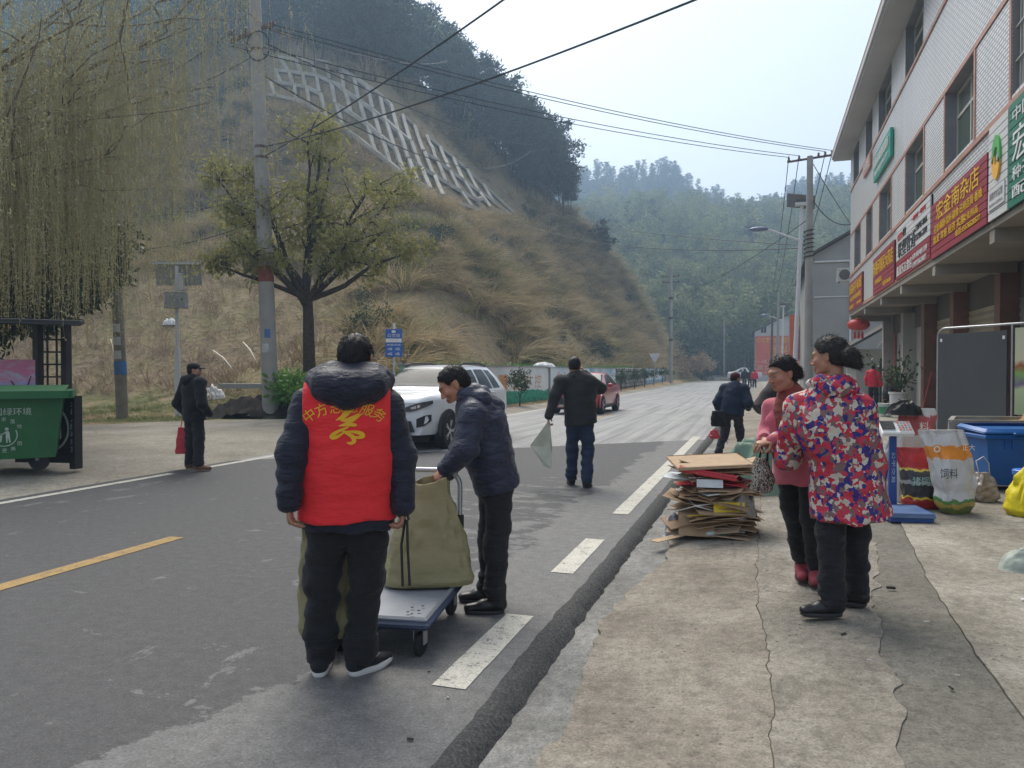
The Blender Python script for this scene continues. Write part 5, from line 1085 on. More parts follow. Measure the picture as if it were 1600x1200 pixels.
for i, ch in enumerate('新路河镇供'): lettering(ch, (2.45, 59.9, 4.35-i*.46), (1, 0, 0), (0, 0, 1), .42, .4, mat('letter_blue', (.08, .06, .3), .6), e, off=.01)
b = MB(); b.lathe([(.15, 0), (.2, 0), (.2, .01), (.15, .01), (.15, 0)], (2.45, 59.885, 4.95), 20, axis=(0, -1, 0), cap=False); b.obj('emblem', m_yel, e)
lettering('供销', (2.45, 59.9, 5.4), (1, 0, 0), (0, 0, 1), .4, .15, mat('letter_blue', (.08, .06, .3), .6), e, off=.01)
# ================================================================== people: smooth blended volumes turned into skins
class Vol:
    """a blend of tapered elliptical segments"""
    def __init__(s, k=.03): s.p = []; s.k = k; s.sub = []; s.cut = []; s.noise = []
    def seg(s, a, b, ra, rb, lat=None, flat=1.0, k=None, q=None):
        """ra, rb radii at the ends; flat scales the radius across lat x axis; q=(amp, period) quilting"""
        s.p.append((np.asarray(a, float), np.asarray(b, float), ra, rb, None if lat is None else np.asarray(lat, float)/np.linalg.norm(lat), flat, s.k if k is None else k, q)); return s
    def ball(s, c, r, k=None):
        """ellipsoid with axis radii r"""
        s.p.append((np.asarray(c, float), None, np.asarray(r, float), None, None, 1, s.k if k is None else k, None)); return s
    def chain(s, pts, rad, **kw):
        for i in range(len(pts)-1): s.seg(pts[i], pts[i+1], rad[i], rad[i+1], **kw)
        return s
    def ev(s, P, shape, lo, h):
        D = np.full(P.shape[:3], 9.0, np.float32)
        for a, b, ra, rb, lat, fl, k, q in s.p:
            if b is None: mn, mx = a-ra, a+ra
            else:
                m_ = max(ra, rb)*max(1, fl); mn, mx = np.minimum(a, b)-m_, np.maximum(a, b)+m_
            i0 = np.clip(((mn-k*1.5-.02-lo)/h).astype(int), 0, None); i1 = np.minimum(((mx+k*1.5+.02-lo)/h).astype(int)+2, shape)
            if (i1 <= i0).any(): continue
            sl = tuple(slice(u, v) for u, v in zip(i0, i1)); X = P[sl]
            if b is None:
                e = (X-a)/ra; n_ = np.sqrt((e**2).sum(-1)); d = (n_-1)*min(ra)*1.0 if np.ptp(ra) < 1e-6 else n_*(n_-1)/(np.sqrt(((e/ra)**2).sum(-1))+1e-9)
            else:
                ab = b-a; L = np.linalg.norm(ab)+1e-9; t = np.clip(((X-a)@ab)/(L*L), 0, 1); r = ra+(rb-ra)*t; o = X-(a+t[..., None]*ab)
                if lat is not None:
                    c = np.cross(ab/L, lat); c /= np.linalg.norm(c)+1e-9; oc = o@c; n_ = np.sqrt((o**2).sum(-1)-oc**2+(oc/fl)**2+1e-12); d = (n_-r)*min(1, fl**.5)
                else: d = np.sqrt((o**2).sum(-1))-r
                if q: d = d-q[0]*np.abs(np.sin(math.pi*((X-a)@ab)/L/q[1]+(q[2] if len(q) > 2 else 0)))**.55
            C_ = D[sl]; hh = np.clip(.5+.5*(d-C_)/k, 0, 1); D[sl] = d*(1-hh)+C_*hh-k*hh*(1-hh)
        return D
    def bounds(s):
        lo = np.full(3, 9.0); hi = -lo
        for a, b, ra, rb, lat, fl, k, q in s.p:
            if b is None: lo = np.minimum(lo, a-ra); hi = np.maximum(hi, a+ra)
            else: m_ = max(ra, rb)*max(1, fl); lo = np.minimum(lo, np.minimum(a, b)-m_); hi = np.maximum(hi, np.maximum(a, b)+m_)
        return lo-.03, hi+.03
    def mesh(s, h, post=None):
        lo, hi = s.bounds(); n = np.ceil((hi-lo)/h).astype(int)+1
        P = np.stack(np.meshgrid(*[lo[i]+h*np.arange(n[i]) for i in range(3)], indexing='ij'), -1)
        D = s.ev(P, n, lo, h)
        if post is not None: D = post(P, D)
        for c_, n_ in s.cut: D = np.maximum(D, (np.asarray(c_)-P)@np.asarray(n_)+.006*np.sin(P[..., 0]*33+P[..., 1]*21))
        return nets(D, lo, h)
def nets(D, lo, h):
    D = np.pad(D, 1, constant_values=1.0); lo = lo-h; I = D < 0; nx, ny, nz = D.shape
    c = [I[i:nx-1+i, j:ny-1+j, k:nz-1+k] for i in (0, 1) for j in (0, 1) for k in (0, 1)]; al = np.logical_and.reduce(c); an = np.logical_or.reduce(c); cell = an & ~al
    ids = np.full(cell.shape, -1, np.int64); ci = np.argwhere(cell); ids[tuple(ci.T)] = np.arange(len(ci))
    acc = np.zeros((len(ci), 3)); cnt = np.zeros(len(ci)); O = np.array([(i, j, k) for i in (0, 1) for j in (0, 1) for k in (0, 1)])
    dv = [D[tuple((ci+o).T)] for o in O]
    for a in range(8):
        for b in range(a+1, 8):
            df = O[b]-O[a]
            if np.abs(df).sum() != 1 or df.min() < 0: continue
            x = (dv[a] < 0) != (dv[b] < 0); t = np.where(x, dv[a]/(dv[a]-dv[b]+1e-12), 0); p = O[a]+t[:, None]*df; acc[x] += p[x]; cnt[x] += 1
    V = lo+h*(ci+acc/np.maximum(cnt, 1)[:, None]); F = []
    for ax in range(3):
        sl0 = [slice(1, -1)]*3; sl1 = [slice(1, -1)]*3; sl0[ax] = slice(0, -1); sl1[ax] = slice(1, None)
        A, B = I[tuple(sl0)], I[tuple(sl1)]; u, v = [(1, 2), (2, 0), (0, 1)][ax]
        for sgn, msk in ((1, A & ~B), (0, ~A & B)):
            e = np.argwhere(msk)
            if len(e) == 0: continue
            off = np.ones(3, int); off[ax] = 0; e = e+off; du = np.zeros(3, int); du[u] = 1; dw = np.zeros(3, int); dw[v] = 1
            q = np.stack([ids[tuple(k.T)] for k in (e-du-dw, e-dw, e, e-du)], 1); F.append(q if sgn else q[:, ::-1])
    return V, np.concatenate(F)
def cloth_noise(amp, f=(7, 7, 26), seed=0):
    def post(P, D):
        near = np.abs(D) < .05; Q = P[near]; n_ = vnoise(Q*np.array(f), 1.0, seed)+.5*vnoise(Q*np.array(f)*2.1, 1.0, seed+1)-.75; D[near] += amp*n_; return D
    return post
def chain_post(*fs):
    def post(P, D):
        for f in fs:
            if f: D = f(P, D)
        return D
    return post
def above(z0, tilt=0.0, amp=.0):
    return lambda P, D: np.maximum(D, z0+tilt*P[..., 1]+amp*np.sin(P[..., 0]*21+P[..., 1]*13)-P[..., 2])
def below(z0): return lambda P, D: np.maximum(D, P[..., 2]-z0)
# ---- materials
def m_skin():
    g = NG('skin'); c = g.coord(); a = g.n('ShaderNodeAttribute', attribute_name='tint').outputs['Color']; n = g.noise(c, 60, 4, .6); col = g.mix(g.ramp(n, [(.3, .12), (.7, 0.0)]), a, (.25, .09, .05))
    g.bump(n, .12, .004); return g.fin(col, .5, spec=.4, Subsurface_Weight=.08, Subsurface_Scale=.01)
m_sk = m_skin()
def m_hair(name, col=(.012, .010, .010)):
    g = NG(name); c = g.coord(); w_ = g.noise(g.mapv(c, (140, 140, 18)), 1.0, 4, .6); g.bump(w_, .7, .006); return g.fin(g.ramp(w_, [(.3, tuple(x*.5 for x in col)), (.7, tuple(x*1.6 for x in col))]), .5, spec=.22)
m_hr = m_hair('black_hair'); m_hrg = m_hair('greying_hair', (.022, .020, .019))
def m_cloth(name, col, rough=.85, weave=220, fold=9, sheen=.1, var=.18, fs=.35, spec=.25):
    if name in _M: return _M[name]
    g = NG(name); c = g.coord(); n = g.noise(c, fold, 5, .6); w_ = g.noise(c, weave, 2, .5); wr = g.noise(g.mapv(c, (1, 1, 2.6)), fold*1.6, 4, .55)
    cc = g.ramp(n, [(.3, tuple(x*(1-var) for x in col)), (.7, tuple(min(1, x*(1+var)) for x in col))])
    g.bump(g.math('ADD', g.math('MULTIPLY', w_, .08), wr), fs, .02); _M[name] = g.fin(cc, rough, spec=spec, Sheen_Weight=sheen); return _M[name]
def m_camo():
    g = NG('floral_cloth'); c = g.coord()
    def blob(loc, sc=17): 
        v = g.n('ShaderNodeTexVoronoi', feature='F1', Scale=sc, Randomness=1.0); w_ = g.mix(.04, g.mapv(c, loc=loc), g.noise(c, 34, 2, .5, True)); g.set(v.inputs['Vector'], w_); return v.outputs['Color'], v.outputs['Distance']
    col, ds = blob((0, 0, 0), 32); q = g.n('ShaderNodeSeparateColor'); g.set(q.inputs[0], col)
    pal = g.ramp(q.outputs[0], [(0, (.52, .46, .38)), (.18, (.42, .028, .045)), (.42, (.035, .025, .15)), (.58, (.50, .43, .36)), (.70, (.17, .105, .10)), (.84, (.48, .04, .075))], 'CONSTANT')
    col2, _ = blob((.37, .11, .21), 44); q2 = g.n('ShaderNodeSeparateColor'); g.set(q2.inputs[0], col2); pal2 = g.ramp(q2.outputs[1], [(0, (.04, .03, .18)), (.28, (.54, .48, .40)), (.46, (.46, .04, .065)), (.74, (.18, .115, .11))], 'CONSTANT')
    cc = g.mix(g.ramp(q2.outputs[2], [(.55, 0.0), (.56, 1.0)]), pal, pal2); n = g.noise(g.mapv(c, (1, 1, 2)), 13, 4, .55); g.bump(n, .5, .03); return g.fin(cc, .75, spec=.25)
def m_bagpat():
    g = NG('brown_pattern'); c = g.coord(); w_ = g.n('ShaderNodeTexWave', Scale=20, Distortion=14, Detail=2); g.set(w_.inputs['Vector'], c); w_.inputs['Detail Scale'].default_value = 2.2; return g.fin(g.ramp(w_.outputs[1], [(.45, (.42, .36, .30)), (.5, (.05, .035, .035))]), .7)
SK = np.array([.40, .215, .135])
# ---- head
def make_head(f, gender='m', hair='short', age=0.0):
    """returns (V,F,tint) of head and neck in head space and (V,F) of hair; f = level of detail step"""
    v = Vol(.022); wf = .96 if gender == 'f' else 1.0
    v.ball((0, -.014, .030), (.074*wf, .094, .084)); v.ball((0, .018, -.035), (.062*wf, .070, .082), .03)
    for s_ in (-1, 1):
        v.seg((s_*.050*wf, .004, -.055), (s_*.020, .058, -.100), .020, .017, k=.03); v.ball((s_*.043*wf, .060, -.024), (.022, .022, .020), .025)
    v.seg((0, .064, -.100), (0, .066, -.104), .019, .017, k=.025)
    v.seg((-.036, .074, .020), (0, .084, .020), .011, .013, k=.02); v.seg((.036, .074, .020), (0, .084, .020), .011, .013, k=.02)
    v.seg((0, .088, .008), (0, .107, -.030), .0075, .0115, k=.014)
    for s_ in (-1, 1): v.ball((s_*.0125, .096, -.036), (.009, .011, .008), .008)
    v.seg((-.021, .080, -.064), (0, .090, -.061), .006, .0075, k=.008); v.seg((.021, .080, -.064), (0, .090, -.061), .006, .0075, k=.008)
    v.seg((-.017, .081, -.074), (0, .089, -.075), .006, .0085, k=.008); v.seg((.017, .081, -.074), (0, .089, -.075), .006, .0085, k=.008)
    for s_ in (-1, 1):
        v.ball((s_*.076*wf, -.012, -.004), (.009, .019, .030), .008); v.ball((s_*.080*wf, -.018, .010), (.007, .012, .016), .006); v.ball((s_*.075*wf, -.006, -.028), (.007, .009, .012), .006)
    v.chain([(0, -.02, -.07), (0, -.032, -.14), (0, -.045, -.215)], [.052*wf, .051*wf, .060*wf])
    def sock(P, D):
        for s_ in (-1, 1):
            d = np.sqrt(((P-np.array([s_*.031, .093, .000]))**2*np.array([.55, 1, 1.2])).sum(-1))-.0135; k = .012; hh = np.clip(.5-.5*(D+d)/k, 0, 1); D = D*(1-hh)+(-d)*hh+k*hh*(1-hh)
            e = np.sqrt(((P-np.array([s_*.031, .071, -.001]))**2).sum(-1))-.0148; k = .005; hh = np.clip(.5+.5*(e-D)/k, 0, 1); D = e*(1-hh)+D*hh-k*hh*(1-hh)
        return D
    V, F = v.mesh(f, sock)
    x, y, z = np.abs(V[:, 0]), V[:, 1], V[:, 2]; T = np.tile(SK*(.92 if age else 1.0), (len(V), 1)).astype(float)
    def tint(mask, c): T[:] = T*(1-mask[:, None])+np.asarray(c)*mask[:, None]
    g = lambda a, b, c_, r: np.exp(-(((x-a)/r[0])**2+((y-b)/r[1])**2+((z-c_)/r[2])**2))
    tint(.6*g(.045, .07, -.03, (.03, .03, .025)), (.45, .19, .13)); tint(.5*g(0, .105, -.032, (.015, .02, .012)), (.45, .18, .12))
    tint(np.clip(1.6*g(.0, .09, -.067, (.026, .02, .0095)), 0, .85), (.33, .10, .085)); tint(np.clip(2*g(0, .09, -.0685, (.026, .02, .0016)), 0, .9), (.08, .025, .02))
    tint(np.clip(1.9*g(.033, .082, .0255-.0, (.019, .02, .0042)), 0, .85 if gender == 'm' else .6), (.02, .015, .013)); tint(np.clip(1.8*g(.031, .085, -.0035, (.0125, .012, .0022)), 0, .92), (.015, .01, .01))
    tint(.35*g(.031, .085, -.012, (.016, .012, .006)), (.26, .12, .08))
    # hair
    hv = Vol(.02); th = .007 if gender == 'm' else .010
    hv.ball((0, -.016, .031), (.074*wf+th, .094+th, .086+th)); hv.ball((0, -.045, -.02), (.062+th*.5, .055+th*.7, .07), .03)
    if hair == 'bun': hv.ball((0, -.125, -.015), (.058, .05, .055), .02); hv.ball((.01, -.135, -.055), (.06, .045, .06), .02); hv.ball((-.02, -.12, -.02), (.055, .045, .05), .02)
    if hair == 'tied': hv.ball((0, -.118, .0), (.034, .035, .035), .02); hv.ball((0, -.135, -.03), (.025, .025, .04), .015)
    yk = [-.2, -.10, -.045, -.02, -.005, .008, .022, .034, .05, .07, .1]; zk = [-.075, -.066, -.052, -.02, .022, .026, .012, .02, .052, .072, .082]
    if gender == 'f': zk = [-.12, -.075, -.06, -.03, .018, .024, .02, .032, .055, .068, .078]
    def hl(P, D):
        lim = np.interp(P[..., 1], yk, zk)-(.0); near = np.abs(D) < .03; Q = P[near]; D[near] += .006*(vnoise(Q*np.array([90, 90, 30]), 1.0, 4)-.5)+.006*(vnoise(Q, 38, 6)-.5)
        return np.maximum(D, (lim-P[..., 2])*.75)
    hV, hF = hv.mesh(f*1.05, hl)
    return (V, F, T), (hV, hF)
_hd = {}
def head_set(gender, hair, step, age=0.0):
    if (gender, hair, step) not in _hd: _hd[(gender, hair, step)] = make_head(step, gender, hair, age)
    return _hd[(gender, hair, step)]
def rot_ypr(yaw, pitch, roll): return rotz(yaw)@rotx(pitch)@roty(roll)
# ---- hand: five fingers; frame: D along the hand, N out of the back of the hand, T to the thumb side
def make_hand(wr, D, N, T, curl=.5, thumb=.4, h=.0042, s=1.0, spread=.1):
    D, N, T = [np.asarray(q, float)/np.linalg.norm(q) for q in (D, N, T)]; N = N-D*(N@D); N /= np.linalg.norm(N); T = T-D*(T@D)-N*(T@N); T /= np.linalg.norm(T); wr = np.asarray(wr, float)
    L = lambda a, b, c: wr+s*(D*a+T*b+N*c); v = Vol(.010)
    v.seg(L(-.05, 0, 0), L(.01, 0, 0), .027*s, .025*s, T, .75); v.seg(L(.01, 0, 0), L(.075, .002, .002), .034*s, .040*s, T, .38)
    for i, (t0, ln, r) in enumerate(((.031, .072, .0088), (.010, .080, .0090), (-.011, .074, .0086), (-.031, .058, .0077))):
        p = L(.085-.006*abs(i-1), t0, .002); a = .22+.1*i; d = D+T*(spread*(1.5-i)*.35); d /= np.linalg.norm(d)
        for j, fr in enumerate((.46, .31, .25)):
            an = curl*(.55+.55*j)*1.05 if j == 0 else curl*(.9)+curl*.55*j; dd = d*math.cos(an)-N*math.sin(an); q = p+dd*ln*fr*s; v.seg(p, q, r*s*(1-.06*j), r*s*(.94-.06*j), k=.004); p = q
    p = L(.022, .030, -.006); d = D*.55+T*(.75-.5*thumb)-N*(.25+.5*thumb); d /= np.linalg.norm(d); q = p+d*.042*s; v.seg(L(.0, .012, -.002), p, .017*s, .015*s, k=.012); v.seg(p, q, .0125*s, .0105*s, k=.006); d2 = d*.8+D*.5-T*.25*thumb; d2 /= np.linalg.norm(d2); v.seg(q, q+d2*.032*s, .0105*s, .009*s, k=.004)
    return v.mesh(h)
# ---- shoes
def make_shoe(an, toe_dir, L=.27, kindof='sneaker', h=.007, up=.0):
    """an = ankle joint; the sole rests .085 under it. returns dict of part -> (V, F)"""
    an = np.asarray(an, float); d = np.asarray(toe_dir, float).copy(); d[2] = 0; d /= np.linalg.norm(d); s_ = np.array([-d[1], d[0], 0]); z0 = an[2]-.085; o = np.array([an[0], an[1], z0])
    Q = lambda a, b, c: o+d*a+s_*b+np.array([0, 0, c]); v = Vol(.02); k = L/.27
    v.seg(Q(-.035*k, 0, .052), Q(.07*k, 0, .047), .040, .041, s_, 1.0); v.seg(Q(.07*k, 0, .045), Q(.165*k, .003, .036), .042, .034, s_, .72); v.seg(Q(-.02, 0, .06), Q(-.012, 0, .10+up), .043, .044+(.01 if up else 0), s_, 1.15)
    def cut(P, D): return np.maximum(np.maximum(D, z0+.020-P[..., 2]), 0*D+D)
    up_ = v.mesh(h, cut); n = 28; a_ = np.linspace(0, 2*math.pi, n, endpoint=False); pts = []
    for t in a_:
        c, sn = math.cos(t), math.sin(t); ln = .182*k if c > 0 else .072*k; wd = (.047 if c > 0 else .040)*(1+.1*c); pts.append(((.020 if 0 else .01)+ln*np.sign(c)*abs(c)**.8, wd*np.sign(sn)*abs(sn)**.75))
    sv = []; hs_ = .030 if kindof == 'sneaker' else .024
    for zz, sc in ((0.0, .94), (.006, 1.0), (hs_*.7, 1.02), (hs_, .97)):
        for p in pts: sv.append(Q(p[0]*sc, p[1]*sc, zz+(.012*max(0, (p[0]-.12)/.07) if kindof == 'sneaker' else 0)))
    F = [tuple(range(n-1, -1, -1)), tuple(range(3*n, 4*n))]+[(l*n+i, l*n+(i+1) % n, l*n+n+(i+1) % n, l*n+n+i) for l in range(3) for i in range(n)]
    return up_, (np.array(sv), F), Q
def std_joints(H, wd=1.0):
    k = H/1.70; j = dict(pelvis=(0, 0, .93), waist=(0, .005, 1.06), chest=(0, .0, 1.27), neck=(0, -.02, 1.43), head=(0, .012, 1.583),
        sh_r=(.175*wd, -.01, 1.385), sh_l=(-.175*wd, -.01, 1.385), el_r=(.245*wd, -.03, 1.12), el_l=(-.245*wd, -.03, 1.12), wr_r=(.255*wd, .05, .885), wr_l=(-.255*wd, .05, .885),
        hip_r=(.09, 0, .90), hip_l=(-.09, 0, .90), kn_r=(.105, .015, .49), kn_l=(-.105, .015, .49), an_r=(.11, -.02, .085), an_l=(-.11, -.02, .085))
    return {a: np.array(b)*k for a, b in j.items()}
def xf(V, M, t): return V@M.T+np.asarray(t, float)
def link_skin(V, F, T, parent, name='body'):
    o = link_mesh(name, V, F, m_sk, parent, world=False, smooth=True); a = o.data.attributes.new('tint', 'FLOAT_COLOR', 'POINT'); a.data.foreach_set('color', np.concatenate([T, np.ones((len(T), 1))], 1).astype(np.float32).ravel()); return o
def person(label, loc, rz, H, J, gender='m', hair='short', hair_mat=None, head=(0, 0, 0), hstep=.006, hands=None, cstep=.011, group=None, handless=False, shoe=None, toes=None, legs=None, jacket=None, age=0, headscale=1.0):
    e = thing('person', label, 'person', loc, rz, group); k = H/1.7
    (hV, hF, hT), (rV, rF_) = head_set(gender, hair, hstep, age); M = rot_ypr(*head)*k*headscale; hv = xf(hV, M, J['head'])
    if hV is not None:   # keep the neck rooted in the shoulders whatever the head does
        base = hV[:, 2] < -.09; tt = np.clip((-.09-hV[:, 2])/.12, 0, 1)[:, None]; tgt = xf(hV*np.array([1, 1, 1])-np.array([0, -.045, -.215]), np.eye(3)*k, J['neck']-np.array([0, 0, .01])); hv = hv*(1-tt)+tgt*tt
    Vs, Fs, Ts = [hv], [hF], [hT]; n = len(hv)
    # trunk and limbs under the clothes
    b = Vol(.04); b.seg(J['pelvis'], J['waist'], .115*k, .105*k, (1, 0, 0), .7); b.seg(J['waist'], J['chest'], .105*k, .12*k, (1, 0, 0), .7); b.seg(J['chest'], J['neck'], .12*k, .045*k, (1, 0, 0), .7)
    for s_ in 'rl':
        b.chain([J['neck']*.5+J['sh_'+s_]*.5-np.array([0, 0, .03]), J['sh_'+s_], J['el_'+s_], J['wr_'+s_]], [.05*k, .045*k, .036*k, .025*k]); b.chain([J['hip_'+s_], J['kn_'+s_], J['an_'+s_]], [.075*k, .05*k, .035*k])
    bv, bf = b.mesh(.016); Vs.append(bv); Fs.append(bf+n); Ts.append(np.tile(SK, (len(bv), 1))); n += len(bv)
    for s_ in 'rl':
        hd = (hands or {}).get(s_)
        if hd is None: continue
        v_, f_ = make_hand(J['wr_'+s_], *hd['f'], curl=hd.get('curl', .5), thumb=hd.get('thumb', .4), s=k*hd.get('s', 1.0), h=hd.get('h', .0045)); Vs.append(v_); Fs.append(f_+n); Ts.append(np.tile(SK*np.array([.95, .9, .9]), (len(v_), 1))); n += len(v_)
    link_skin(np.concatenate(Vs), np.concatenate(Fs), np.concatenate(Ts), e)
    if hair:
        ho_ = link_mesh('hair', xf(rV, M, J['head']), rF_, hair_mat or m_hr, e, world=False, smooth=True)
        if hstep < .007:   # loose strands over the mass
            rg = np.random.default_rng(int(H*1000)); nv = np.empty(len(rV)*3); ho_.data.vertex_normals.foreach_get('vector', nv); nv = nv.reshape(-1, 3); i_ = rg.integers(0, len(rV), 3800); hp = xf(rV, M, J['head'])[i_]; nn = nv[i_]
            fl = (M/np.linalg.norm(M[:, 0]))@np.array([0, -.75, -.55] if gender == 'f' else [0, .15, -.9]); tg = fl-nn*(nn@fl)[:, None]+rg.normal(size=(len(hp), 3))*.22; tg /= np.linalg.norm(tg, axis=1, keepdims=True)+1e-6
            v_, f_ = quads(hp-nn*.002, tg+nn*(.12 if gender == 'm' else .05), rg.uniform(.010, .024 if gender == 'm' else .045, len(hp))*k, .0022, rg); st_ = link_mesh('hair_strand', v_, f_, hair_mat or m_hr, ho_, world=False); st_['kind'] = 'stuff'
    # trousers
    L_ = legs or {}; tr_ = Vol(.035); ru, rk, rl = L_.get('r', (.095, .078, .070)); hipw = L_.get('hip', .135)
    tr_.seg(J['pelvis']+np.array([0, 0, .06*k]), J['pelvis']-np.array([0, 0, .03*k]), hipw*k, (hipw+.012)*k, (1, 0, 0), .80)
    for s_ in 'rl': tr_.chain([J['hip_'+s_]+np.array([0, -.012, 0]), J['kn_'+s_], J['an_'+s_]+np.array([0, 0, L_.get('hem', .01)])], [ru*k, rk*k, rl*k], k=.03)
    zh = L_.get('cut'); post = chain_post(cloth_noise(L_.get('amp', .016)*1.25, L_.get('f', (9, 9, 17)), 3+int(H*100) % 7), lambda P, D: D+.020*np.clip(1-np.abs(P[..., 2]-.16*k)/.16, 0, 1)*(np.abs(vnoise(P*np.array([5, 5, 26]), 1.0, 5)-.5)*2-.4)*(np.abs(D) < .05), lambda P, D: D+.012*np.clip(1-np.abs(P[..., 2]-.5*k)/.12, 0, 1)*(np.abs(vnoise(P*np.array([6, 6, 20]), 1.0, 8)-.5)*2-.4)*(np.abs(D) < .05)); zc = min(J['an_r'][2], J['an_l'][2])+L_.get('hem', .01)-.03; zl = {s_: J['an_'+s_][2]+L_.get('hem', .01)-.03 for s_ in 'rl'}; xm_ = (J['an_r'][0]+J['an_l'][0])/2; post = chain_post(post, lambda P, D: np.maximum(D, np.where((P[..., 0] > xm_) == (J['an_r'][0] > xm_), zl['r'], zl['l'])+.006*np.sin(P[..., 0]*40+P[..., 1]*30)-P[..., 2])); tv, tf = tr_.mesh(cstep, post); link_mesh('trousers', tv, tf, L_.get('mat'), e, world=False, smooth=True)
    # shoes
    sh = shoe or {}
    for s_ in 'rl':
        td = (toes or {}).get(s_, (.25 if s_ == 'r' else -.25, 1, 0)); u_, so_, Q = make_shoe(J['an_'+s_], td, sh.get('L', .26)*k, sh.get('kind', 'shoe'), min(.009, cstep), sh.get('up', 0.0)); so2 = link_mesh('shoe', u_[0], u_[1], sh.get('mat'), e, world=False, smooth=True); link_mesh('sole', so_[0], so_[1], sh.get('sole'), so2, world=False, smooth=40)
        if sh.get('extra'): sh['extra'](so2, Q, s_)
    return e
def torso_vol(J, k, w, hemz, fl=.74, arms=.058, cuff=.047, q=None, qa=None, belly=0.0, lat=(1, 0, 0), kk=.045, top=None, hem_w=None, sleeves=True, cuffback=.0):
    """jacket: trunk from hem to neck and both sleeves"""
    v = Vol(kk); up = (J['neck']-J['pelvis']); up = up/np.linalg.norm(up); hem = J['pelvis']+up*hemz; v.cut.append((hem, up))
    v.seg(hem, J['waist'], (hem_w or w)*k, w*k, lat, fl, q=q); v.seg(J['waist']+np.array([0, belly, 0]), J['chest'], w*k*1.0, w*k*1.02, lat, fl, q=q); c2 = J['chest']+(J['neck']-J['chest'])*.55; v.seg(J['chest'], c2, w*k*1.02, w*.86*k, lat, fl*.95, q=q); v.seg(c2, J['neck']+up*.005, .115*k, .07*k, lat, .9)
    for s_ in 'rl':
        a = J['sh_'+s_]; v.seg(J['neck']*.5+a*.5-up*.035, a, .068*k, arms*1.12*k, k=.05)
        if sleeves:
            b, c = J['el_'+s_], J['wr_'+s_]; c = c+(b-c)/np.linalg.norm(b-c)*cuffback; v.seg(a, b, arms*1.12*k, arms*k, q=qa, k=.035); v.seg(b, c, arms*k, cuff*k, q=qa, k=.03)
    return v
m_blkc = m_cloth('black_trousers', (.017, .017, .019), .85, fs=.9, fold=7); m_navy = m_cloth('navy_puffer', (.011, .013, .027), .55, fold=12, fs=.8, spec=.3); m_navy2 = m_cloth('navy_shiny_puffer', (.015, .021, .046), .45, fold=10, fs=.8, spec=.4)
m_vest = m_cloth('red_vest', (.74, .028, .034), .6, fold=4, fs=1.0, var=.1); m_grey = m_cloth('charcoal_jacket', (.026, .026, .026), .85, fold=8); m_jean = m_cloth('dark_jeans', (.020, .030, .062), .85, fold=9, fs=.5)
m_blkj = m_cloth('black_jacket', (.010, .010, .012), .8, fold=8); m_pinkw = m_cloth('rose_wool', (.47, .115, .15), .95, weave=150, fold=7, sheen=.3); m_rust = m_cloth('rust_sweater', (.20, .055, .045), .95, weave=140)
m_shbl = mat('black_leather', (.014, .014, .015), .38, var=.2, scale=20); m_solb = mat('black_rubber', (.03, .03, .032), .7); m_solw = mat('white_rubber', (.62, .61, .58), .6, var=.08); m_shr2 = m_cloth('maroon_shoe', (.24, .035, .05), .8); m_brsh = m_cloth('brown_shoe', (.16, .085, .055), .7)
m_knit = m_cloth('knit_black', (.02, .02, .022), .9)
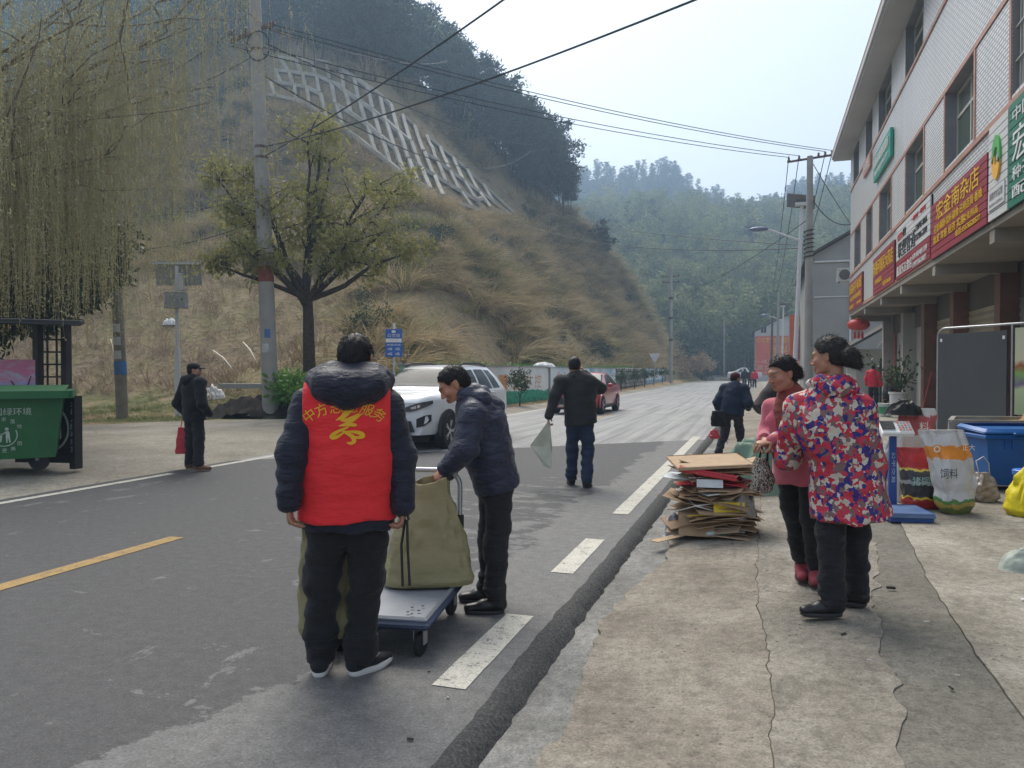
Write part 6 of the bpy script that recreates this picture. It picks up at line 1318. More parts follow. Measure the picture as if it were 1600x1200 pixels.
# ================================================================== cars
m_tyre = mat('tyre', (.02, .02, .021), .85, var=.2, bump=.3, bscale=60); m_rim = mat('alloy', (.45, .46, .47), .3, .8); m_cglass = mat('car_glass', (.035, .045, .045), .10, var=.45, scale=2.5, spec=.07); m_clad = mat('black_cladding', (.025, .025, .027), .6); m_chrome = mat('chrome', (.7, .7, .7), .15, 1.0)
def paint(name, col):
    g = NG(name); c = g.coord(); n = g.noise(c, 3, 4, .6); q = g.n('ShaderNodeSeparateXYZ'); g.set(q.inputs[0], c)
    dust = g.ramp(g.math('ADD', g.math('MULTIPLY', q.outputs[2], -.9), g.math('MULTIPLY', n, .5)), [(.0, 0.0), (.35, .35)]); return g.fin(g.mix(dust, col, (.25, .22, .18)), .28, spec=.5, Coat_Weight=.7, Coat_Roughness=.06)
def car(label, loc, rz, st, mp, L, wh_y, wr=.33, suv=True, plate='湘N 8C563', cat='car', detail=True):
    """st = stations (y, top, belt z, half width at belt, half width at roof); front is at y = 0, car runs to +y"""
    e = thing('parked_car' if False else 'car', label, cat, loc, rz); st = np.array(st, float); ny = 46; y = np.concatenate([[0], np.linspace(.01, L-.01, ny-2), [L]]); I = [np.interp(y, st[:, 0], st[:, i]) for i in range(1, 5)]
    for a_ in I: a_[2:-2] = (a_[1:-3]+2*a_[2:-2]+a_[3:-1])/4
    zt, zb, wb, wrf = I; zs = .30 if suv else .24
    T = [(.90, 0, 'w', 's'), (.97, .12, 'w', 's'), (1.0, .42, 'w', 's'), (1.0, .68, 'w', 's'), (.985, .94, 'w', 's'), (.965, 1.0, 'w', 's')]
    def sec(i):
        h_ = [(wb[i]*a_, zs+(zb[i]-zs)*b_) for a_, b_, _, _ in T]; r0 = wb[i]*.955; r1 = wrf[i]; dz = zt[i]-zb[i]
        h_ += [(r0+(r1-r0)*.5, zb[i]+dz*.52), (r1, zb[i]+dz*.86), (r1*.93, zb[i]+dz*.955), (r1*.6, zb[i]+dz*.99), (0, zt[i])]; return h_
    S_ = [sec(i) for i in range(len(y))]; m_ = len(S_[0]); P = np.array([[(x, y[i], z) for x, z in s_]+[(-x, y[i], z) for x, z in s_[-2::-1]] for i, s_ in enumerate(S_)])
    P[..., 1] += np.interp(np.abs(P[..., 0]), car.face_x, car.face_y)*np.clip(1-P[..., 1]/.9, 0, 1)
    nt_ = P.shape[1]; F = grid_faces(len(y), nt_); F = [tuple(f[::-1]) for f in F]; F += [tuple(range(nt_)), tuple((len(y)-1)*nt_+k for k in range(nt_-1, -1, -1))]
    link_mesh('body', P.reshape(-1, 3), F, mp, e, world=False, smooth=38)
    def at(yy, t):   # t along the section 0..1 on the right side
        i = int(np.clip(np.searchsorted(y, yy)-1, 0, len(y)-2)); f = (yy-y[i])/(y[i+1]-y[i]+1e-9); u = t*(m_-1); j = int(min(u, m_-2)); g_ = u-j; A = P[i, j]*(1-g_)+P[i, j+1]*g_; B = P[i+1, j]*(1-g_)+P[i+1, j+1]*g_; return A*(1-f)+B*f
    def patch(name, quad, mt, off=.006, n=7, both=True, parent=e):
        for sx in ((1, -1) if both else (1,)):
            G = np.array([[at(*((np.array(quad[0])*(1-a_)+np.array(quad[1])*a_)*(1-b_)+(np.array(quad[3])*(1-a_)+np.array(quad[2])*a_)*b_)) for b_ in np.linspace(0, 1, n)] for a_ in np.linspace(0, 1, n)])
            du = np.gradient(G, axis=0); dv = np.gradient(G, axis=1); nn = np.cross(du, dv); nn /= np.linalg.norm(nn, axis=-1, keepdims=True)+1e-9
            s_ = np.sign((nn*np.array([1, 0, .6])).sum()); s_ = s_ if s_ else 1; G = G+nn*s_*off; G[..., 0] *= sx; o = link_mesh(name, G.reshape(-1, 3), grid_faces(n, n), mt, parent, world=False, smooth=True)
        return o
    yc = st[:, 0]; belt = 5/(m_-1); re = 7/(m_-1); cw, rf, rr, tl_ = [q for q in car.cab]
    # windscreen and rear window over the middle of the section, side glass by doors
    def top_patch(name, y0, y1, mt, n=11):
        G = []
        for a_ in np.linspace(0, 1, n):
            r_ = [at(y0*(1-a_)+y1*a_, t)+np.array([0, -.004, .010]) for t in np.linspace(.725, 1.0, n)]; G.append(r_+[p*np.array([-1, 1, 1]) for p in r_[-2::-1]])
        G = np.array(G); return link_mesh(name, G.reshape(-1, 3), [tuple(q) for q in grid_faces(n, G.shape[1])][:: 1], mt, e, world=False, smooth=True)
    top_patch('windscreen', cw+.10, rf-.04, m_cglass); top_patch('rear_window', rr+.35, tl_-.08, m_cglass)
    b0, b1 = belt+.012, re-.012
    mid = (rf+rr)/2-.05; patch('side_window', [(cw+.42, b0), (mid-.05, b0), (mid-.05, b1), (rf+.12, b1)], m_cglass); patch('side_window', [(mid+.04, b0), (rr-.08, b0), (rr-.22, b1), (mid+.04, b1)], m_cglass); patch('quarter_window', [(rr+.0, b0), (min(rr+.42, tl_-.1), b0), (rr+.18, b1), (rr-.14, b1)], m_cglass)
    for wy in wh_y:
        for sx in (1, -1):
            xw = np.interp(wy, y, wb)*sx; w_ = bpy.data.objects.new('wheel', None); COL.objects.link(w_); w_.parent = e; w_.location = (xw-.062*sx, wy, wr)
            prof = [(wr*.66, -.09), (wr*.93, -.10), (wr, -.07), (wr, .07), (wr*.93, .10), (wr*.66, .09)]; q = MB(); q.lathe(prof, (0, 0, 0), 30, axis=(1, 0, 0)); q.obj('tyre', m_tyre, w_, world=False, smooth=40)
            q = MB(); q.lathe([(.0, 0), (wr*.66, 0)], (sx*.02, 0, 0), 24, axis=(1, 0, 0)); q.obj('brake_disc', m_clad, w_, world=False)
            q = MB(); q.lathe([(wr*.60, .055), (wr*.67, .09), (wr*.67, .03)], (0, 0, 0), 30, axis=(sx, 0, 0), cap=False)
            for k in range(5):
                for dd in (-.13, .13): a_ = k*2*math.pi/5; q.bar((sx*.075, math.cos(a_+dd*.3)*.04, math.sin(a_+dd*.3)*.04), (sx*.085, math.cos(a_+dd)*wr*.63, math.sin(a_+dd)*wr*.63), .03, .022)
            q.lathe([(.0, .095), (.05, .09), (.06, .04)], (0, 0, 0), 12, axis=(sx, 0, 0)); q.obj('rim', m_rim, w_, world=False, smooth=40)
            q = MB(); n = 22; V = []
            for t in np.linspace(-.18, math.pi+.18, n):
                for r_, dx in ((wr*1.02, -.02), (wr*1.06, .014), (wr*1.24, .012), (wr*1.26, -.03)): V.append((xw+sx*dx, wy+math.cos(t)*r_, wr+math.sin(t)*r_))
            Fq = [(i*4+j, i*4+j+1, i*4+j+5, i*4+j+4) for i in range(n-1) for j in range(3)]; q.add(V, Fq); q.obj('wheel_arch', m_clad if suv else mp, e, world=False, smooth=40)
            q = MB(); q.lathe([(.0, 0), (wr*1.05, 0)], (xw+sx*.004, wy, wr), 24, axis=(sx, 0, 0)); q.obj('arch_liner', m_blackp, e, world=False)
    # face: grille, lamps, plate, lower trim
    w0 = wb[3]; zf = zb[2]
    def front(name, poly, mt, d=.02, y0=-.0):
        V = np.array([(x, np.interp(abs(x), car.face_x, car.face_y)+y0-d, z) for x, z in poly]); V2 = V+np.array([0, d+.03, 0]); n = len(poly); q = MB(); q.add(np.concatenate([V, V2]), [tuple(range(n)), tuple(range(2*n-1, n-1, -1))]+[(i, i+n, (i+1) % n+n, (i+1) % n) for i in range(n)]); return q.obj(name, mt, e, world=False)
    hz_ = zf
    gr = front('grille', [(-.36, hz_-.13), (-.25, hz_-.30), (.25, hz_-.30), (.36, hz_-.13), (.30, hz_-.06), (-.30, hz_-.06)], m_clad)
    for k in range(4): front('grille_bar', [(-.33+.02*k, hz_-.115-.05*k), (.33-.02*k, hz_-.115-.05*k), (.33-.02*k, hz_-.095-.05*k), (-.33+.02*k, hz_-.095-.05*k)], m_chrome, .032)
    front('lower_grille', [(-.55, .36), (.55, .36), (.48, .56), (-.48, .56)], m_clad); front('skid_plate', [(-.5, .27), (.5, .27), (.45, .345), (-.45, .345)], m_rim, .03); front('number_plate', [(-.22, hz_-.42), (.22, hz_-.42), (.22, hz_-.30), (-.22, hz_-.30)], mat('plate_blue', (.02, .08, .40), .4), .04)
    lettering(plate, np.array(wmat(e)@Vector((0, -.043+car.face_y[0], hz_-.36))), np.array(rotz(rz)@np.array([1.0, 0, 0])), (0, 0, 1), .38, .08, m_lwht, e, off=.002)
    for sx in (1, -1):
        def sp_(pts, name, mt, off): # lamp wraps from the face on to the wing
            V = []
            for x, z in pts: V.append((sx*x, np.interp(x, car.face_x, car.face_y)-off, z))
            n = len(V)//2; q = MB(); q.add(V, [(i, i+1, n*2-2-i, n*2-1-i) for i in range(n-1)]); return q.obj(name, mt, e, world=False, smooth=True)
        xs_ = [.40, .50, .60, .70, .78, .84]; lo_ = [hz_-.20, hz_-.19, hz_-.165, hz_-.13, hz_-.09, hz_-.05]; hi_ = [hz_-.11, hz_-.075, hz_-.04, hz_-.015, .0+hz_, hz_+.015]
        hl = sp_(list(zip(xs_, lo_))+list(zip(xs_[::-1], hi_[::-1])), 'headlight', m_glass('headlight_glass', (.10, .105, .11)) if 'headlight_glass' not in bpy.data.materials else bpy.data.materials['headlight_glass'], .016)
        sp_([(.50, hz_-.15), (.58, hz_-.14), (.66, hz_-.11), (.66, hz_-.06), (.58, hz_-.09), (.50, hz_-.11)], 'lamp_reflector', m_chrome, .020)
        if suv:
            sp_([(.60, .44), (.72, .47), (.82, .56), (.82, .68), (.72, .66), (.60, .60)], 'fog_recess', m_clad, .014); sp_([(.72, .50), (.765, .53), (.79, .58), (.775, .65), (.745, .645), (.735, .57)], 'running_light', mat('white_lens', (.75, .78, .8), .2), .022)
            q = MB(); q.tube([(sx*.60, rf+.1, zt[np.searchsorted(y, rf+.1)]+.01), (sx*.60, rf+.35, 1.64), (sx*.585, rr-.2, 1.65), (sx*.57, rr+.2, 1.60)], .022, 6); q.obj('roof_rail', m_clad, e, world=False, smooth=True)
        q = MB(); q.ell((sx*(np.interp(cw+.5, y, wb)+.10), cw+.45, zb[np.searchsorted(y, cw+.45)]+.09), (.10, .055, .07), 12, 8); q.bar((sx*(np.interp(cw+.5, y, wb)-.04), cw+.46, zb[np.searchsorted(y, cw+.45)]+.03), (sx*(np.interp(cw+.5, y, wb)+.06), cw+.46, zb[np.searchsorted(y, cw+.45)]+.06), .05, .04); q.obj('mirror', mp, e, world=False, smooth=60)
        for yy in (cw+.35, mid, rr+.02):
            V = []
            for t in np.linspace(.10, belt, 8):
                p = at(yy+.0, t); V += [p*np.array([sx, 1, 1])+np.array([sx*.003, -.004, 0]), p*np.array([sx, 1, 1])+np.array([sx*.003, .004, 0])]
            link_mesh('door_seam', V, [(2*i, 2*i+1, 2*i+3, 2*i+2) for i in range(7)], m_blackp, e, world=False)
        for yy in (mid-.18, rr-.15): p = at(yy, belt*.8); q = MB(); q.box(p*np.array([sx, 1, 1])+np.array([sx*.012, 0, 0]), (.02, .2, .035), bev=.008); q.obj('door_handle', mp, e, world=False)
    for sx in (1, -1): q = MB(); q.span((sx*.60, wh_y[0]+wr*1.2, .22), (sx*(np.interp(2.0, y, wb)*.965), wh_y[1]-wr*1.2, .36)); q.obj('sill', m_clad, e, world=False)
    q = MB(); q.span((-.7, .35, .16), (.7, L-.4, .32)); q.obj('underbody', m_blackp, e, world=False)
    return e
car.face_x, car.face_y = [0, .35, .6, .75, .85, .95], [.0, .012, .07, .16, .30, .6]
SUV = [(0, .90, .84, .70, .60), (.05, .99, .92, .80, .68), (.15, 1.03, .96, .86, .74), (.4, 1.06, .98, .90, .78), (.9, 1.09, 1.0, .91, .80), (1.15, 1.11, 1.01, .91, .78), (1.5, 1.34, 1.02, .91, .72), (1.85, 1.55, 1.03, .91, .66), (2.3, 1.61, 1.04, .91, .65), (3.0, 1.62, 1.06, .91, .64), (3.7, 1.58, 1.08, .905, .63), (4.05, 1.46, 1.1, .89, .62), (4.22, 1.22, 1.08, .87, .66), (4.30, .95, .9, .82, .66)]
car.cab = (1.15, 1.88, 3.35, 4.15)
car('white compact suv with black cladding driving towards the camera', (-6.62, 12.8, 0), R(-1.5), SUV, paint('white_car_paint', (.80, .81, .82)), 4.30, (.82, 3.42), .34, True)
SED = [(0, .70, .62, .60, .48), (.08, .82, .74, .72, .58), (.3, .88, .80, .82, .68), (.8, .93, .85, .86, .74), (1.2, .97, .88, .87, .74), (1.7, 1.20, .90, .87, .66), (2.15, 1.40, .91, .87, .58), (2.7, 1.45, .93, .87, .57), (3.3, 1.40, .95, .86, .56), (3.75, 1.2, .96, .84, .58), (4.1, 1.05, .95, .82, .64), (4.35, .92, .85, .78, .62)]
car.cab = (1.2, 2.15, 3.1, 3.9)
car('red hatchback car coming up behind the walking person', (-6.08, 25.3, 0), R(-1), SED, paint('red_car_paint', (.42, .016, .035)), 4.35, (.85, 3.4), .32, False, '湘N 2K871')
PIC = [(0, .75, .68, .6, .5), (.1, 1.0, .9, .75, .62), (.5, 1.08, .96, .82, .7), (1.0, 1.12, 1.0, .83, .72), (1.5, 1.5, 1.02, .83, .66), (1.9, 1.68, 1.03, .83, .62), (2.7, 1.66, 1.04, .83, .6), (2.95, 1.2, 1.04, .83, .66), (3.0, 1.06, .98, .83, .8), (4.6, 1.06, .98, .83, .8), (4.65, .9, .85, .8, .76)]
car.cab = (1.0, 1.9, 2.3, 2.98)
car('small white pickup parked far down the road', (-4.6, 111, .3), R(-90), PIC, paint('white_pickup_paint', (.6, .6, .6)), 4.65, (.8, 3.6), .33, False, '湘N 6F210', 'pickup')
# ================================================================== waste shelter and bin on the left
m_shel = mat('dark_metal_frame', (.02, .02, .022), .55, var=.2, dirt=.2)
sh = thing('waste_shelter', 'dark metal waste shelter with a blossom poster at the left edge', 'shelter', (-12.2, 8.6, .12)); bx0, by0 = -13.0, 8.4
def SHP(x, y, d): return np.array(atd(x, y, d))
rR_ = SHP(130, 507, 13.2); ux_ = np.array([.70, .714, 0]); ux_ /= np.linalg.norm(ux_); dv_ = np.array([-ux_[1], ux_[0], 0]); LL = 3.6; zr_ = rR_[2]; cR = rR_-ux_*LL/2; cR[2] = zr_+.05; b = MB(); rot_s = np.stack([ux_, dv_, np.array([0, 0, 1])], 1)
b.box(cR+dv_*.25, (LL, 2.1, .09), rot=rot_s@rotx(R(4)), bev=.02); b.obj('roof', m_shel, sh)
for t, dd in ((.42, .7), (-.45, .7), (.30, .75)):
    p = cR+ux_*LL*t+dv_*dd; b = MB(); b.bar((p[0], p[1], .1), (p[0], p[1], zr_+.05), .12, .12); b.obj('post', m_shel, sh)
# side grille between the two right posts
pA, pB = cR+ux_*LL*.30+dv_*.75, cR+ux_*LL*.42+dv_*.7
for z in np.arange(.5, zr_-.1, .22): b = MB(); b.bar((pA[0], pA[1], z), (pB[0], pB[1], z), .03, .03); b.obj('grille_bar', m_shel, sh)
for t in (.33, .66): p = pA*(1-t)+pB*t; b = MB(); b.bar((p[0], p[1], .3), (p[0], p[1], zr_), .025, .025); b.obj('grille_bar', m_shel, sh)
def m_blossom():
    g = NG('blossom_print'); c = g.coord('Generated'); q = g.n('ShaderNodeSeparateXYZ'); g.set(q.inputs[0], c); z = q.outputs[2]; n = g.noise(c, 5, 6, .7); base = g.ramp(z, [(.0, (.10, .35, .04)), (.20, (.16, .42, .06)), (.22, (.05, .20, .55)), (.45, (.12, .36, .75)), (.6, (.45, .55, .75)), (.9, (.6, .35, .45))])
    m_ = g.math('MULTIPLY', g.ramp(z, [(.42, 0.0), (.62, 1.0)]), g.ramp(n, [(.40, 0.0), (.52, 1.0)])); return g.fin(g.mix(m_, base, (.62, .20, .36)), .45)
pc = cR-ux_*LL*.02+dv_*.62; zc_, hw = 1.25, LL*.30
b = MB(); b.box((pc[0], pc[1], 1.25), (LL*.62, .04, .86), rot=rot_s); po = b.obj('poster', m_blossom(), sh)
tk = MB(); o_ = pc+ux_*LL*.26-dv_*.025; tk.tube([(o_[0], o_[1], .86), (o_[0]-.05*ux_[0], o_[1]-.05*ux_[1], 1.1), tuple(np.array([o_[0], o_[1], 1.32])-ux_*.18)], [.03, .022, .01], 5); tk.tube([(o_[0], o_[1], 1.0), tuple(np.array([o_[0], o_[1], 1.4])+ux_*.12)], [.022, .008], 5); tk.tube([tuple(np.array([o_[0], o_[1], 1.12])-ux_*.05), tuple(np.array([o_[0], o_[1], 1.28])-ux_*.45)], [.016, .006], 5); tk.obj('painted_trunk', mat('print_trunk', (.10, .04, .06), .5), sh)
hs_ = MB(); p = pc+ux_*LL*.0-dv_*.03; hs_.box((p[0], p[1], .98), (.42, .012, .2), rot=rot_s); hs_.obj('painted_house', mat('print_white', (.6, .65, .66), .5), sh)
# low ornamental end panel with round lattice
ep = np.array(atz(119, 730, .12)); b = MB(); b.bar((ep[0], ep[1], .1), (ep[0], ep[1], 1.13), .13, .1); b.obj('post', m_shel, sh)
pd_ = dv_*.55-ux_*.83; e2 = ep+pd_*.95; nn_ = -np.array([-pd_[1], pd_[0], 0])*-1.0; nn_ = nn_ if nn_@FW < 0 else -nn_; rot_e = np.stack([-pd_, np.cross(np.array([0, 0, 1.0]), -pd_), np.array([0, 0, 1])], 1)
b = MB(); b.box(((ep+e2)/2+np.array([0, 0, .52])), (.9, .03, .92), rot=rot_e); b.obj('end_panel', m_shel, sh)
rc = ep+pd_*.42+nn_*.03+np.array([0, 0, .55]); b = MB(); n = 30; b.tube([rc+pd_*.33*math.cos(t)+np.array([0, 0, .33*math.sin(t)]) for t in np.linspace(0, 2*math.pi, n)], .016, 6)
for k in (-.2, -.1, 0, .1, .2): h_ = math.sqrt(.33**2-k*k); b.bar(rc+pd_*k-np.array([0, 0, h_*(.55 if k else 1)]), rc+pd_*k+np.array([0, 0, h_*(.55 if k else 1)]), .022, .02); b.bar(rc+np.array([0, 0, k])-pd_*h_*.6, rc+np.array([0, 0, k])+pd_*h_*.6, .022, .02)
b.obj('round_lattice', mat('pale_lattice', (.42, .43, .40), .6), sh)
for i, ch in enumerate('中方县人民政府宣'): lettering(ch, ep+np.array([0, 0, 1.0-i*.105])+nn_*.055, ux_, UYs, .07, .08, mat('letter_grey_blue', (.25, .3, .36), .6), sh)
# green wheeled container
m_bin = mat('green_bin_paint', (.018, .125, .040), .5, var=.15, scale=2.5, dirt=.3, dirtcol=(.06, .09, .05), bump=.15, bscale=6)
br_ = np.array(atz(98, 714, .32)); br_[2] = .14; br_ = br_-ux_*.06; gb_ = thing('waste_container', 'large green wheeled waste container with a white tidy symbol', 'waste container', br_-ux_*.9)
def bin_pt(u, v_, z): return br_+ux_*u+dv_*v_+np.array([0, 0, z-.12])
def ring(u0, u1, v0, v1, z): return [bin_pt(u0, v0, z), bin_pt(u1, v0, z), bin_pt(u1, v1, z), bin_pt(u0, v1, z)]
b = MB(); Rg = [ring(-1.75, -.03, .03, .95, .30), ring(-1.85, .07, -.06, 1.04, 1.12)]; V = np.array(Rg[0]+Rg[1]); b.add(V, [(3, 2, 1, 0), (0, 1, 5, 4), (1, 2, 6, 5), (2, 3, 7, 6), (3, 0, 4, 7)]); b.obj('tub', m_bin, gb_)
b = MB()
for (p, q_) in (((-1.93, -.13), (.14, -.13)), ((.14, -.13), (.14, 1.1)), ((.14, 1.1), (-1.93, 1.1)), ((-1.93, 1.1), (-1.93, -.13))): b.bar(bin_pt(p[0], p[1], 1.15), bin_pt(q_[0], q_[1], 1.15), .10, .10)
b.obj('rim', m_bin, gb_)
b = MB(); b.add([bin_pt(-1.9, -.1, 1.2), bin_pt(.1, -.1, 1.2), bin_pt(.1, 1.06, 1.26), bin_pt(-1.9, 1.06, 1.26)], [(0, 1, 2, 3)]); b.obj('lid', m_bin, gb_)
for u, v_ in ((-.22, .12), (-1.55, .12), (-.22, .85), (-1.55, .85)):
    w_ = bpy.data.objects.new('caster', None); COL.objects.link(w_); w_.parent = gb_; c_ = bin_pt(u, v_, .26); b = MB(); b.lathe([(.0, -.03), (.13, -.03), (.13, .03), (.0, .03)], c_, 18, axis=dv_+ux_*.5); b.obj('tyre', m_tyre, w_); b = MB(); b.bar(c_, c_+np.array([0, 0, .2]), .08, .06); b.obj('fork', m_steel, w_)
tilt_n = -dv_; fc = lambda u, z: bin_pt(u, .03-.09*(z-.30)/.82, z)
m_prt = mat('stencil_white', (.42, .50, .44), .6, var=.2, scale=9)
UYb = np.array([0, 0, 1.0])-dv_*-.0; UYb = (fc(0, 1.0)-fc(0, .4)); UYb /= np.linalg.norm(UYb)
lettering('国绿环境', fc(-.50, .93), ux_, UYb, .42, .10, m_prt, gb_, off=.006); b = MB(); b.add([fc(-.86, .88)-dv_*.006, fc(-.77, .88)-dv_*.006, fc(-.77, .98)-dv_*.006, fc(-.86, .98)-dv_*.006], [(0, 1, 2, 3)]); b.obj('symbol', m_prt, gb_)
cc_ = fc(-.60, .62)-dv_*.007; b = MB(); b.lathe([(.138, 0), (.150, 0)], cc_, 32, axis=-dv_, cap=False); b.obj('symbol_ring', m_prt, gb_)
def flat(poly): q_ = MB(); q_.add([cc_+ux_*p[0]+UYb*p[1]-dv_*.001 for p in poly], [tuple(range(len(poly)))]); return q_.obj('symbol', m_prt, gb_)
flat([(-.085, .0), (-.02, .0), (-.03, -.09), (-.075, -.09)]); flat([(.02, -.1), (.035, -.1), (.04, -.03), (.055, -.1), (.07, -.1), (.06, .03), (.05, .055), (.015, .05), (-.02, .02), (-.015, .01), (.015, .03)]); flat([(.03+.022*math.cos(t), .082+.022*math.sin(t)) for t in np.linspace(0, 6.1, 12)]); flat([(-.09, .01), (-.015, .01), (-.015, .02), (-.09, .02)])
for t, s_, z in (('垃圾不落地', 1, .205), ('中方更美丽', -1, -.205)):
    for i, ch in enumerate(t): a_ = R(90-s_*(-56+28*i)*1.0) if s_ > 0 else R(-90+(-56+28*i)); lettering(ch, cc_+ux_*.205*math.cos(a_)+UYb*.205*math.sin(a_), ux_, UYb, .055, .055, m_prt, gb_, off=.002)
# ================================================================== trolley and sacks
dk0, dk1, dk2 = atz(670, 968, .22), atz(733, 892, .22), None; ax_ = (dk1-dk0)/np.linalg.norm(dk1-dk0); ax_[2] = 0; sx_ = np.array([-ax_[1], ax_[0], 0]); Lk, Wk = .86, .58
c_ = dk0+ax_*Lk/2+sx_*Wk/2; rot_k = np.stack([ax_, sx_, np.array([0, 0, 1])], 1)
tr = thing('platform_trolley', 'grey blue platform trolley with a folding tube handle', 'trolley', (c_[0], c_[1], 0)); m_deck = mat('deck_plastic', (.23, .25, .28), .55, var=.12, scale=7, dirt=.3, dirtcol=(.27, .26, .24), bump=.1, bscale=60); m_rubb = mat('bumper_blue', (.045, .06, .105), .6)
b = MB(); b.box((c_[0], c_[1], .205), (Lk-.03, Wk-.03, .03), rot=rot_k, bev=.012); b.obj('deck', m_deck, tr); b = MB(); b.box((c_[0], c_[1], .178), (Lk, Wk, .052), rot=rot_k, bev=.02); b.obj('bumper', m_rubb, tr)
for u, v_ in ((-.30, -.20), (-.22, -.20), (-.33, -.15), (-.25, -.15), (-.36, -.18), (-.34, .1), (-.26, .12)): q = MB(); q.lathe([(0, 0), (.009, 0)], c_*np.array([1, 1, 0])+ax_*u+sx_*v_+np.array([0, 0, .2215]), 10); q.obj('deck_hole', m_blackp, tr)
for u in (-.34, .34):
    for v_ in (-.22, .22):
        w_ = bpy.data.objects.new('caster', None); COL.objects.link(w_); w_.parent = tr; p = c_*np.array([1, 1, 0])+ax_*u+sx_*v_+np.array([0, 0, .062]); q = MB(); q.lathe([(0, -.018), (.05, -.018), (.062, -.010), (.062, .010), (.05, .018), (0, .018)], p, 20, axis=sx_+ax_*.2); q.obj('tyre', m_tyre, w_, smooth=40); q = MB(); q.bar(p+sx_*.026, p+sx_*.026+np.array([0, 0, .095]), .045, .006); q.bar(p-sx_*.026, p-sx_*.026+np.array([0, 0, .095]), .045, .006); q.obj('fork', m_steel, w_)
hb = c_*np.array([1, 1, 0])+ax_*(Lk/2-.05); pts = []
for sg in (1, -1): pass
hh = .87; W2 = Wk/2-.03; arc = [(-W2, .24), (-W2, hh-.10)]+[(-W2+.1-.1*math.cos(t), hh-.1+.1*math.sin(t)) for t in np.linspace(.2, 1.57, 6)]+[(W2-.1+.1*math.sin(t), hh-.1+.1*math.cos(t)) for t in np.linspace(0, 1.4, 6)]+[(W2, hh-.10), (W2, .24)]
b = MB(); b.tube([hb+sx_*p[0]+np.array([0, 0, p[1]])+ax_*.05*(p[1]-.2) for p in arc], .0155, 10); b.obj('handle', m_steel, tr, smooth=50)
for sg in (-1, 1):
    p = hb+sx_*sg*W2; b = MB(); b.tube([p+np.array([0, 0, .52])+ax_*.016, p+np.array([0, 0, .60])+ax_*.02], .026, 10); b.obj('hinge_sleeve', m_clad, tr, smooth=50); b = MB(); b.bar(p+np.array([0, 0, .21])-ax_*.06, p+np.array([0, 0, .26])+ax_*.06, .05, .09); b.obj('handle_bracket', m_steel, tr)
    b = MB(); b.tube([p+np.array([0, 0, .50])+sx_*-sg*.05, p+np.array([0, 0, .26])+sx_*-sg*.05+ax_*.02], .011, 8); b.obj('strut', m_steel, tr)
b = MB(); b.box(hb+sx_*-(W2-.05)+np.array([0, 0, .55])-ax_*.03, (.04, .1, .12), rot=rot_k, bev=.01); b.obj('latch_box', m_clad, tr)
m_sack = m_cloth('woven_sack', (.27, .245, .130), .6, weave=420, fold=5, sheen=0, var=.10, fs=.5, spec=.35)
def sack(name, label, cat, base, ux, hgt, prof, mt, seed=1, thick=.5, open_top=False, lean=(0, 0), amp=.02, parent=None, n=56, m=44, pw=3.2, rim=None):
    """standing bag: prof = [(t, half width, half depth)] from base to top; squarish section with soft folds"""
    ux = np.asarray(ux, float); ux[2] = 0; ux /= np.linalg.norm(ux); uy = np.array([-ux[1], ux[0], 0]); pr = np.array(prof, float); T = np.linspace(0, 1, m); a_ = np.arange(n)*2*math.pi/n; V = []
    for i, t in enumerate(T):
        hw_, hd_ = np.interp(t, pr[:, 0], pr[:, 1]), np.interp(t, pr[:, 0], pr[:, 2]); c, s_ = np.cos(a_), np.sin(a_); x = hw_*np.sign(c)*np.abs(c)**(2/pw); y = hd_*np.sign(s_)*np.abs(s_)**(2/2.4)
        Q = np.stack([c*1.6+seed, s_*1.6, np.full(n, t*2.6)], 1); f = (np.abs(vnoise(Q, 1.5, seed)-.5)*2-.5)*amp+(vnoise(Q, 4.2, seed+2)-.5)*amp*.7; f *= min(1, t*6+.15)
        x = x+c*f; y = y+s_*f*1.3; z = hgt*t+(.02*np.sin(a_*3+seed)*t**4 if open_top else 0)+(rim(c) if rim is not None and t > .9 else 0)
        V.append(np.asarray(base)+x[:, None]*ux+y[:, None]*uy+np.stack([np.zeros(n), np.zeros(n), np.broadcast_to(z, (n,))], 1)+np.array([lean[0], lean[1], 0])*t*t*hgt)
    V = np.concatenate(V); F = [tuple(f) for f in np.concatenate([np.stack([i*n+np.arange(n), i*n+(np.arange(n)+1) % n, (i+1)*n+(np.arange(n)+1) % n, (i+1)*n+np.arange(n)], 1) for i in range(m-1)])]; F.append(tuple(range(n-1, -1, -1)))
    if not open_top: F.append(tuple((m-1)*n+k for k in range(n)))
    o = link_mesh(name, V, F, mt, parent, smooth=60, tag=(label, cat) if parent is None else None); return o
b0 = np.array(atz(667, 917, .222)); b0 = b0+FW*np.array([1, 1, 0])*.10
so1 = sack('woven_sack', 'khaki woven sack standing open on the trolley', 'sack', b0, RT+FW*.1, .615, [(0, .265, .13), (.05, .275, .15), (.3, .245, .145), (.6, .19, .12), (.85, .135, .085), (1, .125, .075)], m_sack, 4, open_top=True, amp=.03)
sol = so1.modifiers.new('thickness', 'SOLIDIFY'); sol.thickness = .003
b = MB(); b.tube([b0+RT*x+np.array([0, 0, z])-FW*.10 for x, z in ((-.12, .0), (-.125, .2), (-.135, .36))], .008, 5); b.obj('tie_cord', m_blackp, so1)
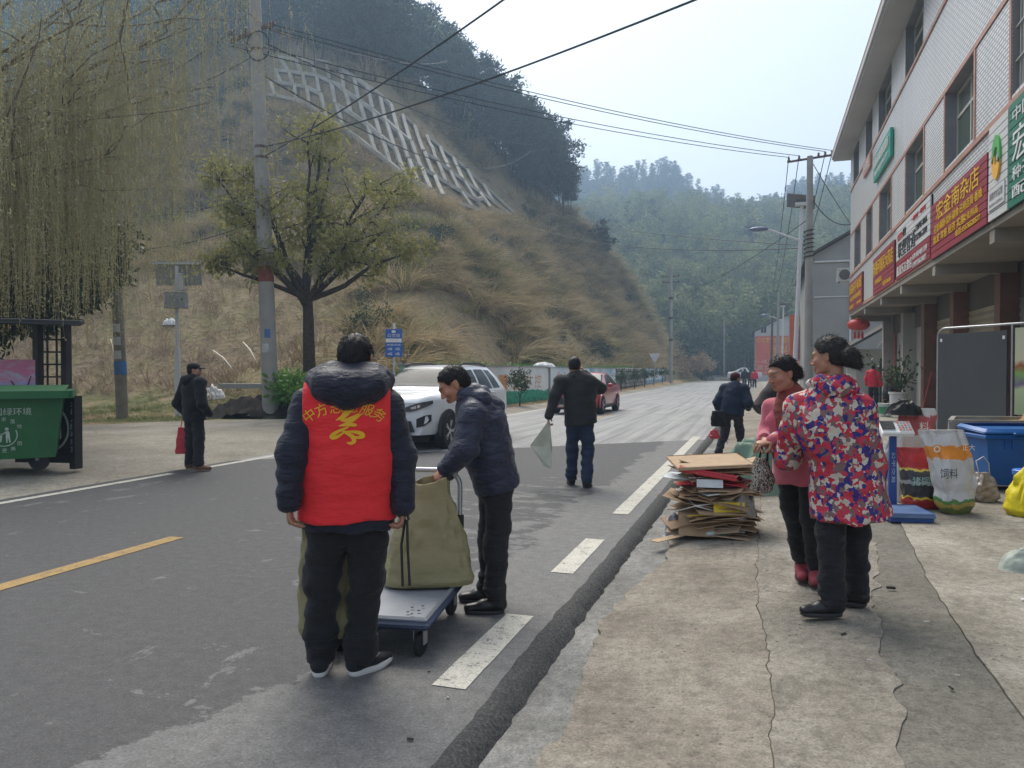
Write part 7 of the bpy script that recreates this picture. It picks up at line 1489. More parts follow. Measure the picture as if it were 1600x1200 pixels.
# sack held against the legs of the volunteer
c_ = np.array(atz(505, 1000, 0)); sv = np.array(atd(507, 905, 3.78)); sack('woven_sack', 'khaki woven sack hanging in front of the volunteer legs', 'sack', (sv[0], sv[1], .16), RT+FW*.35, .66, [(0, .10, .03), (.1, .125, .045), (.5, .125, .045), (.9, .10, .03), (1, .09, .02)], m_sack, 9, amp=.02)
w_ = np.array(atd(633, 812, 3.60)); b = MB(); b.tube([w_, w_+np.array([-.02, 0, -.12]), np.array(atd(629, 916, 3.60))], .0065, 5); b.tube([w_+np.array([.01, 0, 0]), w_+np.array([.012, 0, -.12]), np.array(atd(640, 915, 3.60))], .0065, 5); b.tube([w_+np.array([-.03, 0, .01]), w_+np.array([-.04, -.01, .05]), w_+np.array([0, 0, .06]), w_+np.array([.02, 0, .0])], .007, 5); b.obj('black_strap', m_blackp, tag=('black carrying strap dangling from the volunteer hand', 'strap'))
# sack of the walking person: a flat folded sheet in the hand
cor = [(859, 655), (828, 696), (850, 728), (862, 733), (863, 700)]
P_ = [np.array(atd(x, y, 9.72+dz)) for (x, y), dz in zip(cor, (0, .05, .0, -.05, .03))]; b = MB(); off = FW*.04; b.add(np.array(P_+[p+off for p in P_]), [(0, 1, 2, 3, 4), (9, 8, 7, 6, 5)]+[(i, (i+1) % 5, (i+1) % 5+5, i+5) for i in range(5)]); b.obj('folded_sack', m_cloth('pale_sack', (.45, .45, .36), .6, fold=6), tag=('pale khaki folded sack in the hand of the walking person', 'sack'))
# red bag of the person in black
wl_ = rotz(R(-16))@np.array([-.245, .06, .80])+np.array([-8.05, 9.42, .02]); r0 = wl_+np.array([0, 0, -.33])-RT*.07; e = thing('red_bag', 'small red carrier bag held by the person in black', 'bag', (r0[0], r0[1], r0[2]-.28)); sack('body', '', '', (r0[0], r0[1], r0[2]-.26), RT+FW*.2, .40, [(0, .11, .05), (.1, .12, .06), (.6, .10, .05), (1, .07, .03)], mat('red_bag_cloth', (.48, .03, .045), .6, var=.15), 3, parent=e); b = MB(); b.tube([r0+np.array([-.05, 0, .12]), r0+np.array([-.015, 0, .26]), r0+np.array([.015, 0, .26]), r0+np.array([.05, 0, .12])], .008, 5); b.obj('handle', m_lred, e)
# bags of the short person
q0 = np.array(atd(1124, 655, 12.95)); sack('shoulder_bag', 'black shoulder bag on the hip of the short person in the dark blue coat', 'bag', (q0[0]-.02, q0[1], q0[2]-.12), RT, .26, [(0, .11, .06), (.5, .12, .075), (1, .10, .05)], m_blkj, 2)
q0 = np.array(atd(1116, 680, 12.9)); sack('plastic_bag', 'small red plastic bag swinging beside the short person', 'bag', (q0[0], q0[1], q0[2]-.06), RT, .16, [(0, .06, .04), (.3, .10, .06), (.8, .06, .04), (1, .02, .02)], mat('red_film', (.5, .06, .07), .3), 6)
# patterned handbag of the woman in rose
q0 = np.array(atd(1191, 742, 4.74)); e = thing('handbag', 'brown patterned cloth handbag hanging from clasped hands', 'handbag', (q0[0], q0[1], q0[2]-.13)); sack('body', '', '', (q0[0], q0[1], q0[2]-.11), RT+FW*.5, .215, [(0, .05, .03), (.1, .075, .045), (.6, .07, .045), (1, .04, .025)], m_bagpat(), 5, parent=e); b = MB(); b.tube([q0+np.array([-.02, 0, .09]), q0+np.array([.0, 0, .18]), q0+np.array([.03, 0, .19]), q0+np.array([.03, 0, .09])], .007, 5); b.obj('handle', m_blkj, e)
# ================================================================== cardboard stack
m_cb = [mat('cardboard_%d' % i, c, .85, var=.15, scale=8, dirt=.2, dirtcol=(.2, .13, .08)) for i, c in enumerate(((.36, .245, .145), (.30, .20, .115), (.42, .30, .19), (.24, .155, .09)))]
m_cbx = [mat('print_red', (.45, .03, .04), .5, var=.15), mat('print_white', (.55, .55, .56), .5), mat('print_yellow', (.70, .50, .02), .5), mat('card_edge_dark', (.10, .07, .05), .9)]
cs = np.array([-.42, 7.15, .03]); cbs = thing('cardboard_stack', 'tall pile of flattened cardboard boxes at the pavement edge', 'cardboard pile', cs); rg = np.random.default_rng(77); z = cs[2]
for i in range(58):
    th_ = rg.uniform(.005, .0105); wx, wy = rg.uniform(.36, .66), rg.uniform(.34, .62); t = i/57
    ox, oy = rg.normal()*.055+.03*math.sin(i*.5), rg.normal()*.05; sh_ = -.05*math.sin(t*3.1)*0
    n = 7; gx, gy = np.meshgrid(np.linspace(-.5, .5, n), np.linspace(-.5, .5, n), indexing='ij'); cur = rg.normal()*.10; cur2 = rg.normal()*.08
    Zb = cur*gx*gx+cur2*gy*gy+rg.normal()*.03*gx+.012*(vnoise(np.stack([gx*2, gy*2, gx*0+i], -1), 1.5, i)-.5); V = np.stack([gx*wx, gy*wy, Zb], -1).reshape(-1, 3)@rotz(rg.normal()*.3+.2).T@rotx(rg.normal()*.035).T@roty(rg.normal()*.04).T
    V = V+np.array([cs[0]+ox, cs[1]+oy, z+th_/2]); V2 = V+np.array([0, 0, th_]); Fg = grid_faces(n, n); nb_ = n*n
    bd = [i_ for i_ in range(0, n*n, n)]+[n*n-n+j for j in range(1, n)]+[n*n-1-n*j for j in range(1, n)]+[j for j in range(n-2, 0, -1)]
    F = [tuple(f[::-1]) for f in Fg]; F = [tuple(f) for f in Fg]; Ft = [tuple(f+nb_) for f in Fg[:, ::-1]]; Fs = [(bd[k], bd[(k+1) % len(bd)], bd[(k+1) % len(bd)]+nb_, bd[k]+nb_) for k in range(len(bd))]
    mt = m_cb[rg.integers(0, 4)]
    if i in (43, 44, 45): mt = m_cbx[0]
    if i in (38, 48, 47, 52): mt = m_cbx[1]
    if i in (16,): mt = m_cbx[2]
    link_mesh('cardboard_sheet', np.concatenate([V, V2]), F+Ft+Fs, mt, cbs); z += th_+rg.uniform(.0, .0045)
ztop = z
b = MB(); b.box((cs[0]-.03, cs[1]-.05, ztop+.025), (.66, .58, .03), rot=rotz(.3)@rotx(.07)@roty(-.05), bev=.006); b.obj('cardboard_sheet', m_cb[2], cbs)
b = MB(); b.box((cs[0]-.02, cs[1]-.0, ztop-.02), (.60, .56, .012), rot=rotz(.36)@rotx(.09)@roty(-.03)); b.obj('cardboard_sheet', m_cb[0], cbs)
for dy, z_, a_ in ((-.12, .18, .1), (.1, .36, -.08)):
    b = MB(); b.tube([(cs[0]-.33, cs[1]+dy, cs[2]+z_), (cs[0]-.12, cs[1]-.335, cs[2]+z_+a_), (cs[0]+.31, cs[1]-.2, cs[2]+z_-.02)], .006, 4); b.obj('tie_strap', m_lwht, cbs)
yb_ = MB(); yb_.box((cs[0]+.16, cs[1]-.30, cs[2]+.26), (.26, .012, .12), rot=rotz(.2)@rotx(-.2)); yb_.obj('yellow_flap', m_cbx[2], cbs)
rb_ = MB(); rb_.box((cs[0]-.02, cs[1]-.31, cs[2]+.565), (.5, .10, .05), rot=rotz(.12)@roty(.16), bev=.01); rb_.obj('red_box', m_cbx[0], cbs); rb_ = MB(); rb_.box((cs[0]+.0, cs[1]-.335, cs[2]+.48), (.22, .01, .07), rot=rotz(.12)@rotx(-.3)); rb_.obj('white_sheet', m_cbx[1], cbs)
p = np.array(atz(1088, 838, .04)); b = MB(); b.box(p+np.array([0, 0, .095]), (.31, .012, .19), rot=rotz(.25)@rotx(-.35)@roty(.05), bev=.003); b.obj('cardboard_flap', m_cb[0], tag=('square brown cardboard flap leaning at the front of the pile', 'cardboard'))
p0, p1 = np.array(atz(1022, 848, .03)), np.array(atz(1120, 826, .04)); b = MB(); b.bar(p0+np.array([0, 0, .01]), p1+np.array([0, 0, .03]), .09, .006); b.obj('cardboard_strip', m_cb[2], tag=('long cardboard strip lying on the pavement before the pile', 'cardboard'))
p0, p1 = np.array(atz(1104, 838, .05)), np.array(atz(1162, 834, .05)); b = MB(); b.tube([p0+np.array([0, 0, .02]), p1+np.array([0, 0, .02])], .02, 10); t_ = b.obj('paper_tube', mat('pale_green_tube', (.50, .58, .55), .5), tag=('white and green tube lying in front of the cardboard', 'tube'), smooth=50); b = MB(); b.tube([p0*.65+p1*.35+np.array([0, 0, .021]), p0*.2+p1*.8+np.array([0, 0, .021])], .0207, 10); b.obj('green_band', mat('green_band', (.08, .4, .28), .5), t_)
crumple('crumpled_newspaper', 'crumpled newspaper wedged at the lower left of the pile', 'newspaper', np.array(atz(1052, 832, .0))+np.array([0, .02, -.03]), .085, .07, .17, mat('newsprint', (.40, .40, .42), .8, var=.5, scale=40), 5)
crumple('paper_scraps', 'grey crumpled packing film stuffed at the right of the pile', 'packing film', (cs[0]+.27, cs[1]-.12, .2), .10, .16, .26, mat('grey_film', (.28, .25, .23), .4, var=.3, scale=20), 15)
crumple('green_sack', 'pale green woven sack slumped behind the cardboard pile', 'sack', np.array(atz(1172, 772, .05))+np.array([0, .28, -.02]), .42, .34, .52, m_cloth('pale_green_weave', (.17, .25, .185), .6, fold=6), 21, n=44)
# ================================================================== goods on the apron
m_scale = mat('scale_blue', (.012, .055, .25), .4, var=.12, dirt=.15, dirtcol=(.1, .12, .16))
s0 = np.array(atz(1412, 812, .1)); e = thing('platform_scale', 'blue electronic platform scale with a display on a post', 'scale', (s0[0], s0[1], .1)); rs = rotz(R(10)); ce = np.array([1.27, 7.98, 0])
b = MB(); b.box(ce+np.array([0, 0, .165]), (.40, .50, .05), rot=rs, bev=.008); b.obj('platform', mat('scale_top', (.06, .13, .30), .45, var=.2, dirt=.3, dirtcol=(.3, .3, .3)), e); b = MB(); b.box(ce+np.array([0, 0, .125]), (.37, .47, .04), rot=rs); b.obj('base', m_scale, e)
for sx in (-1, 1):
    for sy in (-1, 1): b = MB(); b.lathe([(.02, 0), (.02, .02)], ce+rs@np.array([sx*.15, sy*.2, .09]), 10); b.obj('foot', m_clad, e)
pp_ = np.array(atd(1394, 790, 7.55)); pb = np.array([pp_[0], pp_[1], .12]); b = MB(); b.box(pb+np.array([0, 0, .36]), (.075, .05, .72), rot=rs, bev=.006); co = b.obj('column', m_scale, e); lettering('公平交易', pb+np.array([0, 0, .42])+rs@np.array([0, -.026, 0]), np.array([0, 0, -1.0]), rs@np.array([1.0, 0, 0]), .3, .035, mat('letter_pale_blue', (.4, .5, .65), .5), e, off=.002)
b = MB(); b.bar(pb+np.array([0, 0, .0]), ce+np.array([0, 0, .15]), .06, .05); b.obj('arm', m_scale, e)
rd = rs@rotx(R(35)); hc = pb+np.array([.02, -.03, .80]); b = MB(); b.box(hc, (.30, .20, .05), rot=rd, bev=.012); b.obj('display', m_lwht, e); b = MB(); b.box(hc+rd@np.array([-.075, .02, .027]), (.125, .11, .004), rot=rd); b.obj('screen', mat('lcd_dark', (.045, .05, .05), .2), e)
kb = mat('key_red', (.55, .12, .1), .5); kw = mat('key_grey', (.3, .32, .34), .5)
for i in range(4):
    for j in range(4): b = MB(); b.box(hc+rd@np.array([.03+.03*i, .06-.035*j, .027]), (.02, .022, .006), rot=rd); b.obj('key', kb if (i+j) % 3 == 0 else kw, e)
def m_print(name, bands, rough=.35):
    """printed bag film: horizontal bands by height (generated coordinate)"""
    g = NG(name); c = g.coord('Generated'); q = g.n('ShaderNodeSeparateXYZ'); g.set(q.inputs[0], c); n = g.noise(c, 5, 4, .6); z = g.math('ADD', q.outputs[2], g.math('MULTIPLY', g.math('SUBTRACT', n, .5), .16)); col = g.ramp(z, bands, 'CONSTANT'); wr_ = g.noise(g.coord(), 14, 5, .65); g.bump(wr_, .5, .03); return g.fin(col, rough, spec=.5)
GC = m_cloth
bR = np.array([1.56, 8.62, .105]); e = thing('feed_bag', 'red and black printed feed bag leaning beside the scale', 'bag', bR); sack('body', '', '', bR, RT+FW*-.15, .60, [(0, .19, .09), (.12, .21, .13), (.5, .19, .12), (.85, .175, .06), (1, .17, .03)], m_print('red_feed_print', [(0, (.36, .02, .02)), (.17, (.62, .45, .03)), (.20, (.03, .03, .032)), (.40, (.30, .30, .29)), (.46, (.04, .04, .045)), (.62, (.60, .50, .08)), (.66, (.40, .018, .022)), (.93, (.30, .02, .02))]), 3, lean=(-.18, .1), amp=.03, parent=e)
f0 = bR+np.array([-.06, -.14, .32]); lettering('猪饲料', bR+np.array([-.02, -.165, .29]), RT, UYs, .26, .09, mat('letter_teal', (.35, .55, .5), .5), e, off=.01)
bW = np.array([1.80, 8.42, .105]); e = thing('feed_bag', 'tall white feed bag with an orange band leaning in the middle of the goods', 'bag', bW); sack('body', '', '', bW, RT+FW*.1, .80, [(0, .13, .08), (.1, .18, .12), (.45, .21, .13), (.8, .225, .07), (1, .23, .03)], m_print('white_feed_print', [(0, (.16, .20, .06)), (.07, (.45, .33, .08)), (.13, (.10, .25, .07)), (.18, (.60, .59, .57)), (.66, (.78, .28, .04)), (.81, (.62, .61, .60)), (.97, (.50, .49, .47))]), 8, lean=(-.16, .05), amp=.035, parent=e)
lettering('饲料', bW+np.array([-.10, -.18, .40]), RT, UYs, .17, .10, m_lblk, e, off=.01); lettering('正大', bW+np.array([.06, -.17, .655]), RT, UYs, .12, .06, m_lwht, e, off=.02); b = MB(); b.lathe([(.02, 0), (.032, 0)], bW+np.array([-.19, -.135, .625]), 18, axis=-FW, cap=False); b.obj('emblem', m_lwht, e)
bT = np.array([1.52, 9.05, .105]); e = thing('feed_bag', 'tall white and pink feed bag standing behind the scale display', 'bag', bT); sack('body', '', '', bT, RT, .98, [(0, .20, .12), (.2, .23, .15), (.7, .21, .13), (.92, .2, .06), (1, .19, .03)], m_print('pink_feed_print', [(0, (.55, .54, .52)), (.55, (.58, .57, .55)), (.72, (.48, .12, .13)), (.92, (.6, .59, .57))]), 11, lean=(.06, .05), amp=.035, parent=e); lettering('料', bT+np.array([.08, -.16, .80]), RT, UYs, .10, .10, m_lwht, e, off=.015)
crumple('black_bag', 'black plastic bag slumped on the goods behind the scale', 'bag', (1.42, 8.95, 1.02), .18, .12, .14, m_cloth('black_film', (.012, .012, .012), .4), 33)
bG = np.array([1.40, 9.3, .105]); sack('woven_sack', 'grey white woven sack tucked between the scale post and the red bag', 'sack', bG, RT, .62, [(0, .14, .1), (.2, .17, .12), (.8, .14, .1), (1, .08, .05)], m_cloth('grey_weave', (.36, .36, .36), .7), 14)
pc_ = np.array(atz(1541, 785, .105)); e = thing('plastic_bag', 'translucent plastic bag of scraps between the feed bag and the bin', 'bag', pc_+np.array([0, .1, 0])); sack('body', '', '', pc_+np.array([0, .12, 0]), RT, .30, [(0, .12, .09), (.15, .16, .11), (.6, .13, .1), (1, .06, .05)], mat('cloudy_film', (.36, .31, .28), .25, var=.35, scale=14), 16, parent=e, amp=.04)
b = MB(); b.tube([pc_+np.array([-.04, .12, .28]), pc_+np.array([-.07, .12, .42]), pc_+np.array([.0, .12, .47]), pc_+np.array([.05, .12, .40]), pc_+np.array([.06, .12, .26])], [.012]*5, 6, flat=.3); b.obj('handle', mat('white_film', (.6, .58, .56), .3), e, smooth=True)
# blue bin with lid
bb = np.array([2.72, 10.35, .11]); e = thing('blue_bin', 'blue lidded wheeled bin behind the yellow sack', 'bin', bb); rb2 = rotz(R(14)); m_bb = mat('bin_blue', (.012, .105, .34), .42, var=.1, scale=4, dirt=.15, dirtcol=(.05, .1, .2))
V = [bb+rb2@np.array([sx*w_, sy*d_, z_]) for z_, w_, d_ in ((.06, .30, .24), (.62, .36, .30)) for sx, sy in ((-1, -1), (1, -1), (1, 1), (-1, 1))]; b = MB(); b.add(V, [(3, 2, 1, 0), (0, 1, 5, 4), (1, 2, 6, 5), (2, 3, 7, 6), (3, 0, 4, 7), (4, 5, 6, 7)]); b.obj('tub', m_bb, e)
b = MB(); b.box(bb+np.array([0, 0, .62]), (.80, .68, .05), rot=rb2, bev=.015); b.obj('rim', m_bb, e); b = MB(); b.box(bb+np.array([0, 0, .685]), (.80, .66, .085), rot=rb2@rotx(.05), bev=.035); lo_ = b.obj('lid', m_bb, e, smooth=40); b = MB(); b.box(bb+rb2@np.array([0, -.36, .66]), (.2, .05, .03), rot=rb2, bev=.008); b.obj('handle', m_bb, lo_)
for sx in (-.16, -.08, .12, .2): b = MB(); b.box(bb+rb2@np.array([sx, -.302, .54]), (.014, .03, .1), rot=rb2); b.obj('rib', m_bb, e)
for sx in (-1, 1): b = MB(); b.lathe([(0, -.03), (.09, -.03), (.09, .03), (0, .03)], bb+rb2@np.array([sx*.3, .22, .09]), 16, axis=rb2@np.array([1.0, 0, 0])); b.obj('wheel', m_tyre, e)
# blue bucket
bk = np.array([2.68, 9.35, .105]); e = thing('paint_bucket', 'small blue bucket with lid standing before the blue bin', 'bucket', bk); b = MB(); b.lathe([(.115, 0), (.14, .30)], bk, 24); b.obj('tub', mat('bucket_blue', (.03, .10, .42), .4), e, smooth=40); b = MB(); b.lathe([(.15, .285), (.152, .33), (.14, .34), (.0, .335)], bk, 24); b.obj('lid', mat('bucket_lid', (.05, .16, .55), .4), e, smooth=40); b = MB(); V = [bk+np.array([math.cos(t)*(.118+.026*z/.3+.002), math.sin(t)*(.118+.026*z/.3+.002), z]) for t in np.linspace(-2.3, -1.2, 7) for z in (.08, .2)]; b.add(V, [(2*i, 2*i+2, 2*i+3, 2*i+1) for i in range(6)]); b.obj('paper_label', m_swht, e)
by = np.array([2.50, 8.52, .10]); e = thing('yellow_sack', 'bright yellow printed sack slumped at the right edge', 'sack', by); sack('body', '', '', by, RT, .60, [(0, .24, .16), (.1, .28, .2), (.5, .22, .17), (.85, .12, .1), (1, .06, .05)], m_cloth('yellow_weave', (.68, .56, .02), .55, fold=7, sheen=0), 18, parent=e, amp=.05, lean=(.12, 0)); 
for i, z_ in enumerate((.30, .25, .20)): lettering('复合肥料 净含量40kg', by+np.array([-.04, -.205, z_]), RT, UYs, .24, .03, mat('print_dark_yellow', (.3, .22, .02), .6), e, off=.02)
crumple('grey_green_sack', 'pale grey green bundle lying on the apron at the right edge', 'bundle', np.array(atz(1600, 890, .105))+np.array([.05, .02, -.01]), .19, .12, .13, m_cloth('sage_film', (.34, .38, .32), .5), 41)
# display board on a tube frame
bL, bR2 = np.array([3.05, 15.3, .12]), np.array([3.42, 13.3, .12]); e = thing('notice_board', 'dark grey blank board on a galvanised tube frame in front of the shops', 'board', (bL+bR2)/2); dx_ = (bR2-bL)/np.linalg.norm(bR2-bL); nz_ = np.array([0, 0, 1.0])
zt_ = 1.48+(580-514)/1200*15.3
bL = np.array(atd(1464, 700, 15.0)); bL[2] = .12; bR2 = np.array(atd(1580, 700, 13.4)); bR2[2] = .12; dx_ = (bR2-bL)/np.linalg.norm(bR2-bL); zt_ = 1.48+(580-514)/1200*15.0
b = MB(); far_ = bR2+dx_*1.6; pts = [bL, bL+nz_*(zt_-.3)]+[bL+dx_*(.18-.18*math.cos(t))+nz_*(zt_-.30+.18*math.sin(t)) for t in np.linspace(.2, 1.57, 6)]+[far_+nz_*(zt_-.12)]; b.tube(pts, .022, 8); b.obj('frame', m_steel, e, smooth=50)
b = MB(); b.tube([bR2, bR2+nz_*(zt_-.12)], .022, 8); b.obj('frame_post', m_steel, e, smooth=50); b = MB(); b.tube([bL+dx_*.1+nz_*.2, bR2+nz_*.2], .018, 8); b.obj('frame_rail', m_steel, e)
rotB = np.stack([dx_, np.array([-dx_[1], dx_[0], 0]), nz_], 1); wB = np.linalg.norm(bR2-bL)-.14; b = MB(); b.box((bL+bR2)/2+nz_*(.03+(zt_-.12)/2)-np.array([-dx_[1], dx_[0], 0])*.03, (wB, .03, zt_-.40), rot=rotB); b.obj('panel', mat('board_grey', (.066, .070, .073), .6, var=.12, scale=1.2, dirt=.2, dirtcol=(.08, .08, .08)), e)
for t in (.04, .96): b = MB(); b.box(bL+dx_*(.07+wB*t)+nz_*(zt_-.35)-np.array([-dx_[1], dx_[0], 0])*.048, (.05, .004, .06), rot=rotB); b.obj('tape', m_lwht, e)
def m_poster():
    g = NG('poster_print'); c = g.coord('Generated'); n = g.noise(c, 4, 5, .6); q = g.n('ShaderNodeSeparateXYZ'); g.set(q.inputs[0], c); v_ = g.math('ADD', q.outputs[2], g.math('MULTIPLY', g.math('SUBTRACT', n, .5), .2)); col = g.ramp(v_, [(0, (.30, .38, .22)), (.3, (.42, .50, .30)), (.36, (.16, .11, .22)), (.46, (.20, .38, .10)), (.56, (.30, .07, .03)), (.62, (.56, .54, .36)), (1.0, (.50, .52, .38))]); return g.fin(col, .3)
pL, pR = bR2+dx_*.06, bR2+dx_*1.5; b = MB(); b.box((pL+pR)/2+nz_*1.36-np.array([-dx_[1], dx_[0], 0])*.02, (1.4, .02, 1.5), rot=rotB); b.obj('poster', m_poster(), e)
# low metal frame and tan tarpaulin behind the bin
fr = np.array([3.0, 11.6, .11]); e = thing('metal_crate_frame', 'low grey metal frame behind the blue bin', 'frame', fr); m_gm = mat('weathered_grey_metal', (.30, .29, .26), .6, var=.2, dirt=.3)
for a_, c_ in (((2.35, 11.3, .82), (4.2, 11.6, .82)), ((2.35, 11.3, .12), (2.35, 11.3, .82)), ((4.2, 11.6, .12), (4.2, 11.6, .82)), ((2.35, 11.3, .14), (4.2, 11.6, .14)), ((2.35, 11.3, .82), (2.6, 12.3, .82)), ((2.6, 12.3, .12), (2.6, 12.3, .82)), ((4.2, 11.6, .82), (4.4, 12.6, .82)), ((2.6, 12.3, .82), (4.4, 12.6, .82)), ((4.4, 12.6, .12), (4.4, 12.6, .82))): b = MB(); b.bar(a_, c_, .06, .05); b.obj('bar', m_gm, e)
b = MB(); b.bar((2.42, 11.335, .46), (4.15, 11.62, .46), .02, .60); b.obj('panel', mat('crate_panel', (.16, .155, .14), .8, dirt=.3), e)
crumple('tarpaulin', 'tan folded tarpaulin on the low frame at the right edge', 'tarpaulin', (3.9, 12.1, .80), .58, .40, .22, m_cloth('tan_tarp', (.34, .20, .06), .65, fold=6), 51, .2)
# buckets, plant, broom near the far shop
def bucket(label, c, r=.15, h=.3):
    e = thing('green_bucket', label, 'bucket', c); b = MB(); b.lathe([(r*.82, 0), (r, h)], c, 20); b.obj('tub', mat('white_bucket', (.5, .52, .5), .5), e, smooth=40); b = MB(); b.lathe([(r*.86, h*.22), (r*.985, h*.82)], c, 20); b.obj('green_label', mat('green_label', (.05, .25, .12), .5), e, smooth=40); b = MB(); b.lathe([(r*1.04, h), (r*1.04, h+.03), (0, h+.035)], c, 20); b.obj('lid', mat('white_bucket', (.5, .52, .5), .5), e)
bucket('white and green bucket by the seated group', (3.55, 25.5, .12), .2, .36); bucket('white and green bucket left of the grey notice board', (3.62, 19.2, .12)); bucket('second white and green bucket beside the grey notice board', (3.85, 20.2, .12), .16, .34)
pt = np.array([4.15, 27.0, .12]); e = thing('potted_plant', 'leafy plant in a white pot beside the shop pillar', 'plant', pt); b = MB(); b.lathe([(.16, 0), (.24, .05), (.28, .62), (.31, .64), (.31, .70), (.26, .70), (.25, .6)], pt, 22); b.obj('pot', mat('white_pot', (.58, .57, .55), .4), e, smooth=40); tb_m = MB(); P = []; D = []; rg = np.random.default_rng(8)
for k in range(14):
    en = pt+np.array([rg.normal()*.32, rg.normal()*.32, rg.uniform(1.2, 2.0)]); q = grow(pt+np.array([0, 0, .6]), en, .016, .005, tb_m, 6, .15, 5, rg); s_ = q[rg.integers(2, 6, 22)]+rg.normal(size=(22, 3))*.10; P.append(s_); D.append(rg.normal(size=(22, 3)))
tb_m.obj('stem', m_twig, e); V, F = quads(np.concatenate(P), np.concatenate(D), .15, .08, rg); link_mesh('leaf', V, F, m_shr, e)['kind'] = 'stuff'
pt = np.array([4.42, 24.9, .12]); e = thing('broom', 'red handled broom leaning against the pillar', 'broom', pt); b = MB(); b.tube([pt+np.array([0, 0, .1]), pt+np.array([.28, .1, 1.35])], .014, 6); b.obj('handle', m_lred, e); b = MB(); b.box(pt+np.array([0, 0, .06]), (.3, .08, .12), taper=.7); b.obj('head', m_lred, e)
# roadside litter
for i, (x, y, s_, c) in enumerate(((1392, 920, .035, (.02, .015, .012)), (1318, 992, .025, (.05, .045, .035)), (1486, 1076, .02, (.03, .025, .02)), (1358, 1032, .014, (.6, .58, .55)), (1448, 972, .018, (.6, .6, .58)), (1598, 938, .03, (.6, .6, .58)), (700, 1090, .012, (.45, .40, .3)), (641, 1156, .018, (.05, .03, .03)), (670, 1050, .01, (.03, .02, .03)), (1000, 860, .014, (.6, .6, .6)), (1496, 1055, .012, (.6, .58, .5)))):
    z_ = side_z(atz(x, y, .05)[0])+.002 if x > 900 else .004; p = np.array(atz(x, y, z_)); b = MB(); b.box(p+np.array([0, 0, s_*.2]), (s_*1.6, s_*.6, s_*.35), rot=rotz(i*.9)@rotx(.2), bev=s_*.1); b.obj('litter_scrap', mat('scrap_%d' % i, c, .8, var=.3, scale=30), tag=(['dark stick fragment right of the patterned coat shoes', 'dark leaf fragment below the black shoes', 'short dark twig on the damp grey strip', 'white pebble at the damp strip border', 'white paper scrap right of the shoes', 'white paper scrap at the right edge', 'cigarette end beside the nearest white dash', 'dark leaf on the pale asphalt at the bottom', 'tiny dark speck by the trolley', 'white scrap in the gutter', 'pale pebble on the damp grey strip'][i], 'litter'))
# ================================================================== the people in the street
def to_local(p, loc, rz): return rotz(-rz)@(np.asarray(p, float)-np.asarray(loc, float))
def garment(name, e, v, step, post, mt, parent=None):
    V, F = v.mesh(step, post); return link_mesh(name, V, F, mt, parent or e, world=False, smooth=True)
def stick_on(target, Vl, F, mt, name, parent, dirv, off=.003, dist=.6):
    """lay a flat cut-out on a garment: every vertex is pushed along dirv onto the cloth"""
    bm = bmesh.new(); me = bpy.data.meshes.new('tmp'); me.from_pydata(Vl.tolist(), [], [tuple(f) for f in F]); bm.from_mesh(me); bmesh.ops.triangulate(bm, faces=bm.faces[:])
    for _ in range(3):
        es = [q for q in bm.edges if q.calc_length() > .022]
        if not es: break
        bmesh.ops.subdivide_edges(bm, edges=es, cuts=1); bmesh.ops.triangulate(bm, faces=bm.faces[:])
    t = target.data; bv = BVHTree.FromPolygons([v.co for v in t.vertices], [tuple(p.vertices) for p in t.polygons]); d = Vector(dirv).normalized()
    for v in bm.verts:
        h = bv.ray_cast(v.co-d*dist, d)
        if h[0] is not None: v.co = h[0]-d*off
    m2 = bpy.data.meshes.new(name); bm.to_mesh(m2); bm.free(); m2.materials.append(mt); o = bpy.data.objects.new(name, m2); COL.objects.link(o); o.parent = parent; return o
# ---- 1 volunteer in the red vest, back to the camera
loc = np.array([-1.86, 3.22, 0.0]); rz = R(27); H = 1.69; k = H/1.7; J = std_joints(H, 1.14)
J['wr_l'] = to_local(atd(452, 782, 3.50), loc, rz); J['el_l'] = to_local(atd(457, 705, 3.52), loc, rz); J['wr_r'] = to_local(atd(630, 788, 3.62), loc, rz); J['el_r'] = to_local(atd(627, 712, 3.66), loc, rz)
J['sh_l'] = to_local(atd(483, 634, 3.58), loc, rz); J['sh_r'] = to_local(atd(603, 636, 3.64), loc, rz); J['head'] = to_local(atd(557, 562, 3.66), loc, rz); J['neck'] = to_local(atd(548, 612, 3.62), loc, rz)
J['an_l'] = to_local(atz(499, 1058, 0), loc, rz)+np.array([0, .05, .085]); J['an_r'] = to_local(atz(562, 1056, 0), loc, rz)+np.array([0, .04, .085]); J['kn_l'] = J['an_l']*.5+J['hip_l']*.5+np.array([-.012, .02, 0]); J['kn_r'] = J['an_r']*.5+J['hip_r']*.5+np.array([.012, .02, 0])
dn = np.array([0, .08, -1])
def swoosh(so, Q, s_):
    sd = -1 if s_ == 'r' else 1; V = [Q(-.02+.11*t, sd*(.0405+.0025), .058+.03*t*t-.012*math.sin(t*3.1)+dz*(.013*(1-t)+.002)) for t in np.linspace(0, 1, 8) for dz in (0, 1)]
    link_mesh('stripe', V, [(2*i, 2*i+2, 2*i+3, 2*i+1) for i in range(7)], m_solw, so, world=False)
p1 = person('person in a red volunteer vest seen from behind beside the trolley', loc, rz, H, J, head=(R(-16), R(-6), 0), hstep=.0055, cstep=.010, legs=dict(mat=m_blkc, r=(.108, .084, .078), hip=.165, amp=.022, f=(8, 8, 13), hem=.005), shoe=dict(mat=m_knit, sole=m_solw, kind='sneaker', L=.27, extra=swoosh),
    toes=dict(r=(.78, .62, 0), l=(.05, 1, 0)), hands=dict(l=dict(f=((.05, .12, -1), (-1, .0, 0), (0, 1, 0)), curl=.75), r=dict(f=((-.05, .1, -1), (1, -.1, 0), (0, 1, 0)), curl=1.05, thumb=.8)))
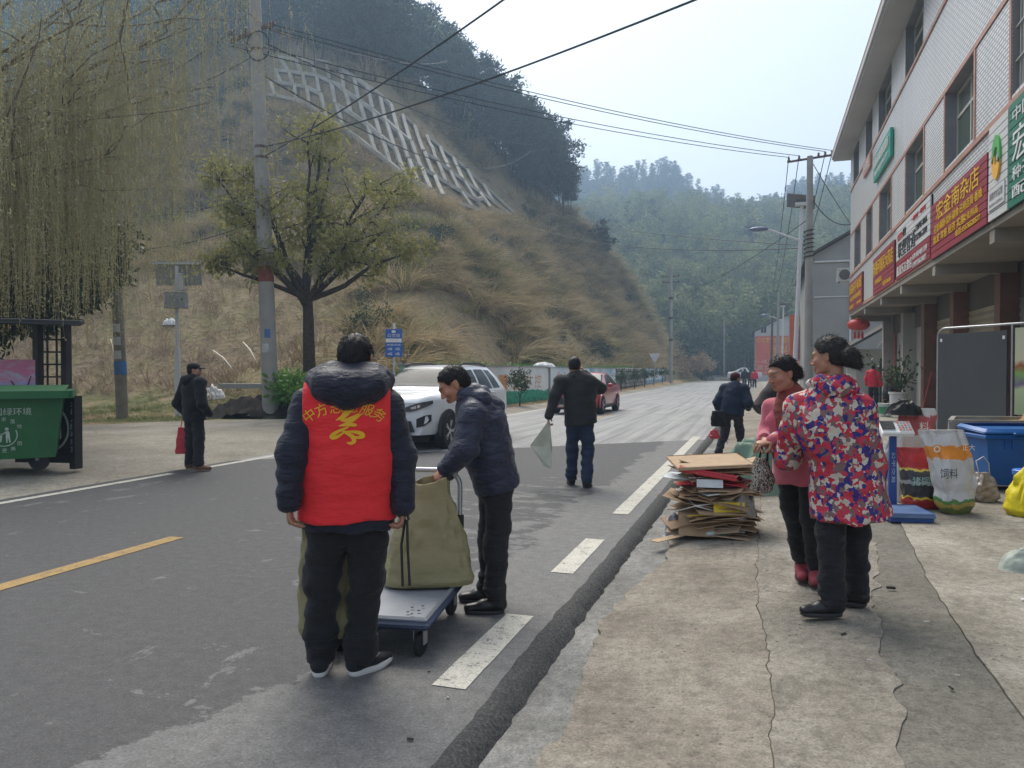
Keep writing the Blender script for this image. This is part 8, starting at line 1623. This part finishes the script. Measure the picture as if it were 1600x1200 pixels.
v = torso_vol(J, k, .205, -.185, .66, .066, .053, q=(.007, .09), qa=(.007, .075), hem_w=.212); jk = garment('jacket', p1, v, .010, cloth_noise(.010, (14, 14, 22), 2), m_navy)
hd = Vol(.05); nk = J['neck']+np.array([0, .015, .055])
hd.chain([nk+np.array(q_) for q_ in ((-.09, .06, .02), (-.135, -.03, -.005), (-.10, -.115, -.02), (0, -.155, -.03), (.10, -.115, -.02), (.135, -.03, -.005), (.09, .06, .02))], [.04, .055, .06, .064, .06, .055, .04], q=(.006, .06))
hd.seg(nk+np.array([-.07, -.135, -.05]), nk+np.array([-.015, -.16, -.085]), .06, .04); hd.seg(nk+np.array([.07, -.135, -.05]), nk+np.array([.015, -.16, -.085]), .06, .04); hd.seg(nk+np.array([-.07, -.05, .02]), nk+np.array([.07, -.05, .02]), .07, .07)
garment('hood', p1, hd, .009, cloth_noise(.012, (18, 18, 26), 5), m_navy)
vv = torso_vol(J, k, .232, -.145, .72, .088, sleeves=False, hem_w=.236)
def vest_cut(P, D):
    for s_ in 'rl':
        sg = 1 if s_ == 'r' else -1; D = np.maximum(D, sg*(P[..., 0]-J['sh_'+s_][0]*1.12)-np.clip((J['sh_'+s_][2]-.20-P[..., 2])*.6, 0, .09))
    return np.maximum(D, (J['pelvis'][2]-.145+.012*np.sin(P[..., 0]*17))-P[..., 2])
ve = garment('vest', p1, vv, .0095, chain_post(cloth_noise(.018, (6, 6, 9), 8), vest_cut), m_vest)
m_gold = mat('vest_print_yellow', (.78, .43, .02), .6)
cen = J['chest']+np.array([-.012, 0, .065])
for i, (ch, a_) in enumerate(zip('中方志愿服务', (-50, -30, -10, 10, 30, 50))):
    V_, F_ = text_mesh(ch); V2 = V_*.062; rr = .205; an = R(a_); c, s_ = math.cos(-an*.75), math.sin(-an*.75); xx = V2[:, 0]*c-V2[:, 1]*s_+rr*math.sin(an); zz = V2[:, 0]*s_+V2[:, 1]*c+rr*math.cos(an)*.55-.165
    if 1 < i < 4: zz += 0
    stick_on(ve, np.stack([cen[0]+xx, np.full_like(xx, -.3), cen[2]+.045+zz], 1), F_, m_gold, 'lettering', p1, (0, 1, 0))
# dove shaped emblem below the lettering: strokes as thick ribbons
def ribbon(pts, w0):
    t = np.linspace(0, 1, len(pts)); n = 26; tt = np.linspace(0, 1, n); px_, pz_ = np.interp(tt, t, [p[0] for p in pts]), np.interp(tt, t, [p[1] for p in pts])
    for _ in range(4): px_[1:-1] = (px_[:-2]+2*px_[1:-1]+px_[2:])/4; pz_[1:-1] = (pz_[:-2]+2*pz_[1:-1]+pz_[2:])/4
    d = np.stack([np.gradient(px_), np.gradient(pz_)], 1); d /= np.linalg.norm(d, axis=1, keepdims=True)+1e-9; wd = np.interp(tt, np.linspace(0, 1, len(w0)), w0)[:, None]; nn = np.stack([-d[:, 1], d[:, 0]], 1)*wd; c = np.stack([px_, pz_], 1); V_ = np.empty((2*n, 2)); V_[0::2] = c+nn; V_[1::2] = c-nn; return V_, [(2*i, 2*i+1, 2*i+3, 2*i+2) for i in range(n-1)]
ez = cen[2]-.095
for pts, wd in (([(-.055, .03), (-.02, .045), (0, .07), (.035, .085)], [.002, .012, .016, .003]), ([(-.03, .028), (.02, .03), (.06, .055), (.075, .058)], [.003, .016, .010, .002]), ([(-.04, .0), (0, .01), (.045, .004), (.05, .0)], [.002, .011, .008, .002]),
                ([(.01, -.005), (-.03, -.02), (-.075, -.045), (-.08, -.06), (-.055, -.06), (-.03, -.045), (-.005, -.025)], [.004, .007, .010, .011, .009, .006, .003]), ([(-.03, -.02), (.0, -.035), (.03, -.055), (.04, -.08), (.02, -.092), (.0, -.085)], [.003, .009, .011, .011, .008, .003]), ([(.0, -.028), (.04, -.03), (.075, -.04), (.085, -.055), (.06, -.062), (.035, -.055)], [.003, .008, .011, .011, .008, .003])):
    V_, F_ = ribbon(pts, wd); V_ = V_*.88; stick_on(ve, np.stack([cen[0]+V_[:, 0]+.012, np.full(len(V_), -.3), ez+V_[:, 1]], 1), F_, m_gold, 'emblem', p1, (0, 1, 0))
# ---- 2 person in navy puffer jacket leaning over the sack
loc = np.array([-1.60, 4.60, 0.0]); rz = R(110); H = 1.62; k = H/1.7; J = std_joints(H, 1.02)
def L2(x, y, d): return to_local(atd(x, y, d), loc, rz)
J['pelvis'] = L2(772, 742, 4.82); J['waist'] = L2(762, 705, 4.80); J['chest'] = L2(752, 660, 4.78); J['neck'] = L2(738, 622, 4.77); J['head'] = L2(709, 601, 4.76)
J['hip_l'] = L2(776, 758, 4.76); J['hip_r'] = L2(770, 758, 4.92); J['kn_l'] = L2(776, 850, 4.74); J['kn_r'] = L2(766, 848, 4.93); J['an_l'] = L2(773, 925, 4.70); J['an_r'] = L2(762, 912, 4.92); J['an_l'][2] = J['an_r'][2] = .085
J['sh_l'] = L2(738, 648, 4.60); J['sh_r'] = L2(736, 648, 4.95); J['el_l'] = L2(728, 702, 4.54); J['el_r'] = L2(722, 700, 4.98); J['wr_l'] = L2(699, 731, 4.60); J['wr_r'] = L2(700, 738, 4.86)
hl_ = to_local(np.array([0, 0, 0])-RT*1.0, (0, 0, 0), rz)
p2 = person('person in a navy quilted jacket leaning over the trolley sack', loc, rz, H, J, head=(R(4), R(-34), 0), hstep=.0052, cstep=.010, legs=dict(mat=m_blkc, r=(.100, .078, .068), hip=.150, amp=.020, hem=.02), shoe=dict(mat=m_shbl, sole=m_solb, kind='boot', L=.27, up=.06), toes=dict(r=(.1, 1, 0), l=(.0, 1, 0)),
    hands=dict(l=dict(f=((.15, .75, -.7), (-.5, .5, .6), (0, .6, .6)), curl=.7, thumb=.7), r=dict(f=((-.1, .8, -.6), (.6, .4, .6), (0, .5, .6)), curl=.7, thumb=.7)))
v = torso_vol(J, k, .178, -.09, .86, .072, .056, q=(.009, .085), qa=(.008, .085), hem_w=.172); garment('jacket', p2, v, .0095, cloth_noise(.011, (16, 16, 22), 6), m_navy2)
hd = Vol(.04); nk = J['neck']; hd.chain([nk+np.array([-.08, .05, .015]), nk+np.array([-.095, -.05, -.005]), nk+np.array([0, -.125, -.06]), nk+np.array([.095, -.05, -.005]), nk+np.array([.08, .05, .015])], [.03, .052, .062, .052, .03], q=(.005, .05)); hd.seg(nk+np.array([0, -.11, -.05]), nk+np.array([0, -.165, -.16]), .06, .03, (1, 0, 0), .7); hd.chain([nk+np.array([-.05, .075, .03]), nk+np.array([-.075, -.01, .06]), nk+np.array([0, -.07, .04]), nk+np.array([.075, -.01, .06]), nk+np.array([.05, .075, .03])], [.02, .025, .03, .025, .02])
garment('hood', p2, hd, .0085, cloth_noise(.010, (18, 18, 26), 9), m_navy2)
# ---- 3 person walking away with a sack, phone at the ear
loc = np.array([-2.22, 9.65, 0.0]); rz = R(11); H = 1.67; k = H/1.7; J = std_joints(H, 1.1)
J['wr_l'] = L2(858, 650, 9.75); J['el_l'] = L2(868, 618, 9.80); J['sh_l'] = L2(876, 597, 9.85); J['sh_r'] = L2(921, 597, 9.85); J['el_r'] = L2(938, 606, 9.95); J['wr_r'] = L2(914, 585, 10.05); J['head'] = L2(898, 572, 9.9); J['neck'] = L2(898, 590, 9.86)
J['an_l'] += np.array([.0, .12, 0]); J['an_r'] += np.array([-.02, -.10, .0]); J['kn_r'] += np.array([0, .02, -.0]); J['kn_l'] += np.array([0, .08, 0])
p3 = person('person in a charcoal jacket walking away along the road with a phone to the ear', loc, rz, H, J, hstep=.008, cstep=.013, legs=dict(mat=m_jean, r=(.094, .082, .075), hip=.140, amp=.022), shoe=dict(mat=m_knit, sole=m_solb, kind='sneaker', L=.27), head=(R(-8), R(-10), 0), hands=dict(l=dict(f=((-.1, .1, -1), (-1, 0, 0), (0, 1, 0)), curl=1.0, h=.006), r=dict(f=((-.4, .3, .8), (.8, 0, .5), (0, 1, 0)), curl=.8, h=.006)))
v = torso_vol(J, k, .205, -.12, .70, .078, .058, hem_w=.212); garment('jacket', p3, v, .012, cloth_noise(.020, (8, 8, 11), 3), m_grey)
c_ = Vol(.02); c_.chain([J['neck']+np.array([-.07, .03, .03]), J['neck']+np.array([0, -.075, .02]), J['neck']+np.array([.07, .03, .03])], [.025, .03, .025]); garment('collar', p3, c_, .01, None, m_grey)
# ---- 4 person in black with cap and red bag
loc = np.array([-8.05, 9.42, 0.02]); rz = R(-16); H = 1.58; k = H/1.7; J = std_joints(H, 1.08)
J['el_l'] = np.array([-.33, -.08, 1.05])*k; J['wr_l'] = np.array([-.26, .06, .86])*k; J['el_r'] = np.array([.30, -.06, 1.05])*k; J['wr_r'] = np.array([.22, .12, .9])*k; J['an_r'] += np.array([.06, -.02, 0]); J['an_l'] += np.array([-.03, .03, 0])
p4 = person('person all in black with a cap and a red bag at the left road edge', loc, rz, H, J, hstep=.008, cstep=.013, head=(R(-40), R(-4), 0), legs=dict(mat=m_blkc, r=(.105, .088, .080), hip=.150, amp=.02), shoe=dict(mat=m_brsh, sole=m_brsh, kind='shoe', L=.27), toes=dict(r=(.7, .6, 0), l=(.5, .8, 0)), hands=dict(l=dict(f=((0, .1, -1), (-1, 0, 0), (0, 1, 0)), curl=1.0, h=.006)))
v = torso_vol(J, k, .205, -.14, .78, .085, .066, hem_w=.205); garment('jacket', p4, v, .012, cloth_noise(.018, (8, 8, 11), 4), m_blkj)
def cap(e, J, head, k, mt, brim=True, puff=0.0):
    c = Vol(.015); M = rot_ypr(*head)*k; c.ball(J['head']+M@np.array([0, -.012, .055]), np.array([.092, .108, .075])*k+puff)
    V_, F_ = c.mesh(.008, lambda P, D: np.maximum(D, (J['head'][2]+.028*k)-P[..., 2]+.25*((P-J['head'])@(M[:, 1]/k))*0)); o = link_mesh('cap', V_, F_, mt, e, world=False, smooth=True)
    if brim:
        b = Vol(.01); b.ball(J['head']+M@np.array([0, .105, .035]), np.array([.075, .06, .012])*k); V_, F_ = b.mesh(.007); V_ = V_; link_mesh('brim', V_, F_, mt, o, world=False, smooth=True)
cap(p4, J, (R(-40), 0, 0), k, m_blkj)
hd = Vol(.04); nk = J['neck']; hd.chain([nk+np.array([-.09, .02, .03]), nk+np.array([0, -.12, 0]), nk+np.array([.09, .02, .03])], [.045, .065, .045]); garment('hood', p4, hd, .012, None, m_blkj)
# ---- 5 short person with maroon cap walking away on the right edge
loc = np.array([-.47, 13.7, 0.0]); rz = R(-12); H = 1.47; k = H/1.7; J = std_joints(H, 1.1)
for q_, dy in (('chest', .07), ('neck', .12), ('head', .17), ('sh_r', .10), ('sh_l', .10)): J[q_] = J[q_]+np.array([0, dy, -.02])
J['el_l'] = np.array([-.30, -.02, 1.08])*k; J['el_r'] = np.array([.31, -.02, 1.08])*k; J['wr_r'] = np.array([.26, .18, .98])*k; J['wr_l'] = np.array([-.28, .12, .88])*k
J['an_l'] += np.array([-.10, -.14, .01]); J['kn_l'] += np.array([-.05, .0, 0]); J['an_r'] += np.array([.03, .12, 0]); J['kn_r'] += np.array([0, .12, 0])
m_navc = m_cloth('dark_blue_coat', (.012, .020, .042), .85)
p5 = person('short person in a dark blue coat and maroon cap walking away near the cardboard', loc, rz, H, J, hstep=.009, cstep=.013, head=(R(-30), R(-8), 0), legs=dict(mat=m_cloth('slate_trousers', (.03, .028, .036), .9), r=(.105, .085, .075), hip=.150, amp=.022), shoe=dict(mat=m_knit, sole=m_solb, L=.25), hands=dict(l=dict(f=((-.1, .2, -1), (-1, 0, 0), (0, 1, 0)), curl=1.0, h=.006)))
v = torso_vol(J, k, .22, -.09, .80, .09, .066, hem_w=.222); garment('jacket', p5, v, .012, cloth_noise(.020, (8, 8, 10), 2), m_navc); cap(p5, J, (R(-30), R(-8), 0), k, m_cloth('maroon_wool', (.075, .018, .03), .95), True, .006)
c_ = Vol(.02); c_.chain([J['neck']+np.array([-.07, .03, .02]), J['neck']+np.array([0, -.07, .0]), J['neck']+np.array([.07, .03, .02])], [.026, .03, .026]); garment('collar', p5, c_, .01, None, m_cloth('red_scarf', (.45, .03, .06), .9))
# ---- 6 woman in the rose jacket
loc = np.array([.215, 5.28, .085]); rz = R(146); H = 1.56; k = H/1.7; J = std_joints(H, .96)
J['wr_r'] = L2(1192, 688, 4.78); J['wr_l'] = L2(1206, 690, 4.70); J['el_l'] = L2(1240, 680, 4.72); J['el_r'] = L2(1196, 680, 5.05); J['head'] = L2(1222, 584, 4.88); J['neck'] = L2(1237, 623, 4.92); J['sh_l'] = L2(1258, 642, 4.80); J['sh_r'] = L2(1206, 638, 5.04); J['chest'] = L2(1240, 670, 4.94)
J['an_l'] = to_local(atz(1268, 912, .085), loc, rz)+np.array([0, -.05, .085]); J['an_r'] = to_local(atz(1246, 903, .085), loc, rz)+np.array([0, -.05, .085]); J['kn_l'] = (J['an_l']+J['hip_l'])/2+np.array([0, .015, 0]); J['kn_r'] = (J['an_r']+J['hip_r'])/2+np.array([0, .015, 0])
p6 = person('woman in a rose wool jacket facing the woman in the patterned coat', loc, rz, H, J, 'f', 'tied', head=(R(-22), R(-13), R(0)), hstep=.0050, cstep=.009, legs=dict(mat=m_blkc, r=(.088, .066, .056), hip=.140, amp=.014), shoe=dict(mat=m_shr2, sole=mat('dark_red_rubber', (.10, .025, .03), .7), kind='sneaker', L=.245), toes=dict(r=(-.55, .8, 0), l=(-.5, .8, 0)),
    hands=dict(l=dict(f=(L2(1180, 694, 4.68)-J['wr_l'], (0, .4, .9), (0, 1, .3)), curl=.7, thumb=.6), r=dict(f=(L2(1205, 695, 4.66)-J['wr_r'], (0, .6, .8), (0, 1, .3)), curl=.6, thumb=.6)), age=1)
v = torso_vol(J, k, .165, -.17, .82, .054, .044, hem_w=.180, kk=.03)
def open_front(P, D):  # V neck between the lapels
    w_ = np.clip((P[..., 2]-(J['chest'][2]-.16))*.28, 0, .07); return np.where((P[..., 1] > .02) & (P[..., 2] > J['chest'][2]-.16) & (np.abs(P[..., 0]+.0) < w_), np.maximum(D, .004), D)
jk6 = garment('jacket', p6, v, .0085, chain_post(cloth_noise(.013, (10, 10, 13), 7), open_front), m_pinkw)
sw6 = torso_vol(J, k, .150, .1, .80, .045, sleeves=False); sw6.chain([J['neck']+np.array([0, -.01, -.06]), J['neck']+np.array([0, .0, .015]), J['neck']*.62+J['head']*.38+np.array([0, -.012, 0])], [.085, .068, .062]); garment('sweater', p6, sw6, .0085, cloth_noise(.006, (10, 10, 60), 7), m_rust)
for s_ in (-1, 1):
    lp = Vol(.012); b0 = J['neck']+np.array([s_*.075, .0, -.005]); b1 = J['chest']+np.array([s_*.085, .118, .055]); b2 = J['chest']+np.array([s_*.012, .142, -.14]); lp.seg(b0, b1, .026, .034, (s_*1.0, .5, .2), .3); lp.seg(b1, b2, .034, .010, (s_*1.0, .5, .2), .3); lp.seg(J['neck']+np.array([s_*.065, -.055, .005]), b0, .03, .03); lp.seg(J['neck']+np.array([0, -.075, .01]), J['neck']+np.array([s_*.065, -.055, .005]), .03, .03)
    garment('lapel', p6, lp, .007, None, m_pinkw)
# ---- 7 woman in the patterned coat, back to the camera
loc = np.array([.44, 4.78, .09]); rz = R(38); H = 1.60; k = H/1.7; J = std_joints(H, 1.0)
J['head'] = L2(1295, 557, 4.42); J['neck'] = L2(1296, 603, 4.42); J['sh_l'] = L2(1250, 640, 4.50); J['sh_r'] = L2(1340, 640, 4.36); J['chest'] = L2(1297, 668, 4.42); J['el_l'] = L2(1232, 712, 4.62); J['wr_l'] = L2(1214, 690, 4.80); J['el_r'] = L2(1362, 725, 4.40); J['wr_r'] = L2(1352, 775, 4.62)
J['an_l'] = to_local(atz(1300, 962, .09), loc, rz)+np.array([0, 0, .085]); J['an_r'] = to_local(atz(1338, 946, .09), loc, rz)+np.array([0, 0, .085]); J['hip_l'] = J['hip_l']*np.array([1, 1, 1]); J['kn_l'] = (J['an_l']+J['hip_l'])/2; J['kn_r'] = (J['an_r']+J['hip_r'])/2
tl = to_local(-RT, (0, 0, 0), rz)
def vamp(so, Q, s_):
    V = [Q(.035+.012*i, y, .088-.004*i) for i in (0, 1) for y in (-.03, -.01, .01, .03)]; m_ = MB(); m_.bar(Q(.05, -.042, .066), Q(.05, .042, .066), .012, .006); m_.obj('strap', m_shbl, so, world=False)
p7 = person('woman in a red, white and blue patterned coat seen from behind', loc, rz, H, J, 'f', 'bun', hair_mat=m_hrg, head=(R(28), R(-8), 0), hstep=.0052, cstep=.010, legs=dict(mat=m_blkc, r=(.105, .084, .074), hip=.150, amp=.02), shoe=dict(mat=m_shbl, sole=m_solb, kind='shoe', L=.265, extra=vamp), toes=dict(l=tl, r=tl*.8+np.array([.2, .6, 0])),
    hands=dict(l=dict(f=(L2(1192, 690, 4.84)-J['wr_l'], (0, .4, .9), (1, .3, .3)), curl=.75, thumb=.6)), age=1)
v = torso_vol(J, k, .200, -.34, .84, .085, .066, hem_w=.262, kk=.06); hz0 = J['pelvis'][2]-.335
def coat_post(P, D): return np.maximum(D, hz0+.012*np.sin(P[..., 0]*26)+.01*np.sin(P[..., 1]*31)-P[..., 2])
m_flor = m_camo(); garment('coat', p7, v, .0095, chain_post(cloth_noise(.022, (8, 8, 9), 9), coat_post), m_flor)
c_ = Vol(.03); nk = J['neck']; c_.chain([nk+np.array([-.085, .06, .0]), nk+np.array([-.085, -.03, .02]), nk+np.array([0, -.095, .015]), nk+np.array([.085, -.03, .02]), nk+np.array([.085, .06, .0])], [.036, .042, .046, .042, .036]); c_.seg(nk+np.array([-.06, -.08, -.02]), nk+np.array([.06, -.08, -.02]), .06, .06); garment('collar', p7, c_, .009, cloth_noise(.01, (20, 20, 20), 5), m_flor)
hm_ = Vol(.02); 
# ---- background people
def simple(label, loc, rz, H, jm, tm, pose=None, gender='m', hair='short', capm=None, shm=m_knit, wd=1.08, w=.2, hem=-.12):
    J = std_joints(H, wd); k = H/1.7
    if pose: pose(J, k)
    e = person(label, loc, rz, H, J, gender, hair, hstep=.012, cstep=.018, legs=dict(mat=tm, r=(.10, .085, .075), hip=.145, amp=.02), shoe=dict(mat=shm, sole=m_solb)); v = torso_vol(J, k, w, hem, .78, .082, .062); garment('jacket', e, v, .016, cloth_noise(.018, (8, 8, 10), 3), jm)
    if capm: cap(e, J, (0, 0, 0), k, capm, False)
    return e
m_brc = m_cloth('dark_brown_coat', (.03, .022, .02), .9); m_redj = m_cloth('red_puffer', (.60, .02, .05), .6, fold=14, fs=.5)
def stoop(J, k):
    for q_, dy, dz in (('waist', .06, -.02), ('chest', .20, -.08), ('neck', .34, -.16), ('head', .46, -.17), ('sh_r', .30, -.14), ('sh_l', .30, -.14), ('el_r', .36, -.16), ('el_l', .36, -.16), ('wr_r', .46, -.1), ('wr_l', .46, -.1)): J[q_] = J[q_]+np.array([0, dy, dz])*k
simple('stooping person in a dark brown coat half hidden behind the rose jacket', (.12, 15.6, .05), R(-60), 1.6, m_brc, m_brc, stoop, capm=m_brc, w=.22, hem=-.28)
simple('person in a dark coat walking far down the road, left of the pair', (-1.5, 74, 0), R(10), 1.68, m_blkj, m_blkc); simple('person in black just behind the far walker', (-1.05, 75.5, 0), R(5), 1.6, m_grey, m_blkc); simple('far person in a red jacket walking beside the dark coats', (-.62, 73.5, 0), R(0), 1.6, m_redj, m_blkc, gender='f', hair='tied')
simple('person in a bright red padded jacket outside the far shop', (4.02, 31.8, .12), R(-25), 1.62, m_redj, m_blkc)
def sit(J, k):
    for q_ in J: J[q_] = J[q_]-np.array([0, 0, .46])*k if not q_.startswith(('kn', 'an')) else J[q_]
    for s_, x in (('r', .12), ('l', -.12)): J['hip_'+s_] = np.array([x*.8, 0, .46])*k; J['kn_'+s_] = np.array([x, .40, .46])*k; J['an_'+s_] = np.array([x, .42, .085])*k; J['wr_'+s_] = np.array([x, .34, .56])*k; J['el_'+s_] = np.array([x*1.9, .02, .64])*k
    for q_ in ('chest', 'neck', 'head', 'sh_r', 'sh_l'): J[q_] = J[q_]+np.array([0, .10, -.02])*k
m_stool = mat('stool_wood', (.2, .12, .06), .6)
for lab, l_, r_, jm, cp_, gd in (('seated person in a black jacket near the shop doorway', (4.38, 31.0, .12), R(-70), m_blkj, None, 'f'), ('seated person in red with a red knitted hat by the potted plant', (4.72, 31.2, .12), R(80), m_redj, m_cloth('red_knit_hat', (.45, .02, .03), .9), 'f')):
    simple(lab, l_, r_, 1.55, jm, m_blkc, sit, gd, 'tied', cp_)
    st = thing('low_stool', 'low wooden stool under the '+('person in black' if cp_ is None else 'person in red'), 'stool', l_); b = MB(); b.box((l_[0], l_[1], l_[2]+.33), (.34, .3, .04), bev=.01); b.obj('seat', m_stool, st)
    for sx in (-1, 1):
        for sy in (-1, 1): b = MB(); b.bar((l_[0]+sx*.12, l_[1]+sy*.1, l_[2]+.31), (l_[0]+sx*.15, l_[1]+sy*.12, l_[2]), .035, .035); b.obj('leg', m_stool, st)
# ================================================================== haze
hz = MB(); hz.span((-450, -130, -1.6), (450, 470, 116))
hm = bpy.data.materials.new('haze'); hm.use_nodes = True; t = hm.node_tree; t.nodes.clear()
pv = t.nodes.new('ShaderNodeVolumePrincipled'); pv.inputs['Color'].default_value = (.52, .74, 1.0, 1); pv.inputs['Density'].default_value = HAZE
pv.inputs['Anisotropy'].default_value = .45
oo = t.nodes.new('ShaderNodeOutputMaterial'); t.links.new(pv.outputs[0], oo.inputs['Volume'])
ho = hz.obj('haze', hm); kind(ho, 'stuff', 'thin blue valley haze')
